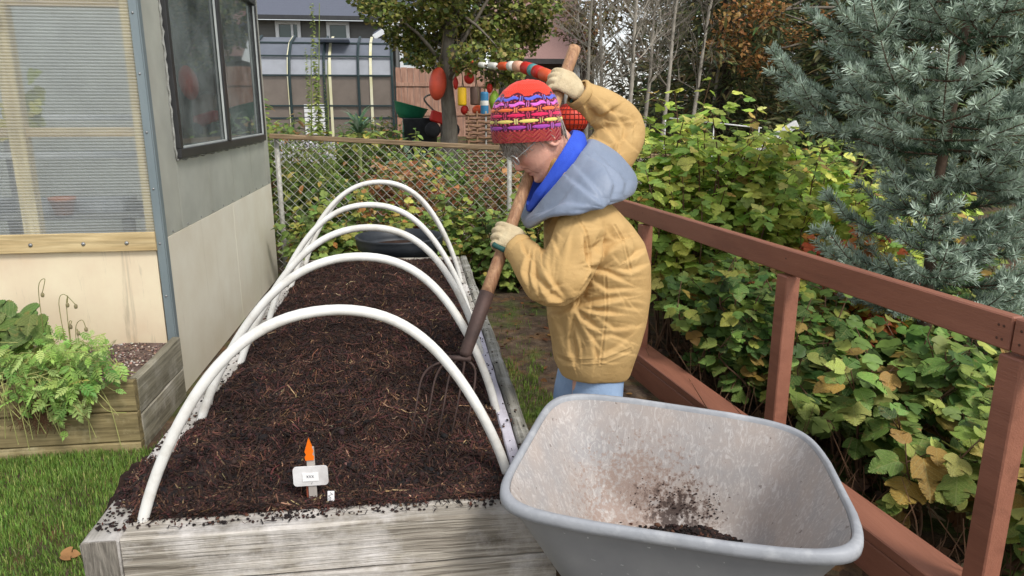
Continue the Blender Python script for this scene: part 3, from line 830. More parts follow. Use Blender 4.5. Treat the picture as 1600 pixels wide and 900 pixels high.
# compost left in the tub and specks on its walls
dsp = []
n = 5200
a = RNG.uniform(0, 2 * PI, n); rr = np.abs(RNG.normal(0, .34, n))
u = .09 + rr * np.cos(a) * .26; w = .11 + rr * np.sin(a) * .16
k = (np.abs(u) < .195) & (np.abs(w) < .18)
u, w = u[k], w[k]; n = len(u); s = RNG.uniform(.002, .008, n)
hz = tb + .05 * np.exp(-(((u - .06) / .13) ** 2 + ((w - .13) / .07) ** 2)) * RNG.uniform(0, 1, n)
P = np.array([tuple(loc(a_, b_, c_)) for a_, b_, c_ in zip(u, w, hz)])
d1 = clods(P, s, pal([srgb(30, 22, 20), srgb(52, 36, 32), srgb(88, 58, 44)], [4, 3, 1], n))
n = 360                                             # on the far and left walls
t = np.abs(RNG.normal(.0, .42, n)); t = np.where(t > .95, RNG.uniform(0, .9, n), t)
uu = RNG.normal(.02, .13, n).clip(-.27, .27)
ww = Bb * (.944 - .24 * (1 - t)) - .003
P = np.array([tuple(loc(a_, b_ , tb + .02 + (RIMZ - tb - .06) * c_)) for a_, b_, c_ in zip(uu, ww, t)])
d2 = clods(P, RNG.uniform(.0008, .0032, n), pal([srgb(40, 30, 28), srgb(70, 50, 44)], [3, 1], n))
V, Fs, C = join(d1, d2)
cp = part('compost_crumbs', V, Fs, fib_m, None, False, C, origin=loc(0, 0, tb))
tag(cp, 'dark compost crumbs left in the bottom of the grey wheelbarrow', 'compost', kind='stuff')
# ================================================================== near greenhouse
GX, GY, GYB, GXL, GZ = -1.25, 3.75, 6.56, -3.9, 2.45
def m_poly(name, tint, op, rough=.28, ribs=None):
    m, nt, p = new_mat(name)
    v = coords(nt, False)
    col = ramp(nt, noise_t(nt, v, 3.5, 7, .6), [(.3, tuple(x * .8 for x in tint[:3])), (.7, tint)])
    L(nt, col, p.inputs['Base Color']); p.inputs['Roughness'].default_value = rough
    p.inputs['Specular IOR Level'].default_value = .6
    tr = nt.nodes.new('ShaderNodeBsdfTransparent'); tr.inputs[0].default_value = (.93, .95, .94, 1)
    tl = nt.nodes.new('ShaderNodeBsdfTranslucent'); L(nt, col, tl.inputs['Color'])
    m1 = nt.nodes.new('ShaderNodeMixShader'); m1.inputs[0].default_value = .45
    L(nt, p.outputs[0], m1.inputs[1]); L(nt, tl.outputs[0], m1.inputs[2])
    m2 = nt.nodes.new('ShaderNodeMixShader'); m2.inputs[0].default_value = op
    L(nt, tr.outputs[0], m2.inputs[1]); L(nt, m1.outputs[0], m2.inputs[2])
    L(nt, m2.outputs[0], nt.nodes['Material Output'].inputs['Surface'])
    return m
def m_glass(name='window glass', tint=(.86, .92, .9), refl=1.5, haze=.09):
    m, nt, p = new_mat(name)
    nt.nodes.remove(p)
    tr = nt.nodes.new('ShaderNodeBsdfTransparent'); tr.inputs[0].default_value = c4(tint)
    gl = N(nt, 'ShaderNodeBsdfGlossy', Roughness=.02)
    fr = N(nt, 'ShaderNodeFresnel', IOR=refl)
    m1 = nt.nodes.new('ShaderNodeMixShader')
    L(nt, fr.outputs[0], m1.inputs[0]); L(nt, tr.outputs[0], m1.inputs[1]); L(nt, gl.outputs[0], m1.inputs[2])
    df = N(nt, 'ShaderNodeBsdfDiffuse', Color=(.75, .8, .78, 1))  # veil of dust, with pale sky reflection put into the colour
    m2 = nt.nodes.new('ShaderNodeMixShader')
    tc = nt.nodes.new('ShaderNodeTexCoord')
    f = ramp(nt, noise_t(nt, tc.outputs['Object'], 3, 7, .7), [(.35, (haze * .3,) * 3), (.75, (haze * 2.2,) * 3)])
    L(nt, f, m2.inputs[0]); L(nt, m1.outputs[0], m2.inputs[1]); L(nt, df.outputs[0], m2.inputs[2])
    L(nt, m2.outputs[0], nt.nodes['Material Output'].inputs['Surface'])
    return m
poly_f = m_poly('corrugated clear sheet', srgb(222, 226, 228), .44, .22)
poly_s = m_poly('grey twin wall sheet', srgb(232, 232, 222), .84, .28)
glass = m_glass()
ply_m, nt, p = new_mat('stained cream plywood')
v = coords(nt, True); vs_ = coords(nt, True, (9, 9, .7))
col = ramp(nt, noise_t(nt, v, 2.2, 6), [(.35, srgb(236, 222, 190)), (.6, srgb(226, 206, 176)), (.75, srgb(222, 194, 160))])
col = mixc(nt, ramp(nt, noise_t(nt, vs_, 1.4, 9, .7, .5), [(.6, (0,) * 3), (.74, (.75,) * 3)]), col, srgb(140, 130, 108))
col = mixc(nt, ramp(nt, noise_t(nt, vs_, 2.6, 6, .6), [(.64, (0,) * 3), (.72, (.35,) * 3)]), col, srgb(100, 104, 84))
L(nt, col, p.inputs['Base Color']); p.inputs['Roughness'].default_value = .7
bump(nt, p, noise_t(nt, coords(nt, True, (30, 30, 1.5)), 1.5, 5), .15, .004)
ply_s, nt, p = new_mat('cream painted side panel')
v = coords(nt, True); vs_ = coords(nt, True, (8, 8, .8))
col = ramp(nt, noise_t(nt, v, 2.2, 6), [(.35, srgb(232, 226, 208)), (.7, srgb(218, 208, 186))])
col = mixc(nt, ramp(nt, noise_t(nt, vs_, 1.3, 9, .7, .4), [(.6, (0,) * 3), (.78, (.45,) * 3)]), col, srgb(168, 158, 136))
L(nt, col, p.inputs['Base Color']); p.inputs['Roughness'].default_value = .65
stud_m = wood('pale stud wood', srgb(204, 180, 128), srgb(236, 218, 172), 2, 18, bmp=.15)
sill_m = wood('pale sill wood', srgb(188, 160, 112), srgb(228, 206, 160), 0, 18, bmp=.25)
trim_m = simple('grey blue steel trim', srgb(136, 147, 150), srgb(120, 132, 136), 7, .45, .06, metal=.25, stretch=(1, 1, .3), dirt=srgb(160, 168, 170), dirt_amt=.4)
frame_m = simple('dark window frame', srgb(58, 58, 58), srgb(44, 44, 46), 9, .4, .05)
bolt_m = simple('zinc screw', srgb(170, 170, 168), srgb(140, 140, 140), 30, .4, .05, metal=.6)
gh = empty('greenhouse', (GX - 1.2, GY + 1.4, 0), 'near greenhouse with corrugated clear walls, cream plywood base and dark window', 'greenhouse')
MB().box(((GX + GXL) / 2 - .02, GY + .006, .39), (GX - GXL - .05, .012, .80), None, .001).build('plywood_panel', ply_m, gh)
plank('sill_board', (GXL, GY - .012, .833), (GX - .036, GY - .012, .833), .022, .092, sill_m, gh, nseg=20, jit=.002, bev=.003)
for xa, xb in ((-1.336, -1.268), (-1.900, -1.826), (-2.46, -2.39), (-3.02, -2.95)):
    plank('stud', ((xa + xb) / 2, GY + .046, .80), ((xa + xb) / 2, GY + .046, GZ), xb - xa, .06, stud_m, gh, up=(0, 1, 0), nseg=8, jit=.0015, bev=.003)
for z in (1.36, 1.95): plank('girt', (GXL, GY + .052, z), (GX - .09, GY + .052, z), .03, .045, sill_m, gh, nseg=8, jit=.0015, bev=.003)
# corrugated sheet on the front, ribs lying level
zz_ = np.arange(.868, 2.35, .0036); pr = .0036 * np.sin(zz_ / .0144 * 2 * PI)
xv = np.array([GXL, -2.9, -1.9, GX - .04])
X, Zg = np.meshgrid(xv, zz_); Yg = (GY + .008 + pr)[:, None] + 0 * X
nx, ny = len(xv), len(zz_); i, j = np.meshgrid(np.arange(nx - 1), np.arange(ny - 1)); q = (j * nx + i).ravel()
part('corrugated_sheet', np.stack([X.ravel(), Yg.ravel(), Zg.ravel()], 1), np.stack([q, q + 1, q + nx + 1, q + nx], 1), poly_f, gh, True)
MB().box((GX - .018, GY - .006, 1.22), (.036, .006, 2.44), None, .001).box((GX + .003, GY + .016, 1.22), (.005, .044, 2.44), None, .001).build('corner_trim', trim_m, gh)
for k in range(7): MB().lathe([(.0001, .004), (.005, .003), (.006, 0)], (GX - .02, GY - .009, .55 + .27 * k), 8, Matrix.Rotation(PI / 2, 3, 'X')).build('screw', bolt_m, gh, True)
for xx in (-1.42, -1.62, -1.86): MB().lathe([(.0001, .006), (.007, .005), (.011, 0)], (xx, GY - .023, .828), 8, Matrix.Rotation(PI / 2, 3, 'X')).build('screw', bolt_m, gh, True)
# side wall: plywood below, twin wall sheet with a window above
ya = GY + .04
for k in range(2):
    y0, y1 = ya + (GYB - ya) / 2 * k, ya + (GYB - ya) / 2 * (k + 1) - .004
    MB().box((GX - .008, (y0 + y1) / 2, .42), (.014, y1 - y0, .84), None, .001).build('side_panel', ply_s, gh)
WY0, WY1, WZ0, WZ1 = 4.07, 6.36, 1.215, 2.32
def sheet(y0, y1, z0, z1): MB().box((GX - .004, (y0 + y1) / 2, (z0 + z1) / 2), (.006, y1 - y0, z1 - z0), None, 0).build('twin_wall_sheet', poly_s, gh)
sheet(ya, WY0 - .003, .843, GZ); sheet(WY1 + .003, GYB, .843, GZ)
for y0, y1 in ((WY0, 4.66), (4.664, 5.25), (5.254, 5.84), (5.844, WY1)): sheet(y0, y1, .843, WZ0 - .012)
sheet(WY0, WY1, WZ1 + .012, GZ)
for y in (ya + .03, 4.03, 4.66, 5.25, 5.84, 6.40, GYB - .03): MB().beam((GX - .05, y, .84), (GX - .05, y, WZ0 - .02 if 4.1 < y < 6.3 else GZ), .038, .07, .002, up=(1, 0, 0)).build('stud', stud_m, gh)
for y in np.linspace(ya + .1, GYB - .1, 11): MB().lathe([(.0001, .004), (.005, .003), (.006, 0)], (GX, float(y), .858), 8, Matrix.Rotation(PI / 2, 3, 'Y')).build('screw', bolt_m, gh, True)
win = MB()
fw = .05
win.box((GX + .004, (WY0 + WY1) / 2, WZ0 + fw / 2), (.05, WY1 - WY0, fw), None, .003).box((GX + .004, (WY0 + WY1) / 2, WZ1 - fw / 2), (.05, WY1 - WY0, fw), None, .003)
win.box((GX + .004, WY0 + fw / 2, (WZ0 + WZ1) / 2), (.05, fw, WZ1 - WZ0 - 2 * fw), None, .003).box((GX + .004, WY1 - fw / 2, (WZ0 + WZ1) / 2), (.05, fw, WZ1 - WZ0 - 2 * fw), None, .003)
win.box((GX + .006, 5.13, (WZ0 + WZ1) / 2), (.055, .075, WZ1 - WZ0 - 2 * fw), None, .003)
wo = win.build('window', frame_m, gh)
for y0, y1, dx in ((WY0 + fw, 5.0925, .004), (5.1675, WY1 - fw, -.008)):
    MB().box((GX + dx, (y0 + y1) / 2, (WZ0 + WZ1) / 2), (.004, y1 - y0, WZ1 - WZ0 - 2 * fw), None, 0).build('pane', glass, wo)
bead_m = simple('pale glazing bead', srgb(190, 194, 190), srgb(160, 164, 162), 9, .5, .05)
for y0, y1 in ((WY0 + fw, 5.0925), (5.1675, WY1 - fw)):
    b_ = MB()
    for z in (WZ0 + fw + .005,): b_.box((GX + .016, (y0 + y1) / 2, z), (.012, y1 - y0, .010), None, .001)
    b_.box((GX + .016, y1 - .005, (WZ0 + WZ1) / 2), (.012, .010, WZ1 - WZ0 - 2 * fw - .02), None, .001)
    b_.build('glazing_bead', bead_m, wo)
# sealant around the window
seal = simple('grey sealant', srgb(120, 120, 114), srgb(170, 170, 164), 40, .6, .3)
pts = [Vector((GX + .004 + .002 * math.sin(k * 1.7), WY0 - .008 + .006 * math.sin(k * 2.3), WZ0 + (WZ1 - WZ0) * k / 40)) for k in range(41)]
MB().tube(pts, [.006 + .003 * math.sin(k * 3.1) for k in range(41)], 6).build('sealant', seal, gh, True)
pts = [Vector((GX + .004, WY0 + (WY1 - WY0) * k / 60, WZ0 - .008 + .004 * math.sin(k * 1.3))) for k in range(61)]
MB().tube(pts, [.006 + .003 * math.sin(k * 2.1) for k in range(61)], 6).build('sealant', seal, gh, True)
# the far walls, roof and floor
MB().box(((GX + GXL) / 2, GYB - .008, 1.22), (GX - GXL - .02, .012, 2.44), None, 0).build('rear_sheet', poly_s, gh)
MB().box((GXL, (GY + GYB) / 2, 1.22), (.012, GYB - GY - .03, 2.44), None, 0).build('left_sheet', poly_s, gh)
for s in (-1, 1):
    a_, b_ = Vector((GX + .12 if s > 0 else GXL - .12, 0, GZ - .03)), Vector(((GX + GXL) / 2, 0, GZ + .75))
    d = b_ - a_; mid = (a_ + b_) / 2 + Vector((0, (GY + GYB) / 2, .02))
    MB().box(mid, (d.length, GYB - GY + .2, .012), Matrix.Rotation(-math.atan2(d.z, d.x), 3, 'Y'), 0).build('roof_sheet', poly_f, gh)
flo = simple('concrete slab', srgb(120, 116, 108), srgb(96, 92, 86), 6, .9, .3)
MB().box(((GX + GXL) / 2, (GY + GYB) / 2 + .03, .012), (GX - GXL - .12, GYB - GY - .12, .02), None, 0).build('floor_slab', flo, gh)
# bench and what stands on it, seen through the sheet
gw = wood('grey bench board', srgb(104, 104, 100), srgb(160, 160, 154), 0, 20, bmp=.2)
bn = empty('potting_bench', (-2.3, 4.25, 0), 'grey slatted potting bench inside the near greenhouse', 'bench')
for k in range(5): plank('slat', (-3.6, 4.0 + .12 * k, .93), (-1.42, 4.0 + .12 * k, .93), .10, .025, gw, bn, nseg=8)
for x in (-3.5, -2.3, -1.5):
    for y in (4.0, 4.48): MB().beam((x, y, .02), (x, y, .915), .05, .05, .002, up=(1, 0, 0)).build('leg', gw, bn)
sh = empty('wall_shelf', (-2.4, 5.2, 1.16), 'pale shelf boards behind the potting bench inside the near greenhouse', 'shelf')
wsh = simple('white shelf paint', srgb(206, 208, 206), srgb(180, 182, 182), 8, .6, .1)
for z in (1.20, 1.42): MB().box((-2.4, 4.75, z), (2.2, .22, .03), None, .003).build('board', wsh, sh)
for x in (-3.45, -2.4, -1.36): MB().beam((x, 4.75, .02), (x, 4.75, 1.45), .04, .04, .002, up=(1, 0, 0)).build('upright', gw, sh)
tr_m = simple('grey seed tray', srgb(170, 172, 172), srgb(140, 142, 144), 9, .5, .1)
for k, (x, w_) in enumerate(((-1.78, .5), (-2.45, .6))):
    t_ = empty('seed_tray', (x, 4.12, .945), ['pale seed tray on the right of the potting bench', 'pale seed tray on the left of the potting bench'][k], 'tray', 'seed trays')
    V, Fs = [], []
    m_ = MB()
    m_.box((x, 4.03, .975), (w_, .008, .06), None, 0).box((x, 4.23, .975), (w_, .008, .06), None, 0).box((x - w_ / 2, 4.13, .975), (.008, .192, .06), None, 0).box((x + w_ / 2, 4.13, .975), (.008, .192, .06), None, 0).box((x, 4.13, .95), (w_ - .01, .19, .008), None, 0)
    m_.build('tray', tr_m, t_)
    r_ = MB()
    for q in range(9): r_.box((x - w_ / 2 + .03 + q * (w_ - .06) / 8, 4.022, .975), (.008, .008, .05), None, 0)
    o_ = r_.build('ribs', tr_m, t_); o_['kind'] = 'stuff'
terra = simple('terracotta', srgb(198, 122, 76), srgb(170, 98, 60), 12, .8, .2)
c = PY(118, 356, 4.05)
tp = empty('flower_pot', (c.x, 4.05, .944), 'small terracotta pot behind the front sheet of the near greenhouse', 'pot')
MB().lathe([(.04, 0), (.055, .07), (.062, .07), (.064, .09), (.056, .09), (.05, .08), (.0001, .078)], (c.x, 3.95, .944), 18).build('pot_wall', terra, tp, True)

# ================================================================== chain link fence
FY = 6.62
fz = lambda x: 1.262 - .058 * (x + 1.25)
fwood = wood('greyed fence rail', srgb(112, 92, 70), srgb(164, 140, 110), 0, 22, bmp=.4)
galv = simple('galvanised wire', srgb(206, 204, 194), srgb(160, 156, 146), 30, .5, 0, metal=.1)
fn = empty('chain_link_fence', (.6, FY, 0), 'chain link fence with a weathered wooden top rail behind the beds', 'fence')
for xa, xb in ((-1.24, .82), (.825, 2.9)): plank('top_rail', (xa, FY, fz(xa) - .02), (xb, FY, fz(xb) - .02), .07, .042, fwood, fn, nseg=24, jit=.004)
for x in (-1.2, .86, 2.85):
    MB().tube([(x, FY + .055, -.1), (x, FY + .055, fz(x) - .03)], .022, 12).build('post', galv, fn, True)
zig = []
Vs_, Fa_, nv = [], [], 0
pw_, ph_ = .085, .085
nw = int((2.9 + 1.24) / (pw_ / 2))
for k in range(nw):
    x = -1.24 + k * pw_ / 2 + pw_ / 4
    top = fz(x) - .045
    m_ = int(top / (ph_ / 2))
    pts = []
    for t in range(m_ + 1):
        sg = 1 if (t + k) % 2 == 0 else -1
        pts.append((x + sg * (pw_ / 4 + .001), FY - .02 + (.0035 if (t // 1 + k) % 2 else -.0035), top - t * ph_ / 2))
    V, Fs = tube_vf(pts, .0027, 4, False)
    Vs_.extend([tuple(v) for v in V]); Fa_.extend([tuple(i + nv for i in f) for f in Fs]); nv += len(V)
o = part('wire_mesh', np.array(Vs_), Fa_, galv, fn); o['kind'] = 'stuff'

# ================================================================== black tub behind the bed
bp = simple('black plastic tub', srgb(48, 52, 58), srgb(38, 42, 48), 6, .5, .06, dirt=srgb(90, 92, 94), dirt_amt=.35)
bt = empty('black_tub', (-.14, 5.66, 0), 'wide round black plastic tub behind the rear end of the raised bed', 'tub')
MB().lathe([(.25, 0), (.30, .40), (.325, .415), (.335, .455), (.338, .47), (.338, .49), (.345, .50), (.34, .51), (.315, .505), (.308, .44), (.295, .40), (.001, .39)], (-.14, 5.66, 0), 48).build('tub_wall', bp, bt, True)
o = MB().lathe([(.3, 0), (.2, .02), (.001, .03)], (-.14, 5.66, .415), 24, cap=False).build('tub_soil', mulch_m, bt, True)

# ================================================================== the neighbour's greenhouse
NY = 16.0; NX1, NX0 = -.42, -4.6; NB = .72
gfr = simple('dark green frame', srgb(46, 62, 64), srgb(38, 52, 54), 6, .5, .03)
strap = simple('cream strap', srgb(224, 220, 196), srgb(206, 200, 150), 4, .7, .05)
roofp = m_poly('milky roof pane', srgb(150, 156, 168), .97, .3)
upp = m_poly('pale upper pane', srgb(206, 210, 218), .95, .3)
wallp = m_poly('hazy wall pane', srgb(168, 154, 142), .85, .25)
ng = empty('greenhouse', ((NX0 + NX1) / 2, NY + .9, NB), "neighbour's dark green framed greenhouse with a curved milky roof and cream straps", 'greenhouse')
prof = [(NY, NB), (NY, 1.52), (NY, 2.14), (NY + .16, 2.52), (NY + .50, 2.80), (NY + 1.1, 2.98), (NY + 1.7, 2.80), (NY + 2.04, 2.52), (NY + 2.2, 2.14), (NY + 2.2, NB)]
bays = np.linspace(NX1, NX0, 7)
kk = [0, 1, 2, 3, 5, 6]
for a, x in enumerate(bays):
    MB().tube([(float(x), y - (.035 if q_ < 5 else 0), z + (.02 if 2 < q_ < 6 else 0)) for q_, (y, z) in enumerate(prof)], .030, 6).build('rib', gfr, ng)
for y, z in ((NY, 1.28), (NY, 2.14), (NY + .11, 2.53), (NY + .50, 2.82), (NY + 2.2, 2.14), (NY - .03, 1.53), (NY - .03, 2.14), (NY, NB + .05)): MB().beam((NX0, y, z), (NX1, y, z), .035, .035, .002).build('purlin', gfr, ng)
for a in range(6):
    x0, x1 = float(bays[a + 1]) + .02, float(bays[a]) - .02
    for b, mt in ((0, wallp), (1, wallp), (2, upp), (3, roofp), (4, roofp), (5, roofp), (6, roofp), (8, wallp)):
        (y0, z0), (y1, z1) = prof[b], prof[b + 1]
        part('pane', np.array([(x0, y0, z0), (x1, y0, z0), (x1, y1, z1), (x0, y1, z1)]), [(0, 1, 2, 3)], mt, ng)
endp = np.array([(NX1, y, z) for y, z in prof]); part('end_pane', endp, [tuple(range(len(prof)))], m_poly('dark end pane', srgb(70, 82, 84), .85), ng)
for k, x in enumerate(np.linspace(-.86, -4.2, 5)):
    pts = [(float(x), y - .03 * (1 if i < 4 else 0), z + .03 * (0 if i < 3 else 1)) for i, (y, z) in enumerate(prof[:6])]
    V, Fs = [], []
    for (xx, y, z) in pts: V += [(xx - .028, y - .01, z), (xx + .028, y - .01, z)]
    for i_ in range(len(pts) - 1): Fs.append((2 * i_, 2 * i_ + 1, 2 * i_ + 3, 2 * i_ + 2))
    part('strap', np.array(V), Fs, strap, ng)
sdr = simple('white shelving', srgb(236, 236, 234), srgb(214, 214, 212), 6, .6, .05)
d_ = MB()
for k in range(7): d_.box((-2.05, NY - .035, .98 + .09 * k), (.42, .02, .075), None, .004)
d_.build('white_louvre', sdr, ng)
MB().box((-1.6, NY + .30, 2.86), (.62, .5, .03), Matrix.Rotation(-.05, 3, 'X'), .003).build('roof_vent', roofp, ng)

# ================================================================== houses and board fence behind
def siding(name, c1, pitch):
    m, nt, p = new_mat(name)
    v = coords(nt, False)
    col = ramp(nt, noise_t(nt, v, 3, 4), [(.3, c1), (.7, tuple(x * .85 for x in c1[:3]))])
    L(nt, col, p.inputs['Base Color']); p.inputs['Roughness'].default_value = .75
    return m
grey_s = siding('grey siding', srgb(112, 112, 110), .18)
shg = simple('grey shingles', srgb(104, 108, 120), srgb(84, 88, 100), 30, .85, .5, 40, stretch=(1, 3, 3))
shb = simple('brown pink shingles', srgb(164, 130, 122), srgb(138, 108, 102), 26, .85, .5, 40, stretch=(1, 3, 3))
wtrim = simple('white trim', srgb(226, 228, 228), srgb(210, 212, 214), 8, .5, .03)
dglass, nt, p = new_mat('dark house glass')
p.inputs['Base Color'].default_value = srgb(58, 78, 74); p.inputs['Roughness'].default_value = .08
HY = 26.0
hs_ = empty('house', (-5, HY + 3, .9), 'grey sided house with a grey shingle roof behind the far greenhouse', 'house')
m_ = MB()
for k in range(30):
    z = 1.0 + k * .125
    if z > 4.35: break
    m_.box((-5.5, HY + .03, z), (11.2, .05, .122), Matrix.Rotation(.12, 3, 'X'), 0)
m_.build('siding', grey_s, hs_)
MB().box((-5.5, HY + 3.2, 2.6), (11.0, 6, 3.4), None, 0).build('wall', grey_s, hs_)
for row in range(16):
    y = HY - .55 + row * .27; z = 4.36 + row * .115
    MB().box((-5.5, y + .15, z + .06), (11.8, .36, .03), Matrix.Rotation(.40, 3, 'X'), 0).build('roof_course', shg, hs_)
MB().box((-5.5, HY - .58, 4.33), (11.8, .05, .14), None, .004).build('fascia', frame_m, hs_)
def house_window(parent, x0, x1, z0, z1, y, split=None):
    w = MB(); t_ = .11
    w.box(((x0 + x1) / 2, y, z0), (x1 - x0 + t_, .08, t_), None, .004).box(((x0 + x1) / 2, y, z1), (x1 - x0 + t_, .08, t_), None, .004)
    w.box((x0, y, (z0 + z1) / 2), (t_, .08, z1 - z0 - t_ - .004), None, .004).box((x1, y, (z0 + z1) / 2), (t_, .08, z1 - z0 - t_ - .004), None, .004)
    if split: w.box((split, y, (z0 + z1) / 2), (.07, .07, z1 - z0 - t_ - .004), None, .004)
    o = w.build('window', wtrim, parent)
    MB().box(((x0 + x1) / 2, y + .03, (z0 + z1) / 2), (x1 - x0 - .02, .02, z1 - z0 - .02), None, 0).build('pane', dglass, o)
house_window(hs_, -4.36, -3.66, 3.55, 4.22, HY - .06, -3.88)
house_window(hs_, -2.72, -2.08, 3.55, 4.22, HY - .06)
ga = empty('house_porch', (-.2, HY - 1.5, .9), 'grey gabled porch with white fascia and a dark window left of the maple', 'porch')
MB().box((.9, HY - 1.0, 2.3), (2.8, 1.6, 2.9), None, .01).build('wall', grey_s, ga)
MB().beam((-1.15, HY - 1.95, 3.62), (.9, HY - 1.95, 4.85), .12, .16, .005).build('fascia', wtrim, ga)
MB().beam((-1.15, HY - 1.2, 3.72), (.9, HY - 1.2, 4.95), 1.5, .08, .005).build('roof_slope', shg, ga)
MB().beam((.9, HY - 1.2, 4.95), (2.95, HY - 1.2, 3.72), 1.5, .08, .005).build('roof_slope', shg, ga)
house_window(ga, -.32, .55, 2.75, 3.85, HY - 1.84)
h2 = empty('house', (4.3, 26, .9), 'house with a brownish pink shingle roof behind the raised hands', 'house')
MB().box((4.35, 27, 2.0), (2.8, 5, 2.0), None, 0).build('wall', siding('brown siding', srgb(120, 104, 94), .2), h2)
for row in range(18):
    MB().box((4.35, 24.0 + row * .30, 3.05 + row * .18), (3.5, .42, .04), Matrix.Rotation(.54, 3, 'X'), 0).build('roof_course', shb, h2)
MB().box((4.35, 23.82, 2.94), (3.5, .05, .16), None, .004).build('fascia', simple('dark fascia', srgb(70, 66, 64), None, 6), h2)
MB().box((5.32, 24.1, 2.0), (.18, .18, 1.8), None, .01).build('porch_post', wtrim, h2)
wf = empty('board_fence', (.4, 18.6, .75), 'tall tan board fence between the far greenhouse and the maple', 'fence')
bfm = wood('tan fence board', srgb(176, 132, 112), srgb(206, 166, 144), 2, 8, bmp=.1, knots=False)
for k in range(18):
    x = -.5 + k * .15
    MB().box((x, 18.6 + .004 * (k % 2), 1.58), (.143, .022, 1.72 + .01 * (k % 3)), None, .002).build('board', bfm, wf)
for z in (1.35, 2.05): MB().box((.78, 18.575, z), (2.7, .02, .09), None, .002).build('cross_rail', bfm, wf)
# ================================================================== plants
leaf_a = leaf_mat('leaf foliage', trans=.36)
leaf_o = leaf_mat('single leaf', 'obj', trans=.3, vary=.4)
stem_m = simple('woody stem', srgb(112, 84, 62), srgb(84, 62, 46), 20, .8, .2)
gstem_m = simple('green stem', srgb(128, 140, 76), srgb(104, 116, 60), 20, .7, .1)
bark_g = simple('grey bark', srgb(126, 118, 106), srgb(92, 84, 74), 9, .9, .6, 30, stretch=(3, 3, .7))
bark_w = simple('pale birch bark', srgb(176, 168, 154), srgb(132, 124, 112), 6, .8, .3, 30, stretch=(3, 3, 1.6), dirt=srgb(84, 78, 72), dirt_amt=.6)
bark_s = simple('scaly spruce bark', srgb(112, 92, 76), srgb(82, 66, 54), 14, .9, .6, 50)
bark_d = simple('dark bark', srgb(70, 58, 48), srgb(50, 42, 36), 9, .9, .6, 30, stretch=(3, 3, .6))
def leaf_cut(nl=5):
    """deeply cut feathery leaf: pairs of narrow lobes on a midrib"""
    V, Fs = [], []
    def lobe(x0, y0, dx, dy, w, z0, z1):
        o = len(V); nx_, ny_ = -dy, dx
        V.extend([(x0 - nx_ * w * .5, y0 - ny_ * w * .5, z0), (x0 + nx_ * w * .5, y0 + ny_ * w * .5, z0), (x0 + dx * .6 + nx_ * w, y0 + dy * .6 + ny_ * w, (z0 + z1) / 2 + .03), (x0 + dx, y0 + dy, z1), (x0 + dx * .6 - nx_ * w, y0 + dy * .6 - ny_ * w, (z0 + z1) / 2 + .03)])
        Fs.extend([(o, o + 1, o + 2), (o, o + 2, o + 4), (o + 4, o + 2, o + 3)])
    zf_ = lambda y: .18 * y - .45 * y * y
    for i in range(nl):
        y = .22 + .6 * i / (nl - 1); l_ = .36 * math.sin(PI * (.25 + .6 * i / (nl - 1)))
        for s in (1, -1): lobe(0, y, s * l_ * .85, l_ * .55, .22, zf_(y), zf_(y + l_ * .5) + .02)
    lobe(0, .8, 0, .3, .3, zf_(.8), zf_(1.1))
    o = len(V)
    for k in range(6):
        y = .85 * k / 5; V.extend([(-.02, y, zf_(y)), (.02, y, zf_(y))])
        if k: Fs.extend([(o + 2 * k - 2, o + 2 * k - 1, o + 2 * k + 1), (o + 2 * k - 2, o + 2 * k + 1, o + 2 * k)])
    return V, Fs
CUT = leaf_cut()
STRAP = ([(-.03, 0, 0), (.03, 0, 0), (-.05, .4, .14), (.05, .4, .14), (-.035, .75, .08), (.035, .75, .08), (0, 1, -.1)], [(0, 1, 3), (0, 3, 2), (2, 3, 5), (2, 5, 4), (4, 5, 6)])
SPRAY = ([(0, 0, 0), (.10, .3, .02), (.06, .7, -.02), (0, 1, -.08), (-.06, .7, -.02), (-.10, .3, .02)], [(0, 1, 2), (0, 2, 4), (0, 4, 5), (2, 3, 4)])
_lm = {}
def leaf_mesh(tpl, mat):
    k = id(tpl)
    if k not in _lm:
        _lm[k] = from_arrays('leaf', np.array(tpl[0]), [tuple(f) for f in tpl[1]], mat, True)
    return _lm[k]
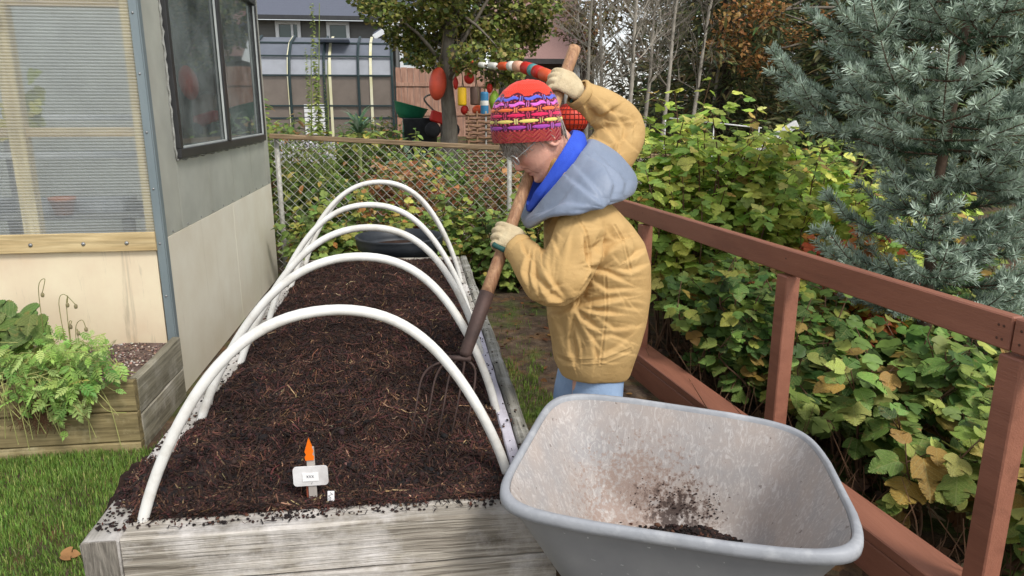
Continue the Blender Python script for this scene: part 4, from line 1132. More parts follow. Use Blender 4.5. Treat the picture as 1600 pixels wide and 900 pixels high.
def place_leaves(parent, tpl, pos, nrm, fwd, size, cols, nsingle):
    """the leaves that show largest become objects, the rest one joined part"""
    n = len(pos)
    sx_, sy_, d = project(pos)
    inf = (sx_ > -30) & (sx_ < 1630) & (sy_ > -30) & (sy_ < 930) & (d > .3)
    ctr = pos.mean(0)
    front = -((pos - ctr) @ (ctr - np.array([0, 0, CAM_H])) / np.linalg.norm(ctr - np.array([0, 0, CAM_H])))
    score = np.where(inf, size / d * 1130 + 30 * front, -1e6)
    order = np.argsort(-score)
    nsingle = min(nsingle, int(inf.sum()), 300)
    one, rest = order[:nsingle], order[nsingle:]
    if nsingle:
        x, y, z = rot_basis(nrm, fwd)
        base = WL[parent.name]
        mes = [leaf_mesh(t_, leaf_o) for t_ in (FINE if tpl is LOBED else (tpl,))]
        for i_ in one:
            o = bpy.data.objects.new('leaf', mes[int(i_) % len(mes)])
            R = Matrix(((x[i_][0], y[i_][0], z[i_][0]), (x[i_][1], y[i_][1], z[i_][1]), (x[i_][2], y[i_][2], z[i_][2])))
            M4 = R.to_4x4() @ Matrix.Scale(float(size[i_]), 4)
            M4.translation = Vector(pos[i_]) - base
            o.parent = parent; o.matrix_basis = M4
            o.color = (*map(float, cols[i_]), 1)
            COL.objects.link(o)
    if len(rest):
        if tpl is LOBED:
            h_ = rest[::2], rest[1::2]
            V, Fs, C = join(scatter(*LOBED2, pos[h_[0]], nrm[h_[0]], fwd[h_[0]], size[h_[0]], cols[h_[0]]), scatter(*LOBED3, pos[h_[1]], nrm[h_[1]], fwd[h_[1]], size[h_[1]], cols[h_[1]]))
        else: V, Fs, C = scatter(*tpl, pos[rest], nrm[rest], fwd[rest], size[rest], cols[rest])
        o = part('foliage', V, Fs, leaf_a, parent, True, C); o['kind'] = 'stuff'
def shrub(name, label, cat, ctr, spread, hts, nst, tpl, size, palette, wts, nsingle=0, group=None, twigs=3, node=.07, start=.25, droop=.35, colfun=None, lean=.35, smat=None, petiole=.35, jit=.18):
    """upright stems with opposite leaves on them and on side twigs"""
    ctr = Vector(ctr)
    root = empty(name, (ctr.x, ctr.y, float(ground_h(ctr.x, ctr.y)) if ctr.z is None else ctr.z), label, cat, group)
    sm = MB(); P, Nn, Fw, S = [], [], [], []
    def grow(path, r0, first):
        Ls = [0]
        for a, b in zip(path[:-1], path[1:]): Ls.append(Ls[-1] + (b - a).length)
        tot = Ls[-1]
        sm.tube(path, [r0 * (1 - .75 * l / tot) for l in Ls], 5, False)
        s = tot * first; k = 0
        while s < tot:
            j_ = max(i for i in range(len(Ls)) if Ls[i] <= s); j_ = min(j_, len(path) - 2)
            t = (s - Ls[j_]) / max(Ls[j_ + 1] - Ls[j_], 1e-6)
            p_ = path[j_].lerp(path[j_ + 1], t); d = (path[j_ + 1] - path[j_]).normalized()
            side = d.cross(Vector((random.gauss(0, 1), random.gauss(0, 1), .3))).normalized()
            for sg in (1, -1):
                h = (side * sg + d * .45 + Vector((0, 0, .15))).normalized()
                sz = random.uniform(*size) * (1.0 - .35 * (s / tot) ** 3)
                pet = sz * petiole
                q_ = p_ + h * pet
                sm.tube([p_, q_], .0012, 3, False)
                f_ = (h + Vector((0, 0, -droop * random.uniform(.3, 1.5)))).normalized()
                nn = (Vector((0, 0, 1)) * 1.0 + h * .35 + Vector((random.gauss(0, .28), random.gauss(0, .28) - .25, 0)))
                P.append(tuple(q_)); Nn.append(tuple(nn)); Fw.append(tuple(f_)); S.append(sz)
            s += node * random.uniform(.6, 1.4); k += 1
        # end leaf
        d = (path[-1] - path[-2]).normalized()
        P.append(tuple(path[-1])); Nn.append((random.gauss(0, .4), -.4 + random.gauss(0, .3), 1)); Fw.append(tuple(d + Vector((random.gauss(0, .5), random.gauss(0, .5), -.1)))); S.append(size[0] * .8)
    for k in range(nst):
        a = random.uniform(0, 2 * PI); r = math.sqrt(random.random())
        bx_, by_ = ctr.x + spread[0] * r * math.cos(a) * .8, ctr.y + spread[1] * r * math.sin(a) * .8
        h = random.uniform(*hts) * (1 - .25 * r * r)
        out = Vector((math.cos(a) * spread[0], math.sin(a) * spread[1], 0)) * lean * random.uniform(.2, 1.2)
        b0 = Vector((bx_, by_, float(ground_h(bx_, by_)) - .02))
        bend = Vector((random.gauss(0, .06), random.gauss(0, .06), 0))
        path = smooth_path([b0, b0 + Vector((0, 0, h * .35)) + out * .2 + bend, b0 + Vector((0, 0, h * .7)) + out * .55 - bend, b0 + Vector((0, 0, h)) + out], 3)
        grow(path, .006 + .004 * h, start)
        for q in range(twigs):
            t = random.uniform(.35, .9); p_ = path[int(t * (len(path) - 1))]
            aa = random.uniform(0, 2 * PI); l_ = h * random.uniform(.18, .36)
            d = Vector((math.cos(aa), math.sin(aa), random.uniform(.2, .9))).normalized()
            grow([p_, p_ + d * l_ * .5 + Vector((0, 0, .01)), p_ + d * l_ + Vector((0, 0, .02))], .004, .25)
    P, Nn, Fw, S = map(np.array, (P, Nn, Fw, S))
    C = pal(palette, wts, len(P), jit)
    if colfun is not None: C = colfun(P, C)
    sm.build('stems', smat or stem_m, root, True)
    place_leaves(root, tpl, P, Nn, Fw, S, C, nsingle)
    return root
YG = [srgb(208, 220, 104), srgb(180, 204, 96), srgb(146, 178, 88), srgb(228, 226, 122), srgb(206, 178, 98)]
MG = [srgb(126, 156, 94), srgb(98, 132, 76), srgb(158, 176, 108), srgb(72, 104, 60), srgb(160, 138, 88)]
DG = [srgb(98, 132, 76), srgb(120, 152, 88), srgb(72, 104, 62), srgb(150, 162, 88), srgb(146, 124, 78)]
PG = [srgb(162, 184, 108), srgb(186, 200, 128), srgb(132, 160, 92), srgb(198, 192, 122), srgb(162, 136, 86), srgb(96, 126, 70)]
warm = lambda L_: [(c[0] * 1.10, c[1] * 1.0, c[2] * .70, 1) for c in L_]
MG, DG, PG = warm(MG), warm(DG), warm(PG)
g_s = 'leafy shrubs beyond the railing'
shrub('lobed_leaf_shrub', 'low shrub with big pale green lobed leaves beside the nearest railing post', 'shrub', (2.02, 1.92, -.12), (.42, .42), (.45, .74), 17, LOBED, (.095, .15), PG, [3, 2.2, 3, 1, 1.4, 1.5], 150, g_s, 2, .085, .62, .5)
shrub('lobed_leaf_shrub', 'low green shrub behind the railing between the two right hand posts', 'shrub', (2.12, 2.75, -.12), (.45, .42), (.45, .78), 24, LOBED, (.085, .125), MG, [3, 3, 2, 2, 1.2], 160, g_s, 3, .09, .42, .45)
shrub('lobed_leaf_shrub', 'dark green shrub behind the railing right of the yellow jacket', 'shrub', (1.80, 3.55, -.12), (.38, .55), (.55, .95), 30, LOBED, (.065, .10), DG, [3, 3, 2, 1.5, .8], 150, g_s, 3, .075, .25, .45)
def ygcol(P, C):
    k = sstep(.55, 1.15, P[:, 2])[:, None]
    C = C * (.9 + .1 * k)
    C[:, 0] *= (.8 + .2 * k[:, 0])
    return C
shrub('yellowing_shrub', 'tall shrub with yellow green lobed leaves right behind the jacket', 'shrub', (1.98, 4.75, -.1), (.58, .50), (1.25, 1.9), 38, LOBED, (.075, .12), YG, [3, 4, 2.5, 1.5, .6], 230, g_s, 4, .075, .28, .45)
shrub('yellowing_shrub', 'yellow green shrub between the tall shrub and the blue spruce', 'shrub', (2.72, 4.75, -.1), (.6, .50), (.95, 1.5), 36, LOBED, (.075, .115), YG, [3, 4, 2.5, 2, .6], 220, g_s, 4, .075, .25, .45)
RD = [srgb(226, 120, 74), srgb(216, 150, 70), srgb(206, 178, 78), srgb(210, 86, 66), srgb(168, 168, 78)]
shrub('autumn_shrub', 'small shrub with orange and red leaves behind the top rail', 'shrub', (2.52, 4.05, -.1), (.42, .28), (.7, 1.1), 22, LOBED, (.07, .105), RD, [2, 3, 3, 1.4, 3], 130, g_s, 3, .08, .35, .4)
shrub('dark_shrub', 'shaded green shrub under the blue spruce', 'shrub', (2.75, 2.55, -.12), (.5, .5), (.4, .7), 20, LOBED, (.08, .12), MG, [3, 3, 1, 3, 1], 110, g_s, 3, .09, .25, .45)
shrub('dark_shrub', 'dense dark green shrub filling the gap below the yellow shrubs', 'shrub', (2.35, 4.2, -.1), (.7, .4), (.45, .75), 26, LOBED, (.065, .1), DG, [3, 3, 3, 1.2, .5], 100, g_s, 3, .08, .2, .45)
shrub('dark_shrub', 'green shrub filling the far side behind the tall yellow shrub', 'shrub', (2.4, 6.0, 0), (1.1, .6), (.8, 1.45), 34, LOBED, (.07, .11), DG + YG[:2], [3, 3, 2, 1.5, .5, 2, 2], 0, g_s, 3, .09, .2, .45)
shrub('yellowing_shrub', 'yellow green shrub at the foot of the dark conifers', 'shrub', (3.9, 5.6, 0), (.9, .7), (.8, 1.3), 26, LOBED, (.075, .115), YG, [3, 3, 3, 1, 1], 0, g_s, 3, .1, .2, .45)
shrub('dark_shrub', 'green shrub at the right edge behind the blue spruce trunk', 'shrub', (3.7, 4.3, -.1), (.6, .5), (.4, .75), 26, LOBED, (.07, .11), MG, [3, 3, 2, 2, 1], 0, g_s, 3, .08, .2, .45)
shrub('dark_shrub', 'low green shrub under the right hand boughs of the blue spruce', 'shrub', (3.5, 3.2, -.1), (.5, .5), (.35, .6), 22, LOBED, (.07, .11), MG, [3, 3, 2, 2, 1], 0, g_s, 3, .08, .2, .45)
# dry sticks on the ground beyond the railing
ds = MB()
for k in range(420):
    y = random.uniform(1.0, 4.2); x = rail_x(y) + random.uniform(.06, 1.1)
    z = float(ground_h(x, y)); h = random.uniform(.08, .34)
    d = Vector((random.gauss(0, .35), random.gauss(0, .35), 1))
    b0 = Vector((x, y, z - .01)); ds.tube([b0, b0 + d * h * .5 + Vector((random.gauss(0, .01), 0, 0)), b0 + d * h], [.003, .0025, .001], 4, False)
o = ds.build('dry_stems', simple('dry stem', srgb(126, 96, 70), srgb(92, 66, 48), 20, .9, .1), None); tag(o, 'thicket of thin dry brown stems on the ground beyond the railing', 'dry stems', kind='stuff')
n = 900
yy = RNG.uniform(1.0, 4.5, n); xx = 1.235 + (3.956 - yy) * .1256 + RNG.uniform(.05, 1.5, n)
pp = np.stack([xx, yy, ground_h(xx, yy) + RNG.uniform(0, .05, n)], 1)
V, Fs, C = scatter(*LOBED, pp, np.stack([RNG.normal(0, .6, n), RNG.normal(0, .6, n), np.ones(n)], 1), RNG.normal(0, 1, (n, 3)), RNG.uniform(.03, .08, n), pal([srgb(110, 80, 56), srgb(140, 108, 80), srgb(84, 60, 44), srgb(172, 150, 120)], [3, 2, 3, .6], n))
tag(part('leaf_litter', V, Fs, leaf_a, None, True, C), 'curled brown leaves lying under the shrubs beyond the railing', 'leaf litter', kind='stuff')

# ------------------------------------------------------------------ blue spruce
needle_m = leaf_mat('spruce needle', rough=.5, trans=.12, vary=.2)
def spruce(ctr, H_, rad, label):
    ctr = Vector(ctr)
    root = empty('blue_spruce', ctr, label, 'spruce tree')
    MB().tube([ctr + Vector((.01 * math.sin(k), .01 * math.cos(k * 1.3), H_ * k / 12 - .05)) for k in range(13)], [.036 * (1 - k / 12.6) + .004 for k in range(13)], 10).build('trunk', bark_s, root, True)
    shoots = []                                      # (path, age 0 tip..1 old)
    z = .52; a0 = 0
    while z < H_ - .1:
        nb = 5
        ln = rad * (1 - z / H_) ** .62 * float(np.interp(z, [.5, 1.1, 1.45, 1.6], [.52, .66, .98, 1.08]))
        a0 += .9
        for k in range(nb):
            a = a0 + 2 * PI * k / nb + random.gauss(0, .12)
            l_ = ln * random.uniform(.55, 1.15)
            d = Vector((math.cos(a), math.sin(a), 0))
            rise = random.uniform(.0, .22) + .30 * (z / H_)
            p0 = ctr + Vector((0, 0, z + random.uniform(-.05, .05)))
            path = smooth_path([p0, p0 + d * l_ * .35 + Vector((0, 0, l_ * (rise * .3 - .06))), p0 + d * l_ * .7 + Vector((0, 0, l_ * rise * .6)), p0 + d * l_ + Vector((0, 0, l_ * (rise + .22)))], 4)
            shoots.append((path, .0, 1.0))
            sd_ = d.cross(Vector((0, 0, 1)))
            m = len(path) - 1
            s = .25
            while s < .97:
                i_ = s * m; j_ = min(int(i_), m - 1); p_ = path[j_].lerp(path[j_ + 1], i_ - j_)
                tl = l_ * (.42 * (1 - s) + .14) * random.uniform(.7, 1.25)
                for sg in (1, -1):
                    dd = (d * random.uniform(.75, 1.0) + sd_ * sg * random.uniform(.7, 1.0) + Vector((0, 0, random.uniform(-.05, .6)))).normalized()
                    e_ = p_ + dd * tl
                    tp_ = [p_, p_.lerp(e_, .5) + Vector((0, 0, -.01)), e_ + Vector((0, 0, tl * .12))]
                    shoots.append((tp_, .0 if s > .6 else .1, .75))
                    if tl > .2:
                        for q in (.55,):
                            for s2 in (1, -1):
                                pp_ = p_.lerp(e_, q); d2 = (dd + d * .2 + dd.cross(Vector((0, 0, 1))) * s2 * .9 + Vector((0, 0, random.uniform(-.1, .3)))).normalized()
                                shoots.append(([pp_, pp_ + d2 * tl * .4 * random.uniform(.7, 1.2)], .1, .3))
                s += random.uniform(.17, .25) * (1 if l_ > .5 else 1.5)
        z += random.uniform(.15, .20)
    shoots.append(([ctr + Vector((0, 0, H_ - .3)), ctr + Vector((0, 0, H_ + .15))], 0, 0))
    tw = MB(); P0, D0, SEG, AGE_SHADE = [], [], [], []
    for path, age_shade, inner in shoots:
        ls = sum((b - a).length for a, b in zip(path[:-1], path[1:]))
        tw.tube(path, [.006 * (1 - .6 * i_ / (len(path) - 1)) * min(1, ls * 2 + .35) for i_ in range(len(path))], 4, False)
        acc = 0
        for a, b in zip(path[:-1], path[1:]):
            l_ = (b - a).length; nn = max(int(l_ * 900), 3)
            t = (np.arange(nn) + RNG.random(nn)) / nn
            d = np.array((b - a).normalized())
            P0.append(np.array(a)[None] + t[:, None] * np.array(b - a)[None]); D0.append(np.repeat(d[None], nn, 0))
            AGE_SHADE.append(np.full(nn, age_shade) + inner * (1 - (acc + t * l_) / ls)); acc += l_
    tw.build('branches', bark_s, root, True)
    P0, D0, AGE_SHADE = np.concatenate(P0), np.concatenate(D0), np.concatenate(AGE_SHADE)
    keep = RNG.random(len(P0)) > AGE_SHADE * .45
    P0, D0, AGE_SHADE = P0[keep], D0[keep], AGE_SHADE[keep]
    n = len(P0)
    r = RNG.normal(0, 1, (n, 3)); r[:, 2] += .35; r -= D0 * np.sum(r * D0, 1, keepdims=True); r /= np.linalg.norm(r, axis=1, keepdims=True)
    nd = r * .85 + D0 * RNG.uniform(.45, .9, (n, 1)); nd /= np.linalg.norm(nd, axis=1, keepdims=True)
    ln = RNG.uniform(.030, .046, (n, 1)) 
    sd_ = np.cross(nd, RNG.normal(0, 1, (n, 3))); sd_ /= np.linalg.norm(sd_, axis=1, keepdims=True)
    w = .0021
    b0 = P0 + r * .003
    V = np.stack([b0 - sd_ * w, b0 + sd_ * w, b0 + nd * ln * .75 + sd_ * w * .8, b0 + nd * ln, b0 + nd * ln * .75 - sd_ * w * .8], 1).reshape(-1, 3)
    bb = np.arange(n)[:, None] * 5
    Fs = np.concatenate([bb + np.array([[0, 1, 2]]), bb + np.array([[0, 2, 4]]), bb + np.array([[4, 2, 3]])], 0)
    tip = np.array(srgb(196, 213, 194)[:3]); old = np.array(srgb(62, 86, 60)[:3])  # older needles, darkened further to paint in the shade inside the boughs
    a = np.clip(AGE_SHADE * 1.25, 0, 1)[:, None]
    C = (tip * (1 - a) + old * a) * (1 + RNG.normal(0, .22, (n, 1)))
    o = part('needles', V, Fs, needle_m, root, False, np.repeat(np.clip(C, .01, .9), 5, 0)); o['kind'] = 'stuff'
spruce((2.68, 3.42, -.08), 3.0, 1.34, 'blue spruce with silvery needles rising behind the railing on the right')

# ------------------------------------------------------------------ background trees
def conifer(ctr, H_, rad, n, palette, wts, label, z0=.4):
    c = Vector(ctr); root = empty('conifer', c, label, 'conifer', 'dark conifers behind the garden')
    MB().tube([c + Vector((0, 0, H_ * k / 6 - .1)) for k in range(7)], [.16 * (1 - k / 6.3) for k in range(7)], 8).build('trunk', bark_d, root, True)
    nb = int(H_ * 9); P, D = [], []
    br = MB()
    for k in range(nb):
        z = z0 + (H_ - z0 - .1) * (k + random.random()) / nb
        a = k * 2.4 + random.gauss(0, .3); l_ = rad * (1 - z / H_) ** .7 * random.uniform(.6, 1.1) + .15
        d = Vector((math.cos(a), math.sin(a), 0)); p0 = c + Vector((0, 0, z))
        path = [p0, p0 + d * l_ * .5 + Vector((0, 0, .02 * l_)), p0 + d * l_ + Vector((0, 0, -.25 * l_))]
        br.tube(path, [.025, .014, .005], 4, False)
        m = int(n * 2.0 / nb * (.5 + l_ / rad))
        t = RNG.random(m) ** .7; side = np.array(d.cross(Vector((0, 0, 1))))
        i0 = np.array(p0)[None] + t[:, None] * np.array(d * l_)[None] + (t ** 2)[:, None] * np.array([0, 0, -.25 * l_])[None]
        off = RNG.normal(0, .24, (m, 1)) * (1.25 - t[:, None]) * l_
        P.append(i0 + off * side[None] + RNG.normal(0, .05, (m, 3)) + np.array([0, 0, 1.0]) * (RNG.normal(-.10, .16, (m, 1))))
        D.append(np.array(d)[None] * .8 + np.sign(off) * side[None] * RNG.uniform(.2, 1, (m, 1)) + np.array([0, 0, -.5]) + RNG.normal(0, .4, (m, 3)))
    br.build('branches', bark_d, root)
    P, D = np.concatenate(P), np.concatenate(D); n = len(P)
    V, Fs, C = scatter(*SPRAY, P, np.stack([RNG.normal(0, .5, n), RNG.normal(-.3, .5, n), np.ones(n)], 1), D, RNG.uniform(.13, .30, n), pal(palette, wts, n, .25))
    o = part('crown', V, Fs, leaf_a, root, False, C); o['kind'] = 'stuff'
CP = [srgb(116, 120, 76), srgb(92, 104, 68), srgb(140, 132, 86), srgb(152, 126, 82), srgb(70, 84, 58)]
gr = 0
cf = [((5.6, 13.0), 8.0, 1.9, 5200, [3, 3, 2, .6, 2], 'olive conifer behind the white beam'), ((7.8, 14.0), 9, 2.1, 5200, [3, 3, 2, .6, 2], 'dark conifer left of the patch of sky'),
      ((11.6, 15.0), 9, 2.0, 5200, [3, 3, 2, .5, 2], 'dark conifer behind the top of the blue spruce'), ((13.8, 14.0), 9, 2.2, 5000, [3, 2, 2, .5, 2], 'conifer at the right edge behind the spruce'),
      ((6.6, 10.2), 4.2, 1.5, 4200, [3, 3, 1, .3, 3], 'low dark conifer behind the yellow green shrubs'), ((9.2, 11.0), 3.4, 1.5, 4200, [3, 3, 2, .4, 2], 'low conifer below the patch of sky'),
      ((6.6, 15.8), 9, 1.6, 4200, [2, 3, 2, 1, 2], 'tall conifer behind the bare birches'), ((9.6, 19.0), 5.2, 2.0, 3000, [3, 3, 2, .5, 2], 'far conifer seen under the patch of sky'), ((7.6, 18.5), 9, 2.0, 3600, [2, 2, 3, 2, 1], 'brownish conifer far behind the bare birches'), ((16.5, 15.5), 9, 2.3, 4000, [3, 3, 2, .5, 2], 'outermost conifer at the far right'), ((11.2, 10.6), 3.0, 1.4, 3600, [3, 3, 2, .4, 2], 'bushy low conifer behind the blue spruce')]
for (x, y), h, r, n_, w_, lab in cf: conifer((x, y, float(ground_h(x, y)) - .1), h, r, n_, CP, w_, lab, .3)
def crown_tree(name, label, cat, ctr, trunk, limbs, clumps, n, tpl, size, palette, wts, bark, tr=.09, group=None, flat=.8, gravity=.3):
    """tapered trunk, limbs to each leaf clump, leaves spread through the clumps"""
    c = Vector(ctr); root = empty(name, c, label, cat, group)
    MB().tube(trunk, [tr * (1 - .6 * k / (len(trunk) - 1)) for k in range(len(trunk))], 10).build('trunk', bark, root, True)
    lb = MB(); P = []
    for (cx, cy, cz, r) in clumps:
        t = random.uniform(.45, .95); p0 = trunk[int(t * (len(trunk) - 1))]
        e = Vector((cx, cy, cz)); lb.tube(smooth_path([p0, p0.lerp(e, .5) + Vector((random.gauss(0, .06), random.gauss(0, .06), .08)), e], 3), [.03, .028, .025, .02, .014, .01, .006], 5, False)
        m = int(n * r ** 2 / sum(q[3] ** 2 for q in clumps))
        d = RNG.normal(0, 1, (m, 3)); d /= np.linalg.norm(d, axis=1, keepdims=True)
        rr = RNG.random((m, 1)) ** .45 * r
        P.append(np.array([cx, cy, cz])[None] + d * rr * np.array([1, 1, flat]))
        for q in range(7):
            dd = Vector(tuple(d[q])) * r * .9; lb.tube([e, e + dd * .5, e + dd], [.006, .004, .002], 4, False)
    lb.build('limbs', bark, root, True)
    P = np.concatenate(P); n = len(P)
    fwd = RNG.normal(0, 1, (n, 3)); fwd[:, 2] -= gravity * 2
    nr = RNG.normal(0, .6, (n, 3)); nr[:, 2] += .9; nr[:, 1] -= .3
    V, Fs, C = scatter(*tpl, P, nr, fwd, RNG.uniform(*size, n), pal(palette, wts, n, .22))
    o = part('crown', V, Fs, leaf_a, root, True, C); o['kind'] = 'stuff'
    return root
# the maple hung with floats
TX, TY = .47, 10.2; tz0 = float(ground_h(TX, TY))
trk = smooth_path([Vector((TX, TY, tz0 - .1)), Vector((TX + .02, TY, 1.2)), Vector((TX - .02, TY, 2.0)), Vector((TX + .08, TY, 3.0)), Vector((TX + .05, TY, 3.9))], 4)
cl = []
for px, py, r in ((600, 15, .30), (575, 5, .25), (640, 45, .30), (650, 80, .26), (690, 60, .36), (730, 55, .38), (770, 60, .36), (810, 60, .34), (835, 45, .30), (700, 20, .42), (750, 15, .45), (800, 15, .40), (845, 15, .30), (660, 10, .36), (790, 88, .24), (730, 90, .28), (620, 60, .2), (670, 95, .2), (770, 122, .2), (800, 120, .18)):
    y = TY + random.uniform(-.7, .5); p_ = PY(px, py, y); cl.append((p_.x, p_.y, p_.z, r))
for k in range(16):
    a = random.uniform(0, 2 * PI); r = random.uniform(.3, 1.25); cl.append((TX + .2 + r * math.cos(a), TY + r * math.sin(a), random.uniform(2.9, 4.3), random.uniform(.35, .55)))
crown_tree('maple_tree', 'olive green maple hung with coloured floats beyond the fence', 'maple tree', (TX, TY, tz0), trk, None, cl, 26000, LOBED, (.034, .066), [srgb(144, 150, 74), srgb(116, 128, 64), srgb(172, 166, 92), srgb(88, 102, 54), srgb(186, 168, 108)], [3, 3, 2, 2, .8], bark_g, .125)
# wood far behind, one mass of dark sprays
n = 40000
fx_ = RNG.uniform(6.6, 36, n); fy_ = RNG.uniform(21, 27, n); fz_ = RNG.uniform(.6, 10, n)
kq = vnoise(np.stack([fx_, fy_ * .4, fz_ * .8], 1), .9, 3) > -.7
fp = np.stack([fx_, fy_, fz_], 1)[kq]; n = len(fp)
V, Fs, C = scatter(*SPRAY, fp, np.stack([RNG.normal(0, .6, n), RNG.normal(-.6, .5, n), np.ones(n)], 1), RNG.normal(0, 1, (n, 3)) + np.array([0, 0, -.6]), RNG.uniform(.35, .7, n), pal([srgb(120, 116, 80), srgb(96, 102, 70), srgb(146, 132, 98), srgb(136, 116, 90), srgb(156, 144, 122)], [3, 3, 2, 1.5, 1], n, .25))
tag(part('far_wood', V, Fs, leaf_a, None, False, C), 'mass of dark brownish woodland closing the view behind the trees', 'wood', kind='stuff')
# tree with brownish leaves over the roof on the right of the maple
for (x, y, h, label, palette, n_, cls) in (
    (3.1, 13.0, 3.6, 'thin brown leaved tree over the pink roof', [srgb(132, 116, 78), srgb(110, 108, 66), srgb(160, 120, 78)], 1500, [(900, 15, .4), (930, 40, .4), (890, 45, .3), (960, 10, .4), (915, 70, .3), (935, 90, .3)]),
    (7.2, 12.0, 3.6, 'tree with sparse orange brown leaves in front of the conifers', [srgb(186, 138, 82), srgb(166, 122, 76), srgb(200, 160, 100)], 1300, [(1150, 30, .45), (1175, 90, .4), (1130, 75, .35), (1290, 35, .35), (1200, 15, .4), (1240, 60, .3)]),):
    z0 = float(ground_h(x, y)); t_ = smooth_path([Vector((x, y, z0 - .1)), Vector((x + .05, y, z0 + h * .5)), Vector((x, y, z0 + h))], 4)
    cc = []
    for px, py, r in cls: p_ = PY(px, py, y + random.uniform(-.4, .4)); cc.append((p_.x, p_.y, p_.z, r))
    crown_tree('autumn_tree', label, 'tree', (x, y, z0), t_, None, cc, n_, QUADL, (.06, .11), palette, [3, 2, 1], bark_g, .06)
def bare_tree(x, y, h, lean, label, mat, seed):
    rnd = random.Random(seed); z0 = float(ground_h(x, y))
    root = empty('birch_tree', (x, y, z0), label, 'birch tree', 'bare birches behind the garden')
    b0 = Vector((x, y, z0 - .1)); path = smooth_path([b0, b0 + Vector((lean * .3, 0, h * .4)), b0 + Vector((lean * .55, rnd.gauss(0, .1), h * .7)), b0 + Vector((lean, 0, h))], 4)
    MB().tube(path, [.036 * (1 - .8 * k / (len(path) - 1)) + .004 for k in range(len(path))], 8).build('trunk', mat, root, True)
    br = MB()
    def grow(p, d, l_, r, dep):
        q = [p]; dd = d.copy()
        for k in range(4):
            dd = (dd + Vector((rnd.gauss(0, .14), rnd.gauss(0, .14), rnd.gauss(.05, .08)))).normalized(); q.append(q[-1] + dd * l_ / 4)
        br.tube(q, [r, r * .8, r * .6, r * .45, r * .25], 3, False)
        if dep:
            for k in range(5):
                i_ = rnd.randint(1, 3); a = rnd.uniform(0, 2 * PI)
                nd = (dd * .8 + Vector((math.cos(a), math.sin(a), rnd.uniform(-.1, .6))) * .75).normalized()
                grow(q[i_].lerp(q[i_ + 1], rnd.random()), nd, l_ * rnd.uniform(.4, .65), r * .5, dep - 1)
    for k in range(22):
        i_ = rnd.randint(4, len(path) - 2); a = rnd.uniform(0, 2 * PI)
        grow(path[i_], Vector((math.cos(a), math.sin(a), rnd.uniform(.3, 1.1))).normalized(), h * rnd.uniform(.14, .26), .011, 2)
    br.build('branches', bark_g if seed % 2 else mat, root)
for k, (px, y, h, lean, lab) in enumerate(((978, 10.5, 4.2, .25, 'bare birch with the thickest pale trunk above the yellow shrubs'), (1030, 11, 4.2, .45, 'bare leaning birch right of the thick pale birch'), (1000, 12, 4.2, .5, 'thin bare birch between the two pale birches'), (1075, 11.5, 4, .5, 'bare birch at the edge of the dark conifers'), (945, 12, 4, -.2, 'thin bare birch left of the thick pale birch'), (1110, 12.5, 4, .3, 'bare birch in front of the orange leaved tree'), (915, 11.5, 3.6, .1, 'small bare tree beside the pink roof'))):
    p_ = PY(px, 150, y); bare_tree(p_.x, y, h, lean, lab, bark_w, k)

# ------------------------------------------------------------------ planting around the fence
BR = [srgb(132, 160, 92), srgb(106, 136, 76), srgb(164, 178, 100), srgb(80, 106, 62), srgb(188, 178, 106), srgb(182, 134, 88)]
BR = [(c[0] * 1.12, c[1] * 1.04, c[2] * .78, 1) for c in BR]
gf = 'bramble canes along the chain link fence'
for (x, y, sp, ht, n_, lab, ns, wts) in (
    (.75, 6.0, (.30, .3), (.45, .85), 20, 'bramble with broad green leaves right of the rear hoops', 110, [3, 3, 2, 2, .5, .4]),
    (.35, 6.15, (.30, .25), (.5, .9), 16, 'bramble growing behind the black tub on its right', 90, [3, 2, 3, 1, 1, .6]),
    (-.3, 6.3, (.32, .2), (.5, .95), 14, 'bramble growing straight behind the black tub', 80, [3, 2, 2, 1, 1.5, 1.5]),
    (-.85, 6.25, (.25, .22), (.45, .85), 14, 'bramble in the corner between greenhouse and black tub', 90, [3, 3, 3, 1, .5, .3]),
    (1.2, 6.1, (.3, .3), (.5, .9), 14, 'bramble behind the gardener in front of the fence', 0, [3, 3, 2, 2, .5, .5]),
    (-.62, 5.68, (.16, .14), (.3, .5), 7, 'small leafy plant left of the black tub', 40, [3, 3, 2, 1, .3, .1])):
    shrub('bramble', lab, 'bramble', (x, y, 0), sp, ht, n_, LOBED, (.06, .10), BR, wts, ns, gf, 3, .085, .15, .5)
DRY = [srgb(196, 140, 92), srgb(172, 112, 74), srgb(206, 170, 118), srgb(140, 96, 66), srgb(130, 128, 70)]
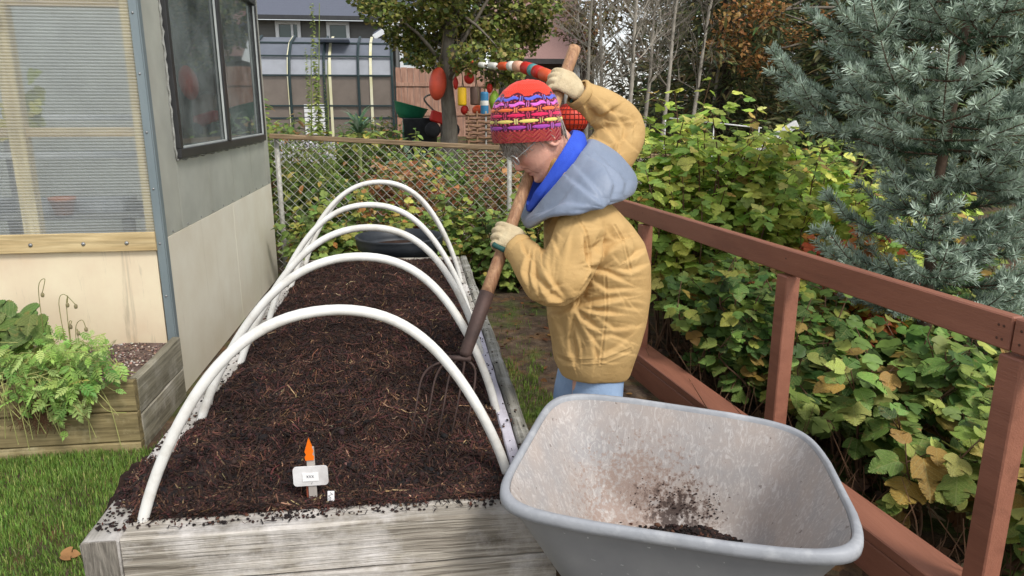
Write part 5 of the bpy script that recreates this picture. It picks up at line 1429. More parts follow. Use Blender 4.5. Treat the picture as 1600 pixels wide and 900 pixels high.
for (x, y, sp, ht, n_, p_, w_, lab, tpl, sz) in (
    (-.1, 7.15, (.45, .25), (.85, 1.12), 26, DRY, [3, 2, 2, 1, 1], 'withered orange brown plants just behind the chain link', LOBED, (.05, .09)),
    (.75, 7.2, (.4, .25), (.75, 1.02), 20, DRY + BR[:2], [2, 2, 1, 1, 1, 2, 2], 'withered and green mixed plants behind the right of the fence', LOBED, (.05, .09)),
    (-1.0, 7.1, (.3, .25), (.8, 1.15), 22, BR, [2, 3, 1, 3, .6, .3], 'dark green plants behind the left of the chain link', OVAL, (.07, .13)),
    (-1.35, 8.4, (.45, .35), (1.0, 1.45), 22, [srgb(150, 160, 74), srgb(110, 130, 62), srgb(160, 120, 80), srgb(86, 100, 56)], [3, 3, 1, 2], 'yellow green perennials in front of the far greenhouse, left', OVAL, (.08, .15)),
    (-.75, 8.8, (.45, .35), (1.05, 1.4), 22, BR, [3, 3, 3, 1, .6, .6], 'green perennials in front of the far greenhouse, middle', OVAL, (.09, .16)),
    (.0, 8.8, (.4, .35), (.85, 1.22), 18, BR + [srgb(120, 150, 120)], [3, 3, 3, 1, .6, .6, 2], 'grey green perennials in front of the far greenhouse, right', OVAL, (.08, .15)),
    (.75, 9.2, (.4, .35), (.75, 1.15), 20, [srgb(132, 168, 76), srgb(104, 140, 62), srgb(160, 176, 96)], [3, 3, 1], 'bright green plants below the hanging floats', OVAL, (.06, .11)),
    (1.5, 8.9, (.45, .4), (.8, 1.3), 20, BR, [3, 3, 2, 2, 1, .6], 'green plants behind the knitted hat', LOBED, (.06, .1)),
    (1.5, 7.1, (.4, .3), (.7, 1.05), 18, BR, [3, 3, 2, 2, 1, .6], 'green plants behind the fence and the gardener', LOBED, (.06, .1)),
    (-2.3, 10.5, (.6, .5), (1.0, 1.6), 20, BR, [3, 3, 2, 2, 1, .6], 'green plants at the left end of the far greenhouse', OVAL, (.09, .15)),
    (-.6, 11.5, (.7, .5), (.85, 1.2), 22, BR + DRY[:2], [3, 3, 2, 2, 1, .6, 1, 1], 'mixed plants at the foot of the far greenhouse', OVAL, (.08, .14)),
    (3.0, 9.0, (.8, .6), (.9, 1.5), 24, BR, [3, 3, 2, 2, 1, .6], 'green shrub at the foot of the bare birches', LOBED, (.07, .12)),
    (4.6, 8.4, (.8, .6), (.9, 1.45), 24, BR, [3, 3, 2, 3, .4, .3], 'dark green shrub below the white beam', LOBED, (.07, .12))):
    shrub('garden_plant', lab, 'plant', (x, y, float(ground_h(x, y))), sp, ht, n_, tpl, sz, p_, w_, 0, 'plants beyond the chain link fence', 3, .09, .12, .5, smat=gstem_m)
# rosette of long grey green leaves
c = PY(560, 190, 8.1)
rs = empty('rosette_plant', (c.x, 8.1, float(ground_h(c.x, 8.1))), 'spiky rosette of long grey green leaves above the fence rail', 'plant')
n = 46; a = RNG.uniform(0, 2 * PI, n); el = RNG.uniform(.0, 1.1, n)
f_ = np.stack([np.cos(a) * np.cos(el), np.sin(a) * np.cos(el), np.sin(el)], 1); nr = np.stack([-np.cos(a) * np.sin(el), -np.sin(a) * np.sin(el), np.cos(el)], 1)
V, Fs, C = scatter(*STRAP, np.repeat(np.array([[c.x, 8.1, c.z - .12]]), n, 0) + f_ * .02, nr, f_, RNG.uniform(.2, .34, n), pal([srgb(126, 156, 126), srgb(104, 136, 104), srgb(146, 172, 140)], [2, 2, 1], n))
part('leaves', V, Fs, leaf_a, rs, True, C)
MB().tube([(c.x, 8.1, float(ground_h(c.x, 8.1)) - .05), (c.x, 8.1, c.z - .1)], .02, 6).build('stem', gstem_m, rs)
# tall leafy spires in front of the far greenhouse
for px, top, lab, w_ in ((497, 5, 'tallest leafy flower spire in front of the far greenhouse', .05), (484, 75, 'shorter leafy spire left of the tallest one', .035), (510, 95, 'dark thin seed spire right of the tallest leafy spire', .025)):
    y = 9.3; b_ = PY(px, 190, y); t_ = PY(px + 2, top, y); g0 = float(ground_h(b_.x, y))
    sp = empty('flower_spire', (b_.x, y, g0), lab, 'flower spire', 'spires before the far greenhouse')
    MB().tube([(b_.x, y, g0 - .05), (b_.x + .01, y, (g0 + t_.z) / 2), (t_.x, y, t_.z)], [.012, .009, .004], 6).build('stem', gstem_m, sp)
    n = int(220 * (t_.z - b_.z + .4)); t = RNG.random(n); zz2 = b_.z - .25 + (t_.z - b_.z + .25) * t
    a = RNG.uniform(0, 2 * PI, n); P = np.stack([b_.x + .01 * t + 0 * a, y + 0 * a, zz2], 1)
    f_ = np.stack([np.cos(a), np.sin(a), RNG.uniform(-.2, .5, n)], 1)
    V, Fs, C = scatter(*OVAL, P, np.stack([0 * a, 0 * a - .4, 1 + 0 * a], 1), f_, RNG.uniform(.5, 1.2, n) * w_ * (1.6 - t), pal([srgb(140, 160, 80), srgb(170, 176, 104), srgb(104, 116, 60)], [3, 2, 2], n) * (.5 if px == 510 else 1))
    part('leaves', V, Fs, leaf_a, sp, True, C)
# pale flowers behind the left of the fence
n = 260
p_ = np.stack([RNG.uniform(-1.3, -.75, n), RNG.uniform(7.0, 7.4, n), RNG.uniform(.98, 1.2, n)], 1)
fl = empty('flower_clump', (-1.0, 7.2, 0), 'clump of small white flowers behind the left end of the fence', 'flowers')
V, Fs, C = scatter(*OVAL, p_, RNG.normal(0, 1, (n, 3)), RNG.normal(0, 1, (n, 3)), RNG.uniform(.018, .036, n), pal([srgb(232, 228, 234), srgb(206, 200, 214)], [2, 1], n, .05))
o = part('petals', V, Fs, leaf_a, fl, True, C); o['kind'] = 'stuff'
sm = MB()
for k in range(0, n, 4): q_ = p_[k]; sm.tube([(q_[0] * .8 - .2, 7.2, 0), tuple(q_)], .002, 3, False)
sm.build('stems', gstem_m, fl)

# ------------------------------------------------------------------ poppies in the planter
pp_ = empty('poppy_plant', (-1.62, 3.26, .3), 'pale green poppy clump spilling over the front of the planter', 'poppy')
P, Nn, Fw, S = [], [], [], []
for k in range(400):
    px, py = random.gauss(84, 50), random.gauss(572, 30)
    if px > 185 + random.uniform(-20, 8): continue
    y = random.uniform(3.02, 3.42); p = PY(px, py, y)
    if p.z < .29 and y > 3.085: y = random.uniform(2.98, 3.08); p = PY(px, py, y)
    if p.z > .56: p.z = .5
    P.append(tuple(p)); Nn.append((random.gauss(0, .5), random.gauss(-.5, .4), 1)); Fw.append((random.gauss(.2, .8), random.gauss(-.6, .5), random.gauss(-.25, .4))); S.append(random.uniform(.04, .085))
for px, py, sz in ((140, 600, .12), (115, 640, .12), (80, 650, .12), (90, 615, .11), (165, 590, .11), (180, 585, .1), (130, 575, .11), (110, 590, .12)):
    p = PY(px, py - 25, 3.06); P.append(tuple(p)); Nn.append((random.gauss(0, .15), -1, .35)); Fw.append((random.gauss(.25, .2), -.3, -.9)); S.append(sz)
P, Nn, Fw, S = map(np.array, (P, Nn, Fw, S))
place_leaves(pp_, CUT, P, Nn, Fw, S, pal([srgb(162, 196, 100), srgb(136, 176, 84), srgb(186, 210, 128), srgb(108, 148, 74), srgb(176, 176, 96)], [3, 3, 2, 1.5, .6], len(P), .14), 130)
sm = MB()
for k in range(160):
    i_ = random.randrange(len(P)); q_ = Vector(P[i_]); b0 = Vector((-1.66 + random.gauss(0, .14), 3.3 + random.gauss(0, .05), .30))
    sm.tube(smooth_path([b0, b0.lerp(q_, .5) + Vector((0, -.02, .05)), q_], 3), .0016, 4, False)
for k in range(26):                                  # pale withered stalks trailing over the board
    a_ = Vector((random.uniform(-1.86, -1.42), 3.06 + random.uniform(-.02, .03), random.uniform(.33, .42))); b0 = a_ + Vector((random.uniform(-.05, .16), -.03, -random.uniform(.1, .28)))
    sm.tube(smooth_path([a_, a_.lerp(b0, .5) + Vector((.02, -.03, .02)), b0], 4), .0017, 4, False)
for q_ in ([(143, 590), (170, 630), (190, 700)], [(135, 600), (165, 640), (198, 645)], [(20, 560), (45, 600), (60, 640)]):
    sm.tube(smooth_path([PY(x_, y_, 3.075) for x_, y_ in q_], 5), .002, 4, False)
sm.build('stalks', simple('withered stalk', srgb(186, 184, 118), srgb(150, 152, 88), 20, .8, .1), pp_, True)
bud_m = simple('seed pod', srgb(140, 130, 92), srgb(112, 100, 76), 20, .7, .1)
stk = simple('hairy stalk', srgb(138, 134, 78), srgb(112, 108, 64), 20, .8, .1)
for pts in ([(65, 500), (60, 450), (70, 436), (66, 458)], [(100, 520), (92, 475), (100, 460), (118, 476)], [(108, 530), (104, 480), (106, 462), (105, 474)], [(122, 560), (118, 515), (128, 500), (134, 512)], [(115, 560), (108, 510), (112, 502), (110, 508)], [(118, 570), (123, 540), (120, 515), (122, 518)]):
    w_ = [PY(x_, y_, 3.25) for x_, y_ in pts]; w_[0].z -= .06
    st = part('bud_stalk', *[np.array([tuple(v) for v in a]) if i == 0 else a for i, a in enumerate(tube_vf(smooth_path(w_, 5), .0016, 5))], stk, pp_, True)
    MB().lathe([(.0005, -.011), (.006, -.008), (.0075, 0), (.006, .007), (.002, .011), (.0005, .012)], w_[-1] - Vector((0, 0, .008)), 10).build('seed_pod', bud_m, st, True)
# withered root tangle hanging below the leaves
sm = MB()
for k in range(120):
    a_ = PY(random.gauss(60, 16), random.uniform(615, 640), 3.07); sm.tube(smooth_path([a_, a_ + Vector((random.gauss(0, .02), -.012, -.04)), a_ + Vector((random.gauss(0, .04), -.012, -random.uniform(.06, .13)))], 3), .0014, 3, False)
sm.build('dry_leaves', simple('withered brown leaf', srgb(112, 80, 56), srgb(82, 58, 42), 20, .9, .1), pp_)
P = []
bl = empty('leafy_plant', (-1.95, 3.4, .3), 'broad leaved green plant at the left edge of the planter', 'plant')
n = 46
P = np.array([tuple(PY(random.uniform(-60, 60), random.uniform(485, 560), random.uniform(3.25, 3.55))) for k in range(n)])
place_leaves(bl, LOBED, P, np.stack([RNG.normal(0, .4, n), RNG.normal(-.6, .3, n), np.ones(n)], 1), np.stack([RNG.normal(.3, .7, n), RNG.normal(-.5, .4, n), RNG.normal(0, .2, n)], 1), RNG.uniform(.09, .15, n), pal([srgb(128, 152, 80), srgb(104, 132, 70), srgb(152, 164, 96)], [3, 3, 1], n), 46)
sm = MB()
for q_ in P: sm.tube([(-1.98 + random.gauss(0, .1), 3.42, .28), tuple(q_)], .0022, 4, False)
sm.build('stalks', gstem_m, bl)
# sprig with leaves inside the greenhouse
c = PY(30, 165, 4.0)
ip = empty('house_plant', (c.x, 4.0, .945), 'yellow leaved plant behind the front sheet of the near greenhouse', 'plant')
n = 16; P = np.array([(c.x + random.gauss(0, .05), 4.0 + random.gauss(0, .02), c.z + random.gauss(0, .09)) for k in range(n)])
place_leaves(ip, LOBED, P, np.stack([RNG.normal(0, .4, n), RNG.normal(-1, .2, n), np.ones(n) * .4], 1), RNG.normal(0, 1, (n, 3)), RNG.uniform(.07, .11, n), pal([srgb(206, 196, 92), srgb(170, 180, 80)], [2, 1], n), 0)
MB().tube([(c.x, 4.0, .95), (c.x, 4.0, c.z + .1)], .005, 6).build('stem', gstem_m, ip)
# ================================================================== floats and clutter beyond the fence
def paint(name, c, rough=.5): return simple(name, c, tuple(x * .82 for x in c[:3]), 10, rough, .08)
red_p, org_p, yel_p, blu_p, grn_p, wht_p, teal_p = (paint('red paint', srgb(206, 46, 36)), paint('orange paint worn', srgb(222, 92, 52)), paint('yellow paint', srgb(226, 180, 30)), paint('blue paint', srgb(58, 128, 170)), paint('lime paint', srgb(150, 186, 62)), paint('white paint worn', srgb(228, 224, 214)), paint('teal paint', srgb(90, 150, 150)))
rope_m = simple('old rope', srgb(126, 112, 88), srgb(92, 80, 62), 20, .9, .2)
def buoy(px, py, Y, w, h, mat, label, kind='ball', band=None):
    c = PY(px, py, Y); k = (Y / math.cos(YAW)) / FOC * 1.02; r = w * k / 2; H2 = h * k / 2
    b = empty('float', c - Vector((0, 0, H2)), label, 'float', 'floats hung in the maple')
    if kind == 'ball': prof = [(r * math.sin(PI * t / 14), -H2 * math.cos(PI * t / 14)) for t in range(15)]
    elif kind == 'drum': prof = [(r * .5, -H2), (r * .92, -H2 * .96), (r, -H2 * .8), (r, H2 * .8), (r * .92, H2 * .96), (r * .5, H2)]
    else: prof = [(r * .25, -H2), (r * .7, -H2 * .7), (r, 0), (r * .8, H2 * .5), (r * .35, H2 * .9), (r * .25, H2)]
    o = MB().lathe(prof, c, 20).build('float_body', mat, b, True)
    if band: MB().lathe([(r * 1.01, -H2 * .15), (r * 1.03, -H2 * .1), (r * 1.03, H2 * .2), (r * 1.01, H2 * .25)], c, 20, None, False).build('band', band, o, True)
    MB().tube([c + Vector((0, 0, H2 * .95)), c + Vector((.01, 0, H2 + .12)), c + Vector((-.02, .05, H2 + .35))], .006, 5).build('cord', rope_m, b, True)
for a in ((722, 151, 9.7, 13, 26, yel_p, 'yellow drum shaped float hanging in the maple', 'drum'), (757, 162, 9.6, 12, 34, blu_p, 'blue float with a pale top below the maple', 'drum', wht_p), (773, 158, 9.9, 18, 30, grn_p, 'lime green float left of the knitted hat', 'cone'),
          (733, 122, 9.8, 15, 17, red_p, 'bright red round float under the maple crown', 'ball'), (716, 104, 9.9, 13, 18, org_p, 'upper left orange float in the maple', 'ball'), (738, 102, 10.0, 14, 14, org_p, 'small orange float above the bright red one', 'ball'),
          (712, 130, 9.9, 8, 18, red_p, 'narrow red float beside the maple trunk', 'cone'), (765, 138, 9.9, 9, 14, red_p, 'small red float above the blue one', 'ball'), (743, 150, 10.0, 16, 26, paint('brown paint', srgb(120, 96, 84)), 'dull brown float between the yellow and blue ones', 'drum'),
          (747, 172, 9.8, 18, 14, org_p, 'orange float low below the brown one', 'ball'), (775, 175, 9.9, 14, 12, red_p, 'red float low beside the knitted hat', 'ball'), (726, 172, 10.1, 12, 14, red_p, 'dark red float low beside the trunk', 'ball')):
    buoy(*a)
# big orange oval float against the trunk
c = PY(684, 131, 10.0); bf = empty('oval_float', c - Vector((0, 0, .22)), 'large orange red oval float against the maple trunk', 'float')
R_ = Matrix.Rotation(.12, 3, 'Y')
MB().lathe([(.115 * math.sin(PI * t / 16), -.215 * math.cos(PI * t / 16)) for t in range(17)], c, 24, R_).build('float_body', paint('faded orange red', srgb(222, 88, 62)), bf, True)
MB().tube([c + Vector((0, 0, .21)), c + Vector((.06, .05, .4)), c + Vector((.1, .1, .7))], .008, 6).build('cord', rope_m, bf, True)
# garland of floats on a rope, from the maple to a post behind the hands
gpts = [PY(700, 96, 9.9), PY(770, 103, 9.3), PY(812, 104, 8.6), PY(850, 116, 8.0), PY(872, 128, 7.8), PY(886, 150, 7.7)]
gl_ = empty('float_garland', gpts[0], 'rope strung with coloured cylinder floats behind the raised hand', 'garland')
gp_ = smooth_path(gpts, 8); MB().tube(gp_, .010, 6).build('rope', rope_m, gl_, True)
seqc = [wht_p, wht_p, org_p, wht_p, paint('pale pink paint', srgb(226, 170, 140)), red_p, teal_p, red_p, org_p, wht_p, red_p, org_p, teal_p, wht_p, org_p, red_p]
cum = [0]
for a, b in zip(gp_[:-1], gp_[1:]): cum.append(cum[-1] + (b - a).length)
def along(s): 
    i_ = max(k for k in range(len(cum)) if cum[k] <= s); i_ = min(i_, len(gp_) - 2); return gp_[i_].lerp(gp_[i_ + 1], (s - cum[i_]) / max(1e-6, cum[i_ + 1] - cum[i_]))
s_, k_ = .55, 0
while s_ < cum[-1] - .2:
    l_ = .10 + .05 * (k_ % 3); a, b = along(s_), along(s_ + l_)
    d_ = (b - a).normalized(); Rr = frame(d_); Rz = Matrix((Rr.col[0], -Rr.col[2], Rr.col[1])).transposed()
    r_ = .035 + .035 * min(1, k_ / 5)
    MB().lathe([(.012, -l_ / 2), (r_ * .8, -l_ / 2), (r_, -l_ * .38), (r_, l_ * .38), (r_ * .8, l_ / 2), (.012, l_ / 2)], (a + b) / 2, 16, Rz).build('garland_float', seqc[k_ % len(seqc)], gl_, True)
    s_ += l_ + .004 + (.08 if k_ < 5 else 0); k_ += 1
post_m = simple('grey post', srgb(150, 146, 138), srgb(116, 112, 106), 9, .8, .2)
p_ = gpts[-1]; po = empty('garden_post', (p_.x, p_.y, float(ground_h(p_.x, p_.y))), 'grey post behind the raised sleeve holding the end of the garland', 'post')
MB().tube([(p_.x, p_.y, float(ground_h(p_.x, p_.y)) - .1), (p_.x, p_.y, p_.z + .06)], .03, 10).build('shaft', post_m, po, True)
MB().lathe([(.03, 0), (.038, .01), (.02, .03), (.001, .035)], (p_.x, p_.y, p_.z + .06), 10).build('cap', post_m, po, True)
# red net float behind the hat
c = PY(892, 186, 7.2); nb = empty('net_float', c - Vector((0, 0, .17)), 'red orange netted float hanging behind the knitted hat and shoulder', 'float')
MB().lathe([(.17 * math.sin(PI * t / 16), -.15 * math.cos(PI * t / 16)) for t in range(17)], c, 24).build('float_body', paint('deep orange red', srgb(212, 60, 34)), nb, True)
net = MB()
for k in range(12):
    a = PI * k / 12; net.tube([c + Vector((.174 * math.sin(t) * math.cos(a), .174 * math.sin(t) * math.sin(a), .154 * math.cos(t))) for t in np.linspace(0, 2 * PI, 25)], .004, 4, False)
for t in np.linspace(.3, PI - .3, 9): net.tube([c + Vector((.174 * math.sin(t) * math.cos(a), .174 * math.sin(t) * math.sin(a), .154 * math.cos(t))) for a in np.linspace(0, 2 * PI, 25)], .004, 4, False)
o = net.build('net', simple('dark net', srgb(140, 40, 28), srgb(96, 30, 24), 9, .8, 0), nb); o['kind'] = 'stuff'
MB().tube([c + Vector((0, 0, .14)), c + Vector((0, 0, .4)), along(cum[-1] * .86)], .008, 5).build('cord', rope_m, nb, True)
# wicker hurdle
wk = empty('wicker_hurdle', PY(762, 235, 8.2), 'brown woven wicker hurdle left of the knitted hat', 'hurdle')
x0, x1 = PY(732, 200, 8.2).x, PY(800, 200, 8.2).x; z0, z1 = float(ground_h(x0, 8.2)) - .02, PY(760, 178, 8.2).z
wm = simple('brown wicker', srgb(140, 108, 82), srgb(104, 78, 58), 20, .9, .2)
nst = 6
for k in range(nst): x = x0 + (x1 - x0) * k / (nst - 1); MB().tube([(x, 8.2, z0), (x, 8.2, z1 + .03)], .011, 6).build('stake', wm if k != 2 else post_m, wk, True)
wv = MB()
for r in range(34):
    z = z0 + .04 + r * (z1 - z0 - .05) / 33
    wv.tube([(x0 - .03 + (x1 - x0 + .06) * q / 20, 8.2 + .018 * math.cos(PI * (q / 20 * (nst - 1)) + PI * (r % 2)), z + .004 * math.sin(q * 1.3 + r)) for q in range(21)], .0135, 4, False)
o = wv.build('woven_rods', wm, wk, True); o['kind'] = 'stuff'
# green barrow, black bin, red bucket under the board fence
gb = empty('green_barrow', PY(640, 195, 11.5), 'green garden barrow by the far greenhouse corner', 'barrow')
c = PY(640, 175, 11.5)
MB().lathe([(.14, -.12), (.22, -.02), (.26, .1), (.275, .11), (.25, .1), (.2, 0), (.001, -.1)], c, 20, Matrix.Rotation(.25, 3, 'Y')).build('tray', paint('green enamel', srgb(44, 128, 92)), gb, True)
for dx in (-.09, .1): MB().tube([c + Vector((dx, -.05, -.08)), c + Vector((dx - .03, -.08, -.6))], .018, 6).build('leg', paint('mint leg', srgb(120, 182, 158)), gb, True)
bb_ = PY(657, 197, 11.2); z0 = float(ground_h(bb_.x, 11.2))
bn_ = empty('black_bin', (bb_.x, 11.2, z0), 'black bin beside the green barrow', 'bin')
MB().lathe([(.2, 0), (.26, bb_.z + .1 - z0), (.28, bb_.z + .12 - z0), (.25, bb_.z + .11 - z0), (.19, .05), (.001, .05)], (bb_.x, 11.2, z0), 20).build('bin_wall', bp, bn_, True)
rb = PY(690, 185, 11.0); rk = empty('red_cart', (rb.x, 11.0, float(ground_h(rb.x, 11.0))), 'small red cart with grey handle at the foot of the maple', 'cart')
MB().box(rb, (.34, .3, .16), Matrix.Rotation(.3, 3, 'Y'), .02).build('cart_body', red_p, rk)
MB().tube(smooth_path([rb + Vector((-.1, 0, .1)), rb + Vector((-.25, -.1, .28)), rb + Vector((-.05, -.12, .36)), rb + Vector((.1, -.1, .3))], 5), .014, 6).build('handle', post_m, rk, True)
for dx in (-.14, .14): MB().lathe([(.02, -.03), (.1, -.03), (.115, 0), (.1, .03), (.02, .03)], rb + Vector((dx, -.18, -.16)), 16, Matrix.Rotation(PI / 2, 3, 'X')).build('wheel', blk, rk, True)
MB().beam((rb.x, 11.0, float(ground_h(rb.x, 11.0))), rb - Vector((0, 0, .07)), .05, .05, .004, up=(0, 1, 0)).build('stand', post_m, rk)
# white boards and pipe rail by the conifers
p0, p1 = PY(1190, 228, 7.6), PY(1245, 193, 7.6); g0 = float(ground_h(p0.x, 7.6))
wbm = simple('weathered white board', srgb(222, 222, 220), srgb(176, 174, 170), 14, .7, .2)
wo_ = empty('white_beam', (p0.x, 7.6, g0), 'slanting white beam among the shrubs below the conifers', 'beam')
MB().beam(p0 + (p0 - p1) * 1.2, p1, .05, .08, .004).build('plank', wbm, wo_); MB().beam((p0.x, 7.62, g0 - .05), (p0.x, 7.62, p0.z), .06, .06, .004, up=(0, 1, 0)).build('post', wbm, wo_)
pr = empty('white_pipe_rail', PY(1120, 220, 7.9), 'thin white pipe rail above the yellow green shrubs', 'rail')
a, b = PY(1040, 184, 7.9), PY(1190, 200, 7.9)
MB().tube([a, b], .008, 8).build('rail', wbm, pr, True)
for q in (a, a.lerp(b, .5), b - Vector((.03, 0, 0))): MB().tube([q, Vector((q.x, q.y, float(ground_h(q.x, q.y)) - .05))], .007, 8).build('upright', wbm, pr, True)
# ================================================================== garden fork
def line_at(A_, B_, t): return A_ + (B_ - A_) * t
HN = PY(791, 374, 2.40)                     # where the lower hand holds the shaft
HF = PY(877, 134, 2.66)                     # where the upper hand holds it
sdv = (HF - HN).normalized()
fork_top = HF + sdv * .165
t_bot = (PY(735, 556, 2.2).z - HN.z) / sdv.z
sock_bot = HN + sdv * t_bot
sock_top = HN + sdv * (t_bot + .215)
ash = wood('worn ash handle', srgb(150, 106, 80), srgb(206, 164, 124), 2, 40, rough=.55, bmp=.08, knots=False)
irn = simple('dark rusty iron', srgb(92, 72, 66), srgb(66, 54, 50), 14, .65, .25, 60, metal=.35)
fk = empty('garden_fork', sock_bot - sdv * .2, 'long handled garden fork dug into the mulch by the gardener', 'garden fork')
L_ = (fork_top - sock_top).length
MB().tube([line_at(sock_top - sdv * .01, fork_top, k / 14) for k in range(15)] + [fork_top + sdv * .006], [.0225 - .002 * math.sin(PI * k / 14) for k in range(15)] + [.012], 18).build('handle', ash, fk, True)
MB().tube([sock_bot - sdv * .012, sock_bot, line_at(sock_bot, sock_top, .5), sock_top, sock_top + sdv * .001], [.014, .020, .0235, .0252, .0228], 18).build('socket', irn, fk, True)
fx = Vector((1, -.12, -.05)).normalized()
down = Vector((-.22, -.10, -1)).normalized()
hub = sock_bot - sdv * .018
for k in range(5):
    o_ = (k - 2) * .043 - .035
    sp_ = hub + fx * o_ * .72
    pts = smooth_path([hub + fx * o_ * .08, sp_ + down * (.012 + .006 * abs(k - 2)), hub + fx * o_ * 1.0 + down * .07, hub + fx * o_ * 1.02 + down * .17 + Vector((0, -.018, 0)), hub + fx * o_ + down * .30 + Vector((0, -.012, 0))], 5)
    m = len(pts)
    MB().tube(pts, [  .0048 * (1 - .55 * i_ / (m - 1)) for i_ in range(m)], 8).build('tine', irn, fk, True)
MB().tube([hub + fx * -.05, hub + fx * .025], .009, 10).build('crossbar', irn, fk, True)

# ================================================================== the gardener
PYC = 2.45
def remesh(vfs, voxel, it=4, fac=.5):
    Vs, Fa = [], []
    for V, Fs in vfs:
        n = len(Vs); Vs.extend([tuple(v) for v in V]); Fa.extend([tuple(i + n for i in f) for f in Fs])
    me = bpy.data.meshes.new('tmp'); me.from_pydata(Vs, [], Fa); me.update()
    bm = bmesh.new(); bm.from_mesh(me); bmesh.ops.recalc_face_normals(bm, faces=bm.faces); bm.to_mesh(me); bm.free()
    ob = bpy.data.objects.new('tmp', me); COL.objects.link(ob)
    md = ob.modifiers.new('r', 'REMESH'); md.mode = 'VOXEL'; md.voxel_size = voxel
    if it:
        ms = ob.modifiers.new('s', 'SMOOTH'); ms.iterations = it; ms.factor = fac
    dg = bpy.context.evaluated_depsgraph_get()
    out = bpy.data.meshes.new_from_object(ob.evaluated_get(dg))
    bpy.data.objects.remove(ob)
    n = len(out.vertices); V = np.zeros(n * 3); out.vertices.foreach_get('co', V)
    Nv = np.zeros(n * 3); out.vertex_normals.foreach_get('vector', Nv)
    return out, V.reshape(-1, 3), Nv.reshape(-1, 3)
def subdiv(me, V, sub=1):
    me.vertices.foreach_set('co', V.astype(np.float32).ravel()); me.update()
    ob = bpy.data.objects.new('tmp', me); COL.objects.link(ob)
    s_ = ob.modifiers.new('s', 'SUBSURF'); s_.levels = sub; s_.render_levels = sub
    out = bpy.data.meshes.new_from_object(ob.evaluated_get(bpy.context.evaluated_depsgraph_get())); bpy.data.objects.remove(ob)
    n = len(out.vertices); W = np.zeros(n * 3); out.vertices.foreach_get('co', W); Nn_ = np.zeros(n * 3); out.vertex_normals.foreach_get('vector', Nn_)
    return out, W.reshape(-1, 3), Nn_.reshape(-1, 3)
def finish(me, V, name, mat, parent, cols=None):
    base = np.array(WL[parent.name])
    me.vertices.foreach_set('co', (V - base).astype(np.float32).ravel())
    me.polygons.foreach_set('use_smooth', np.ones(len(me.polygons), bool))
    me.name = name; me.materials.clear(); me.materials.append(mat); me.update()
    if cols is not None:
        at = me.color_attributes.new('Col', 'FLOAT_COLOR', 'POINT'); c = np.ones((len(V), 4), np.float32); c[:, :3] = cols; at.data.foreach_set('color', c.ravel())
    return link(bpy.data.objects.new(name, me), parent)
def seg_dist(px, py, a, b):
    ax, ay = a; dx, dy = b[0] - ax, b[1] - ay; l2 = dx * dx + dy * dy + 1e-9
    t = np.clip(((px - ax) * dx + (py - ay) * dy) / l2, 0, 1)
    cx, cy = ax + t * dx, ay + t * dy
    return np.hypot(px - cx, py - cy), np.sign(dx * (py - ay) - dy * (px - ax)), t
def folds(V, Nv, creases):
    """cloth folds: each a polyline on the near side, with width, depth and a ridge beside it"""
    px, py, d = project(V)
    view = V - np.array([0, 0, CAM_H]); view /= np.linalg.norm(view, axis=1, keepdims=True)
    near = sstep(-.05, .35, -np.sum(view * Nv, 1))
    D = np.zeros(len(V))
    for pts, w, dep, ridge in creases:
        best = np.full(len(V), 1e9); sg = np.zeros(len(V)); tt = np.zeros(len(V)); m = len(pts) - 1
        for k in range(m):
            dd, s, t = seg_dist(px, py, pts[k], pts[k + 1])
            u = dd < best; best = np.where(u, dd, best); sg = np.where(u, s, sg); tt = np.where(u, (k + t) / m, tt)
        fade = np.sin(np.clip(tt, .03, .97) * PI) ** .5
        q = best * sg; sgm = 1 / (1 + np.exp(-np.clip(q / (.38 * w), -40, 40)))
        f = dep * (ridge * np.exp(-np.clip(q, 0, None) / (2.8 * w)) * sgm - .8 * np.exp(-np.clip(-q, 0, None) / (1.7 * w)) * (1 - sgm))
        D += f * fade
    return V + Nv * (D * near)[:, None]
def ell_rings(spec, n=40, e=2.3):
    """rings (centre, half x, half y, tilt about Y)"""
    rs = []
    for c, hx, hy, tilt in spec:
        r = []
        for k in range(n):
            t = 2 * PI * k / n; cs, sn = math.cos(t), math.sin(t)
            x = hx * math.copysign(abs(cs) ** (2 / e), cs); y = hy * math.copysign(abs(sn) ** (2 / e), sn)
            r.append(Vector(c) + Vector((x * math.cos(tilt), y, x * math.sin(tilt))))
        rs.append(r)
    return rs
def loft_c(rs):
    n = len(rs[0]); V = [v for r in rs for v in r]; Fs = []
    for i_ in range(len(rs) - 1):
        for k in range(n):
            k2 = (k + 1) % n; Fs.append((i_ * n + k, i_ * n + k2, (i_ + 1) * n + k2, (i_ + 1) * n + k))
    Fs.append(tuple(range(n - 1, -1, -1))); Fs.append(tuple((len(rs) - 1) * n + k for k in range(n)))
    return V, Fs
PPM = 452.0
pers = empty('person', (.62, PYC, 0), 'person in yellow jacket and knitted hat bending to dig with a fork', 'person')
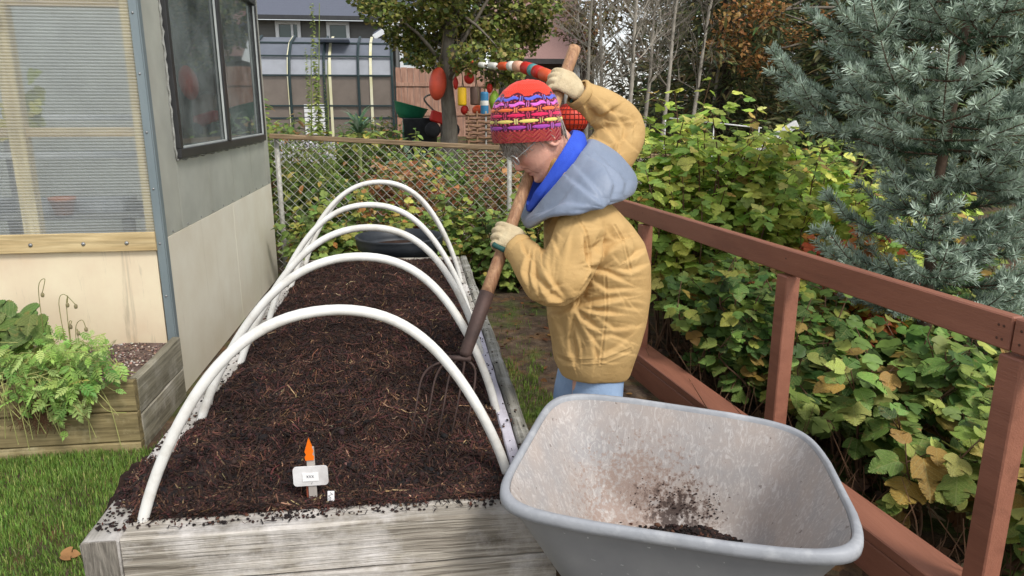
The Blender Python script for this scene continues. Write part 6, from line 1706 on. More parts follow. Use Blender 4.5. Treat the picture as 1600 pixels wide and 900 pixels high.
# ---- coat
def m_coat():
    m, nt, p = new_mat('tan yellow canvas')
    v = coords(nt, False)
    col = ramp(nt, noise_t(nt, v, 5, 6, .6), [(.3, srgb(188, 152, 98)), (.7, srgb(200, 166, 112))])
    col = mixc(nt, ramp(nt, noise_t(nt, v, 9, 8, .7), [(.56, (0,) * 3), (.72, (.35,) * 3)]), col, srgb(150, 112, 66))
    L(nt, col, p.inputs['Base Color']); p.inputs['Roughness'].default_value = .75
    p.inputs['Specular IOR Level'].default_value = .25
    p.inputs['Sheen Weight'].default_value = .0
    w1 = noise_t(nt, coords(nt, False, (1, 1, 1.6)), 22, 6, .6, 1.2); w2 = noise_t(nt, v, 300, 2)
    b1 = N(nt, 'ShaderNodeBump', Strength=.22, Distance=.012); L(nt, w1, b1.inputs['Height'])
    b2 = N(nt, 'ShaderNodeBump', Strength=.08, Distance=.003); L(nt, w2, b2.inputs['Height']); L(nt, b1.outputs[0], b2.inputs['Normal']); L(nt, b2.outputs[0], p.inputs['Normal'])
    return m
coat_m = m_coat()
tors = []
for y, cx, hw, hy, tl in ((574, 926, 60, .185, 0), (562, 926, 63, .195, 0), (535, 928, 69, .21, 0), (500, 931, 77, .215, .02), (450, 932, 83, .222, .0), (405, 931, 82, .225, -.05), (365, 926, 77, .222, -.15), (330, 917, 70, .215, -.3), (300, 906, 62, .195, -.45), (278, 896, 50, .155, -.55), (262, 888, 36, .10, -.6)):
    tors.append((PY(cx, y, PYC), hw / PPM, hy, tl))
pieces = [loft_c(ell_rings(tors))]
nS, nE, nW = PY(908, 362, PYC - .195), PY(868, 440, PYC - .255), PY(811, 389, PYC - .11)
up_ = smooth_path([PY(918, 338, PYC - .11), nS, nS.lerp(nE, .5) + Vector((.01, -.012, 0)), nE, nE.lerp(nW, .5) + Vector((-.004, -.004, -.012)), nW], 5)
rad = np.interp(np.linspace(0, 1, len(up_)), [0, .2, .4, .6, .72, .8, .95, 1], [.075, .082, .086, .084, .078, .068, .051, .049])
pieces.append(tube_vf(up_, list(rad), 24))
fS, fE, fW = PY(918, 285, PYC + .17), PY(972, 204, PYC + .26), PY(906, 148, PYC + .20)
up2 = smooth_path([PY(905, 318, PYC + .08), fS, fS.lerp(fE, .55) + Vector((.01, 0, .0)), fE, fE.lerp(fW, .5) + Vector((.012, 0, .014)), fW], 5)
rad = np.interp(np.linspace(0, 1, len(up2)), [0, .2, .4, .6, .7, .8, .92, 1], [.09, .10, .096, .088, .082, .070, .056, .052])
pieces.append(tube_vf(up2, list(rad), 24))
me, V, Nv = remesh(pieces, .0066, 10, .5)
CR = [([(913, 366), (916, 395), (922, 418)], 5, .020, .5), ([(922, 418), (935, 398), (950, 385), (968, 378)], 7, .017, .7), ([(922, 421), (948, 427), (978, 441)], 4, .009, .6),
      ([(922, 424), (905, 462), (882, 473), (838, 470)], 5, .022, .5), ([(897, 481), (930, 474), (975, 466)], 4.5, .011, .7), ([(897, 483), (912, 500), (932, 515)], 4, .010, .7),
      ([(903, 482), (935, 488), (967, 491)], 3.5, .008, .6), ([(897, 484), (889, 530), (893, 550), (897, 566)], 4.5, .012, .6), ([(852, 486), (872, 490), (895, 482)], 4, .010, .6),
      ([(838, 437), (862, 462), (884, 471)], 4, .011, .7), ([(826, 402), (822, 425), (828, 446)], 3.5, .010, .8), ([(834, 405), (832, 430), (842, 455)], 3.5, .009, .7), ([(850, 420), (866, 446), (884, 466)], 4, .006, .6),
      ([(980, 407), (996, 398), (1010, 387)], 4, .008, .6), ([(935, 560), (958, 548), (980, 530)], 4, .005, .6), ([(925, 440), (950, 455), (985, 452)], 4, .006, .6), ([(960, 420), (985, 425), (1008, 415)], 4, .006, .6),
      ([(917, 172), (926, 187), (941, 189)], 5, .016, .6), ([(959, 169), (946, 178), (934, 187)], 4, .009, .7), ([(965, 185), (975, 200), (972, 220)], 5, .008, .6), ([(950, 205), (965, 222), (968, 242)], 5, .009, .6), ([(985, 178), (992, 195), (990, 215)], 4, .006, .5),
      ([(835, 365), (845, 378), (846, 395)], 4, .010, .6), ([(860, 352), (850, 368), (842, 382)], 4, .007, .6), ([(880, 360), (872, 385), (864, 410)], 7, .004, .5), ([(893, 500), (905, 530), (908, 560)], 4, .005, .6), 
      ([(870, 500), (880, 520), (884, 545)], 4, .006, .6), ([(940, 500), (960, 515), (990, 512)], 4, .005, .6), ([(925, 540), (930, 555), (928, 575)], 3.5, .004, .6), ([(815, 380), (820, 395), (829, 405)], 3, .007, .5), ([(911, 135), (918, 150), (915, 168)], 3, .006, .5),
      ([(862, 380), (856, 410), (862, 440)], 5, .004, .6), ([(893, 350), (890, 385), (884, 420)], 6, .003, .6), ([(940, 345), (955, 370), (985, 385)], 5, .004, .6), ([(975, 345), (990, 380), (1000, 420)], 6, .004, .6), ([(848, 500), (862, 530), (866, 556)], 4, .004, .6),
      ([(930, 530), (955, 525), (985, 535)], 4, .0045, .6), ([(910, 505), (925, 530), (940, 548)], 3.5, .004, .6), ([(870, 556), (882, 566), (900, 570)], 3, .005, .6), ([(930, 215), (950, 228), (958, 250)], 4, .006, .6), ([(940, 160), (955, 175), (975, 180)], 4, .005, .6)]
rf = random.Random(11); FINE_CR = []
for k in range(70):                                   # small sharp creases of the stiff cloth
    x_, y_ = rf.uniform(835, 1010), rf.uniform(345, 575); a = rf.choice((rf.gauss(.25, .35), rf.gauss(-.45, .35), rf.gauss(1.3, .4))); l_ = rf.uniform(9, 26)
    FINE_CR.append(([(x_ - l_ * math.cos(a), y_ - l_ * math.sin(a)), (x_, y_ + rf.gauss(0, 2)), (x_ + l_ * math.cos(a), y_ + l_ * math.sin(a))], rf.uniform(1.8, 3.2), rf.uniform(.0008, .0022), .7))
for k in range(16):
    x_, y_ = rf.uniform(915, 1000), rf.uniform(150, 245); a = rf.uniform(-1.2, 1.2); l_ = rf.uniform(8, 18)
    FINE_CR.append(([(x_ - l_ * math.cos(a), y_ - l_ * math.sin(a)), (x_, y_ + rf.gauss(0, 2)), (x_ + l_ * math.cos(a), y_ + l_ * math.sin(a))], rf.uniform(1.8, 3), rf.uniform(.001, .0024), .7))
me, V, Nv = subdiv(me, V)
V = folds(V, Nv, [(a_, b_ * .95, c_ * 3.0, d_ * .7) for a_, b_, c_, d_ in CR + FINE_CR])
SEAM = [[(902, 340), (915, 362), (921, 392), (921, 416)], [(946, 430), (948, 480), (943, 530), (938, 570)], [(868, 553), (885, 560), (910, 564), (945, 562), (985, 545)], [(868, 556), (885, 563), (910, 567), (945, 565), (985, 548)],
        [(896, 500), (890, 525), (893, 552)], [(960, 352), (975, 380), (985, 420)], [(925, 240), (940, 250), (955, 262)]]
px_, py_, _d = project(V); vw = V - np.array([0, 0, CAM_H]); vw /= np.linalg.norm(vw, axis=1, keepdims=True); nr_ = sstep(.05, .35, -np.sum(vw * Nv, 1)); gro = np.zeros(len(V))
for pts in SEAM:
    best = np.full(len(V), 1e9)
    for a_, b_ in zip(pts[:-1], pts[1:]): best = np.minimum(best, seg_dist(px_, py_, a_, b_)[0])
    gro += -.0028 * np.exp(-(best / 1.1) ** 2) + .0016 * np.exp(-((best - 3) / 1.5) ** 2)
V = V + Nv * (gro * nr_)[:, None]
an_ = np.arctan2(V[:, 1] - PYC, V[:, 0] - PY(926, 570, PYC).x); lowk = sstep(.70, .53, V[:, 2])
V = V + (np.stack([np.cos(an_), np.sin(an_), 0 * an_], 1)) * (lowk * (.007 * np.sin(an_ * 3 + 1.2)))[:, None]; V[:, 2] += lowk * (.008 * np.sin(an_ * 3 + .6))
rid = lambda sc_, sd_: 1 - 2 * np.abs(vnoise(V + .02 * np.stack([vnoise(V, 9, 4), vnoise(V, 9, 6), vnoise(V, 9, 8)], 1), sc_, sd_))
V = V + Nv * (rid(6, 2) * .003 * sstep(-.1, .6, vnoise(V, 3, 1)) + rid(15, 5) * .0010)[:, None]
coat = finish(me, V, 'jacket', coat_m, pers); coat['label'] = 'tan yellow canvas jacket'
# hem seam and cuffs
def cuff(c, d, r, w, mat, name, parent):
    d = d.normalized(); R_ = frame(d)
    Rz = Matrix((R_.col[0], R_.col[2], R_.col[1])).transposed()
    n = 20; V, Fs = [], []
    for h_, k_ in ((-w / 2, .9), (-w / 2, 1.0), (-w / 4, 1.05), (w / 4, 1.04), (w / 2, 1.0), (w / 2, .86)):
        for q in range(n):
            a = 2 * PI * q / n; rr = r * k_ * (1 + .035 * math.sin(a * 7 + h_ * 90))
            V.append(c + Rz @ Vector((rr * math.cos(a), rr * math.sin(a), h_)))
    for i_ in range(5):
        for q in range(n): q2 = (q + 1) % n; Fs.append((i_ * n + q, i_ * n + q2, (i_ + 1) * n + q2, (i_ + 1) * n + q))
    return part(name, np.array([tuple(v) for v in V]), Fs, mat, parent, True)
cuff(nW, nW - nE, .050, .03, coat_m, 'cuff', coat); cuff(fW, fW - fE, .053, .03, coat_m, 'cuff', coat)
# ---- jeans and boots
jean = simple('pale blue denim', srgb(158, 182, 212), srgb(134, 160, 194), 9, .8, .3, 200, dirt=srgb(186, 204, 226), dirt_amt=.5, dirt_scale=6)
boot = simple('brown boot', srgb(88, 68, 54), srgb(66, 50, 40), 9, .6, .3)
jp = []
for dy, dx in ((-.10, .015), (.10, -.02)):
    top = Vector((PY(927, 560, PYC).x, PYC + dy * .8, .62)); kn = Vector((top.x - .02 + dx, PYC + dy * 1.05, .38)); an = Vector((top.x + .01 + dx, PYC + dy * 1.15, .09))
    q_ = smooth_path([top + Vector((0, 0, .12)), top, kn, an], 5)
    jp.append(tube_vf(q_, list(np.interp(np.linspace(0, 1, len(q_)), [0, .33, .66, 1], [.09, .098, .086, .078])), 22))
    b_ = [Vector((an.x + .05, an.y, .05)), Vector((an.x - .02, an.y, .055)), Vector((an.x - .10, an.y - .01 * (1 if dy < 0 else -1), .042)), Vector((an.x - .17, an.y - .015 * (1 if dy < 0 else -1), .034))]
    bm_, bV, bN = remesh([tube_vf(smooth_path(b_, 4), list(np.interp(np.linspace(0, 1, 13), [0, .3, .75, 1], [.045, .055, .048, .034])), 16), tube_vf([an + Vector((0, 0, .10)), an - Vector((0, 0, .04))], .056, 16)], .007, 4)
    bV[:, 2] = np.maximum(bV[:, 2], .004)
    finish(bm_, bV, 'boot', boot, pers)
hipc = PY(925, 570, PYC)
jp.append(loft_c(ell_rings([(Vector((hipc.x, PYC, .56)), .09, .14, 0), (Vector((hipc.x, PYC, .70)), .105, .15, 0), (Vector((hipc.x, PYC, .84)), .1, .14, 0)])))
me, V, Nv = remesh(jp, .009, 6)
V = V + Nv * (vnoise(V, 17, 9) * .004)[:, None]
finish(me, V, 'jeans', jean, pers)
# ---- head and neck: the body under the clothes, one skin
TLT = math.radians(39); HSC = 1.08
f3 = Vector((-math.cos(TLT), -.07, -math.sin(TLT))).normalized()
s3 = Vector((0, 1, 0)); u3 = f3.cross(s3).normalized()
if u3.z < 0: u3 = -u3
s3 = u3.cross(f3).normalized()
HR = Matrix((f3, s3, u3)).transposed()
NOSE = PY(805, 268, PYC)
HO = NOSE - HR @ Vector((.118, 0, -.055)) * HSC
def hp(x, y, z): return HO + HR @ Vector((x, y, z)) * HSC
zl = np.linspace(-.142, .104, 64); na = 80
fr_ = np.interp(zl, [-.142, -.13, -.118, -.10, -.085, -.06, -.03, -.012, .005, .03, .06, .085, .104], [.060, .082, .0865, .083, .088, .0895, .0875, .0875, .094, .094, .083, .056, .004])
bk_ = np.interp(zl, [-.142, -.12, -.09, -.05, 0, .04, .075, .104], [-.005, -.02, -.055, -.085, -.098, -.094, -.070, -.002])
wd_ = np.interp(zl, [-.142, -.13, -.11, -.08, -.04, 0, .04, .075, .104], [.020, .036, .050, .062, .070, .075, .074, .056, .002])
VV, FF = [], []
for z, f_, b_, w_ in zip(zl, fr_, bk_, wd_):
    for k in range(na):
        t = 2 * PI * k / na; c_, s_ = math.cos(t), math.sin(t)
        y = w_ * math.copysign(abs(s_) ** .9, s_); x = (f_ + b_) / 2 + (f_ - b_) / 2 * math.copysign(abs(c_) ** .92, c_)
        if c_ > 0:
            g = lambda y0, sy, z0, sz: math.exp(-((abs(y) - y0) / sy) ** 2 - ((z - z0) / sz) ** 2)
            nz = np.interp(z, [-.072, -.064, -.055, -.035, -.012, .004], [0, .018, .029, .019, .006, 0])
            x += nz * math.exp(-(y / (.0085 + .006 * max(0, -z - .03) / .035)) ** 2)
            x += .007 * g(.016, .007, -.060, .007)                       # nostril wings
            x -= .012 * g(.030, .014, -.016, .011)                       # eye sockets
            x += .006 * g(.030, .018, .004, .008)                        # brow
            x += .005 * g(.030, .010, -.018, .006)                       # eyeball / lids
            x += .006 * g(.036, .016, -.045, .016)                       # cheeks
            x += .0065 * g(0, .020, -.079, .005) + .006 * g(0, .018, -.095, .0055) - .005 * g(0, .02, -.087, .0028) - .004 * g(0, .02, -.106, .006)
            x -= .003 * g(.027, .004, -.072, .014)                       # fold beside the mouth
            x += .005 * g(0, .016, -.122, .010)
        VV.append(hp(x, y, z))
n = na
for i_ in range(len(zl) - 1):
    for k in range(n): k2 = (k + 1) % n; FF.append((i_ * n + k, i_ * n + k2, (i_ + 1) * n + k2, (i_ + 1) * n + k))
FF.append(tuple(range(n - 1, -1, -1))); FF.append(tuple((len(zl) - 1) * n + k for k in range(n)))
ears = []
for sg in (-1, 1):
    q_ = [hp(-.026 + .018 * math.cos(a), sg * (.074 + .006 * (a > 1.2)), -.034 + .030 * math.sin(a)) for a in np.linspace(-2.2, 2.6, 12)]
    ears.append(tube_vf(q_, [.0065] * 6 + [.0055] * 6, 8)); ears.append(tube_vf([hp(-.014, sg * .062, -.042), hp(-.026, sg * .072, -.042), hp(-.026, sg * .074, -.024)], [.008, .011, .009], 8))
neck = tube_vf([hp(-.035, 0, -.04), hp(-.04, 0, -.10), hp(-.06, 0, -.19), PY(900, 310, PYC)], [.058, .056, .062, .085], 20)
tor_in = loft_c(ell_rings([(c, hx * .55, hy * .55, tl) for c, hx, hy, tl in tors[:-2]], 28))
arms_in = [tube_vf(up_, [.035] * len(up_), 12), tube_vf(up2, [.035] * len(up2), 12)]
legs_in = []
for dy in (-.1, .1):
    t0 = Vector((hipc.x, PYC + dy * .85, .75)); legs_in.append(tube_vf([t0, t0 + Vector((-.04, dy * .1, -.37)), t0 + Vector((.0, dy * .2, -.70))], [.085, .055, .04], 14))
me, V, Nv = remesh([(VV, FF), neck, tor_in] + ears + arms_in + legs_in, .0036, 2, .4)
loc_ = (V - np.array(HO)) @ np.array(HR) / HSC
skin = np.array(srgb(222, 168, 146)[:3]); C = np.repeat(skin[None], len(V), 0)
X_, Y_, Z_ = loc_[:, 0], np.abs(loc_[:, 1]), loc_[:, 2]
fm = (X_ > .03)
def tint(mask, col, a):
    global C
    C = C * (1 - (mask * a)[:, None]) + np.array(col[:3])[None] * (mask * a)[:, None]
gz_ = lambda x0, sx_, y0, sy_, z0, sz_: np.exp(-((X_ - x0) / sx_) ** 2 - ((Y_ - y0) / sy_) ** 2 - ((Z_ - z0) / sz_) ** 2)
tint(gz_(.095, .04, .04, .02, -.05, .02), srgb(206, 124, 108), .55); tint(gz_(.115, .02, 0, .02, -.055, .014), srgb(206, 118, 104), .6)
tint(gz_(.095, .03, 0, .024, -.087, .009), srgb(170, 84, 82), .75); tint(gz_(.095, .03, 0, .022, -.087, .0022), srgb(96, 44, 44), .8)
tint(gz_(.09, .03, .031, .014, -.018, .003), srgb(70, 48, 42), .8); tint(gz_(.09, .03, .031, .016, .004, .004), srgb(140, 116, 104), .6); tint(gz_(.085, .03, .030, .014, -.027, .006), srgb(168, 110, 100), .4)
tint(gz_(.0, .03, .08, .02, -.02, .03), srgb(200, 126, 112), .4)
for z0, dz, y0 in ((-.010, .25, .050), (-.018, .0, .052), (-.026, -.25, .050)):           # lines beside the eye
    d_ = Z_ - z0 - dz * (Y_ - y0); tint(np.exp(-(d_ / .0016) ** 2) * (np.abs(Y_ - y0 - .006) < .010) * (X_ > .03), srgb(150, 96, 82), .6)
d_ = (Y_ - .022) + .45 * (Z_ + .066); tint(np.exp(-(d_ / .002) ** 2) * (Z_ < -.052) * (Z_ > -.1) * (X_ > .05), srgb(146, 88, 76), .7)
C = C * (1 + .07 * vnoise(V, 70)[:, None] + .06 * vnoise(V, 28, 4)[:, None] * np.array([[.6, 1.2, 1.2]]))
sk_m, nt, p = new_mat('weathered skin')
at = N(nt, 'ShaderNodeAttribute', attribute_name='Col'); L(nt, at.outputs['Color'], p.inputs['Base Color'])
p.inputs['Roughness'].default_value = .5; p.inputs['Subsurface Weight'].default_value = .08; p.inputs['Subsurface Radius'].default_value = (.01, .004, .002); p.inputs['Subsurface Scale'].default_value = .5
bump(nt, p, noise_t(nt, coords(nt, False), 110, 6, .7), .55, .004)
body = finish(me, V, 'body', sk_m, pers, C)
# hair: grey strands under the hat
hair_m = simple('grey hair', srgb(176, 168, 158), srgb(126, 114, 104), 60, .5, .1)
hr = MB()
rnd = random.Random(3)
for k in range(640):
    sg = -1 if rnd.random() < .7 else 1
    a = rnd.uniform(-.15, .66)                                    # 0 forehead .. 1 nape
    x = np.interp(a, [-.15, .25, .6, 1], [.098, .075, .0, -.085]); w_ = sg * np.interp(a, [-.15, .25, .6, 1], [.012, .052, .079, .05])
    p0 = hp(x, w_ + rnd.gauss(0, .004), .03 + rnd.uniform(-.008, .02) - .03 * max(0, a - .5))
    ln = np.interp(a, [-.15, .2, .5, 1], [.036, .055, .07, .07]) * rnd.uniform(.6, 1.1)
    dr = np.interp(a, [-.15, .3, .6, 1], [.012, -.004, -.026, -.02])
    p1 = p0 + (HR @ Vector((dr * .4, sg * .007, -ln * .5))); p2 = p0 + (HR @ Vector((dr + rnd.gauss(0, .006), sg * .004 + rnd.gauss(0, .003), -ln)))
    hr.tube([p0, p1, p2], [.0024, .0020, .0007], 4, False)
for k in range(160):
    w_ = rnd.uniform(-.06, .06); p0 = hp(-.082 - .012 * (1 - (w_ / .06) ** 2), w_, -.015 + rnd.uniform(-.01, .01)); ln = rnd.uniform(.04, .075)
    hr.tube([p0, p0 + HR @ Vector((.010, 0, -ln * .5)), p0 + HR @ Vector((.026, rnd.gauss(0, .005), -ln))], [.0024, .002, .0008], 4, False)
hr.build('hair', hair_m, pers, True)
# spectacles
gl_f = simple('silver wire frame', srgb(222, 218, 212), srgb(190, 186, 182), 20, .25, 0, metal=.6)
sp = None
for sg in (-1, 1):
    c_ = Vector((.102, sg * .033, -.022))
    rim = [hp(c_.x - .25 * abs(.022 * math.cos(a)) * (1 if sg * math.cos(a) > 0 else 0), c_.y + .023 * math.cos(a), c_.z + .017 * math.sin(a)) for a in np.linspace(0, 2 * PI, 25)]
    o = part('spectacle_rim', *[np.array([tuple(v) for v in a]) if i_ == 0 else a for i_, a in enumerate(tube_vf(rim, .0029, 6, False))], gl_f, pers, True)
    part('lens', np.array([tuple(v) for v in rim[:-1]]), [tuple(range(24))], m_glass('lens glass', (.95, .96, .96), 1.5, .02), o)
    part('temple', *[np.array([tuple(v) for v in a]) if i_ == 0 else a for i_, a in enumerate(tube_vf([hp(.094, sg * .057, -.018), hp(.06, sg * .074, -.016), hp(.0, sg * .080, -.012), hp(-.018, sg * .08, -.03)], .0019, 6))], gl_f, o, True)
part('spectacle_bridge', *[np.array([tuple(v) for v in a]) if i_ == 0 else a for i_, a in enumerate(tube_vf([hp(.103, -.011, -.018), hp(.110, 0, -.014), hp(.103, .011, -.018)], .0013, 6))], gl_f, pers, True)
MB().lathe([(.0003, -.006), (.003, -.003), (.0035, 0), (.0025, .003), (.0003, .005)], hp(-.022, -.079, -.074), 8).build('earring', gl_f, pers, True)
# ---- knitted hat, pattern in stitches
hatc = PY(825, 218, PYC); hax = Vector((-.06, 0, 1)).normalized(); hfx = Vector((-1, -.14, -.10)); hfx = (hfx - hax * hfx.dot(hax)).normalized(); hsx = hax.cross(hfx)
nu, nv_ = 300, 120
uu = np.linspace(0, 2 * PI, nu, endpoint=False); vv = np.linspace(0, 1, nv_)
U, Vg = np.meshgrid(uu, vv)
rp = np.interp(Vg, [0, .08, .3, .5, .65, .8, .9, .96, 1], [.985, 1.0, 1.0, .93, .83, .66, .48, .31, .0])
hgt = np.interp(Vg, [0, .08, .3, .5, .65, .8, .9, .96, 1], [-.004, .012, .060, .101, .131, .161, .179, .189, .195])
relief = np.zeros_like(U); COLH = np.zeros(U.shape + (3,))
sc = lambda r, g, b: np.array(srgb(r, g, b)[:3])
base = sc(84, 20, 42); COLH[:] = base
# chevron cuff
chev = (Vg < .17)
tri = np.abs(((U * 17 / PI) % 2) - 1)
zig = ((Vg / .17) * 2.6 + tri * 1.2) % 1
COLH[chev] = np.where((zig < .5)[..., None], sc(128, 30, 40), sc(178, 74, 62))[chev]; relief += np.where(chev, .0016 * np.cos(zig * 2 * PI), 0)
rows = [(.225, (168, 74, 172), 9, 0), (.315, (226, 206, 110), 9, .5), (.405, (224, 44, 92), 9, 0), (.49, (238, 116, 62), 9, .5), (.575, (222, 110, 206), 9, 0), (.665, (94, 104, 214), 8, .5)]
for v0, col, cnt, off in rows:
    ph = (U / (2 * PI) * cnt + off) % 1 - .5
    e = (ph / .39) ** 2 + ((Vg - v0 - (.018 * np.sin(ph * 9) if v0 > .55 else 0)) / .027) ** 2
    m_ = e < 1
    COLH[m_] = np.array(srgb(*col)[:3]); relief += np.where(e < 1.4, .0024 * np.clip(1 - e / 1.4, 0, 1) ** .5, 0)
    gap = (np.abs(np.abs(ph) - .455) < .02) & (np.abs(Vg - v0) < .038)
    COLH[gap] = np.array(srgb(*[min(255, int(c * .8 + 40)) for c in col])[:3]); relief += np.where(gap, .002, 0)
    for dv in (-.045, .045):
        dots = (np.abs(Vg - v0 - dv) < .008) & ((U * 46 / PI % 2) < .8) & (Vg > .17)
        COLH[dots] = sc(206, 70, 96) if v0 < .5 else sc(214, 84, 84); relief += np.where(dots, .0012, 0)
crown = Vg > .73 + .03 * np.sin(U * 8)
COLH[crown] = sc(232, 66, 48); relief += np.where(crown, .0012 * np.cos(U * 60) * np.cos(Vg * 160), 0)
COLH *= (1 + .10 * np.sin(U * 75) * np.sin(Vg * 300))[..., None]
drift = np.interp(Vg, [0, .5, 1], [0, .004, -.010])
ra, rb = .121, .101
Wp = np.array(hatc)[None, None] + np.array(hfx) * ((ra * rp + relief) * np.cos(U) + drift)[..., None] + np.array(hsx) * ((rb * rp + relief) * np.sin(U))[..., None] + np.array(hax) * (hgt + relief * .5)[..., None]
i, j = np.meshgrid(np.arange(nu), np.arange(nv_ - 1)); a_ = (j * nu + i).ravel(); b_ = (j * nu + (i + 1) % nu).ravel()
hat_m, nt, p = new_mat('knitted wool')
at = N(nt, 'ShaderNodeAttribute', attribute_name='Col'); L(nt, at.outputs['Color'], p.inputs['Base Color'])
p.inputs['Roughness'].default_value = .9; p.inputs['Specular IOR Level'].default_value = .15; p.inputs['Sheen Weight'].default_value = .3
bump(nt, p, noise_t(nt, coords(nt, False), 260, 3), .5, .004)
hat = part('knitted_hat', Wp.reshape(-1, 3), np.stack([a_, b_, b_ + nu, a_ + nu], 1), hat_m, pers, True, np.clip(COLH, .005, .95).reshape(-1, 3))
hat['label'] = 'knitted hat with rows of bright coloured stitches'
# ---- blue fleece collar and grey hood lying on the shoulders
def ring_pts(near, n=64):
    """near: (px, py, Y) front..back on the near side; the far side mirrors it"""
    A_ = [PY(x, y, Y) for x, y, Y in near]
    far = [Vector((p.x, 2 * PYC - p.y, p.z)) for p in A_[1:-1]][::-1]
    P_ = A_ + far; m = len(P_); out = []
    for k in range(m):
        a, b, c, d = P_[(k - 1) % m], P_[k], P_[(k + 1) % m], P_[(k + 2) % m]
        for q in range(n // m):
            t = q / (n // m); out.append(.5 * ((2 * b) + (c - a) * t + (2 * a - 5 * b + 4 * c - d) * t * t + (3 * b - a - 3 * c + d) * t ** 3))
    return out
def ring_loft(rings_, sub=5):
    R = [ring_pts(r) for r in rings_]; out = []
    for k in range(len(R) - 1):
        a, b, c, d = R[max(k - 1, 0)], R[k], R[k + 1], R[min(k + 2, len(R) - 1)]
        for q in range(sub):
            t = q / sub; out.append([.5 * ((2 * B_) + (C_ - A_) * t + (2 * A_ - 5 * B_ + 4 * C_ - D_) * t * t + (3 * B_ - A_ - 3 * C_ + D_) * t ** 3) for A_, B_, C_, D_ in zip(a, b, c, d)])
    out.append(R[-1])
    n = len(out[0]); Fs = []
    for i_ in range(len(out) - 1):
        for k in range(n): k2 = (k + 1) % n; Fs.append((i_ * n + k, i_ * n + k2, (i_ + 1) * n + k2, (i_ + 1) * n + k))
    return np.array([tuple(v) for r in out for v in r]), Fs
def soft(V, Fs, name, mat, parent, creases, amp, sub=1, seed=1):
    me = bpy.data.meshes.new('t'); me.from_pydata([tuple(v) for v in V], [], Fs); me.update()
    bm = bmesh.new(); bm.from_mesh(me); bmesh.ops.recalc_face_normals(bm, faces=bm.faces); bm.to_mesh(me); bm.free()
    ob = bpy.data.objects.new('t', me); COL.objects.link(ob)
    s_ = ob.modifiers.new('s', 'SUBSURF'); s_.levels = sub; s_.render_levels = sub
    out = bpy.data.meshes.new_from_object(ob.evaluated_get(bpy.context.evaluated_depsgraph_get())); bpy.data.objects.remove(ob)
    n = len(out.vertices); W = np.zeros(n * 3); out.vertices.foreach_get('co', W); W = W.reshape(-1, 3)
    Nn_ = np.zeros(n * 3); out.vertex_normals.foreach_get('vector', Nn_); Nn_ = Nn_.reshape(-1, 3)
    ctr = W.mean(0)
    if np.sum((W - ctr) * Nn_) < 0: Nn_ = -Nn_
    W = folds(W, Nn_, creases); W = W + Nn_ * (vnoise(W, 22, seed) * amp * .5 + (1 - 2 * np.abs(vnoise(W, 11, seed + 3))) * amp)[:, None]
    return finish(out, W, name, mat, parent)
fleece = simple('royal blue fleece', srgb(58, 92, 206), srgb(44, 74, 184), 12, .95, .4, 220)
hoodm, nt, p = new_mat('slate blue nylon')
v = coords(nt, False)
L(nt, ramp(nt, noise_t(nt, v, 6, 6), [(.3, srgb(118, 130, 150)), (.7, srgb(136, 146, 164))]), p.inputs['Base Color']); p.inputs['Roughness'].default_value = .55
p.inputs['Sheen Weight'].default_value = .1; bump(nt, p, noise_t(nt, v, 30, 6, .6, .6), .25, .01)
Y0 = PYC
B0 = [(824, 322, Y0), (837, 300, Y0 - .085), (860, 264, Y0 - .110), (882, 231, Y0 - .085), (897, 204, Y0)]
Bi = [(838, 325, Y0), (850, 305, Y0 - .06), (872, 275, Y0 - .085), (890, 245, Y0 - .065), (898, 222, Y0)]
R0 = [(832, 330, Y0), (850, 306, Y0 - .10), (878, 270, Y0 - .135), (902, 238, Y0 - .10), (914, 212, Y0)]
V, Fs = ring_loft([Bi, [(827, 322, Y0), (840, 300, Y0 - .078), (862, 265, Y0 - .102), (884, 233, Y0 - .08), (896, 207, Y0)], B0, [(824, 330, Y0), (843, 308, Y0 - .097), (866, 272, Y0 - .125), (890, 236, Y0 - .097), (908, 206, Y0)], R0, [(840, 338, Y0), (858, 320, Y0 - .10), (886, 290, Y0 - .13), (908, 262, Y0 - .1), (918, 232, Y0)]], 4)
soft(V, Fs, 'fleece_collar', fleece, pers, [([(870, 300), (890, 265), (905, 235)], 4, .004, .5)], .003, 1, 2)
RA = [(842, 335, Y0), (858, 312, Y0 - .09), (884, 276, Y0 - .125), (906, 246, Y0 - .09), (916, 224, Y0)]
R1 = [(828, 332, Y0), (850, 309, Y0 - .115), (884, 270, Y0 - .155), (912, 238, Y0 - .115), (928, 218, Y0)]
R2 = [(818, 342, Y0), (850, 322, Y0 - .165), (905, 286, Y0 - .235), (948, 254, Y0 - .165), (966, 240, Y0)]
R3 = [(818, 352, Y0), (856, 334, Y0 - .215), (918, 312, Y0 - .29), (972, 292, Y0 - .215), (992, 276, Y0)]
R4 = [(824, 356, Y0), (858, 338, Y0 - .225), (918, 330, Y0 - .295), (970, 314, Y0 - .22), (988, 298, Y0)]
R5 = [(832, 352, Y0), (862, 338, Y0 - .19), (914, 326, Y0 - .24), (958, 312, Y0 - .17), (972, 298, Y0)]
V, Fs = ring_loft([RA, R1, R2, R3, R4, R5], 6)
soft(V, Fs, 'hood', hoodm, pers, [(a_, b_, c_ * 2.0, d_) for a_, b_, c_, d_ in [([(890, 280), (915, 300), (950, 325)], 5, .010, .6), ([(920, 245), (945, 262), (958, 290), (955, 312)], 6, .016, .7), ([(900, 262), (935, 300), (948, 322)], 5, .008, .6), ([(850, 330), (885, 318), (925, 322)], 5, .007, .6), ([(835, 340), (865, 325), (890, 300)], 5, .007, .6), ([(965, 268), (978, 285), (975, 305)], 5, .010, .6), ([(935, 240), (960, 262), (985, 280)], 4, .008, .6), ([(870, 338), (900, 330), (940, 330)], 3, .005, .5)]], .0022, 2, 5)
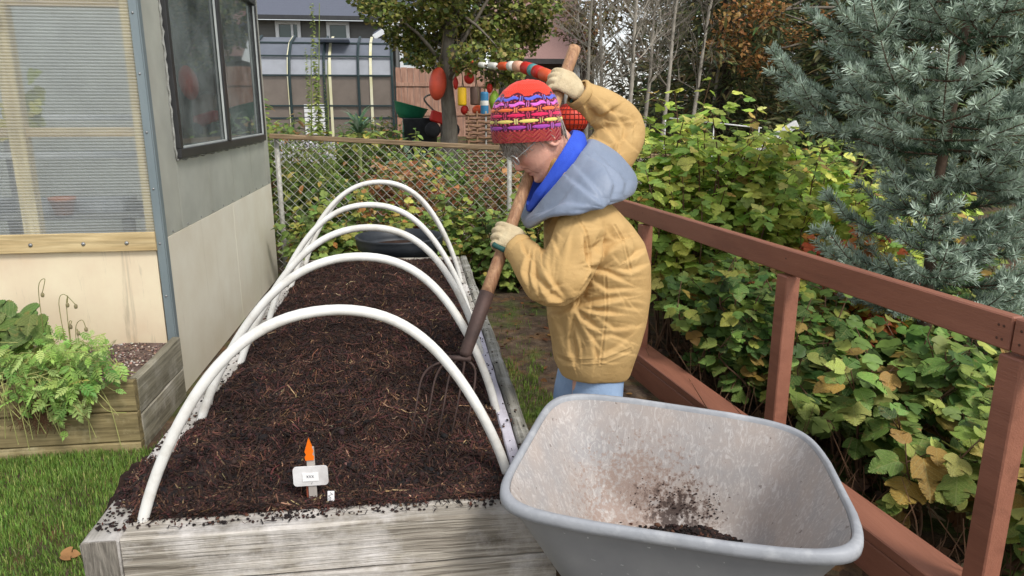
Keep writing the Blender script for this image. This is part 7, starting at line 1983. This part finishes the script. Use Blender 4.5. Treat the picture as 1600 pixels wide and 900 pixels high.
# ---- gloves
glove_m = simple('cream cotton glove', srgb(214, 198, 162), srgb(196, 176, 140), 16, .9, .4, 160, dirt=srgb(140, 120, 96), dirt_amt=.4, dirt_scale=9)
grip_m = simple('dark green rubber', srgb(44, 92, 84), srgb(34, 74, 68), 14, .6, .2)
def glove(cen, ax, wrist, pdir, label, thumb=1):
    """hand closed on the shaft: ax along the shaft, pdir from palm to shaft, h from wrist to knuckles"""
    a = ax.normalized(); p_ = (pdir - a * pdir.dot(a)).normalized()
    h = a.cross(p_)
    if h.dot(cen - wrist) < 0: h = -h
    Q = lambda hh, pp, aa: cen + h * hh + p_ * pp + a * aa
    r = .0225; pcs = []
    pal_ = []
    wl = wrist
    e0 = Q(-.045, -.036, -.002)
    for c_, ww, tt in ((wl, .033, .027), (wl.lerp(e0, .5), .033, .024), (e0, .041, .021), (Q(-.01, -.042, 0), .046, .018), (Q(.022, -.034, 0), .044, .015), (Q(.036, -.022, 0), .040, .010)):
        pal_.append((c_, ww, tt))
    rs = []
    for k, (c_, ww, tt) in enumerate(pal_):
        d_ = (pal_[min(k + 1, 5)][0] - pal_[max(k - 1, 0)][0]).normalized(); nn_ = d_.cross(a).normalized()
        rs.append([c_ + a * ww * math.cos(q) + nn_ * tt * math.sin(q) for q in np.linspace(0, 2 * PI, 20, endpoint=False)])
    pcs.append(loft_c(rs))
    for k, (off, ln) in enumerate(((.033, .95), (.0115, 1.06), (-.0105, 1.0), (-.032, .82))):
        s_ = ln
        pts = smooth_path([Q(.012, -.036, off), Q(.036 * s_, -.024, off * 1.02), Q(.046 * s_, .000, off * 1.03), Q(.034 * s_, .026 * s_, off * 1.03), Q(.008, .037, off * 1.02), Q(-.016 * s_, .029, off)], 4)
        pcs.append(tube_vf(pts, list(np.interp(np.linspace(0, 1, len(pts)), [0, .3, .6, .9, 1], [.0105, .0115, .0105, .0095, .006])), 12))
    th = smooth_path([Q(-.048, -.026, .026 * thumb), Q(-.040, -.002, .044 * thumb), Q(-.026, .024, .050 * thumb), Q(.002, .038, .047 * thumb)], 5)
    pcs.append(tube_vf(th, list(np.interp(np.linspace(0, 1, len(th)), [0, .4, .85, 1], [.015, .0125, .011, .007])), 12))
    me, V, Nv = remesh(pcs, .0026, 3, .5)
    V = V + Nv * (vnoise(V, 85, 3) * .0009)[:, None]
    g = finish(me, V, 'glove', glove_m, pers); g['label'] = label
    return g, Q
gN, Q = glove(HN, sdv, nW + (nW - nE).normalized() * .0, Vector((-.25, 1, .1)), 'cream glove closed on the lower part of the handle', 1)
MB().tube(smooth_path([Q(.046, -.012, -.042), Q(.02, -.036, -.050), Q(-.012, -.044, -.050), Q(-.035, -.036, -.044)], 4), .009, 10).build('rubber_edge', grip_m, gN, True)
gF, Q = glove(HF, sdv, fW, Vector((-.2, 1, .0)), 'cream glove closed on the top of the handle', 1)
kb = MB()
d_ = (fW - HF).normalized()
for k in range(16):
    a = 2 * PI * k / 16; c_ = HF.lerp(fW, .72) + (sdv * math.cos(a) * .036 + d_.cross(sdv) * math.sin(a) * .029)
    kb.box(c_, (.006, .006, .012), frame(d_), .001)
kb.build('green_stitching', grip_m, gF)
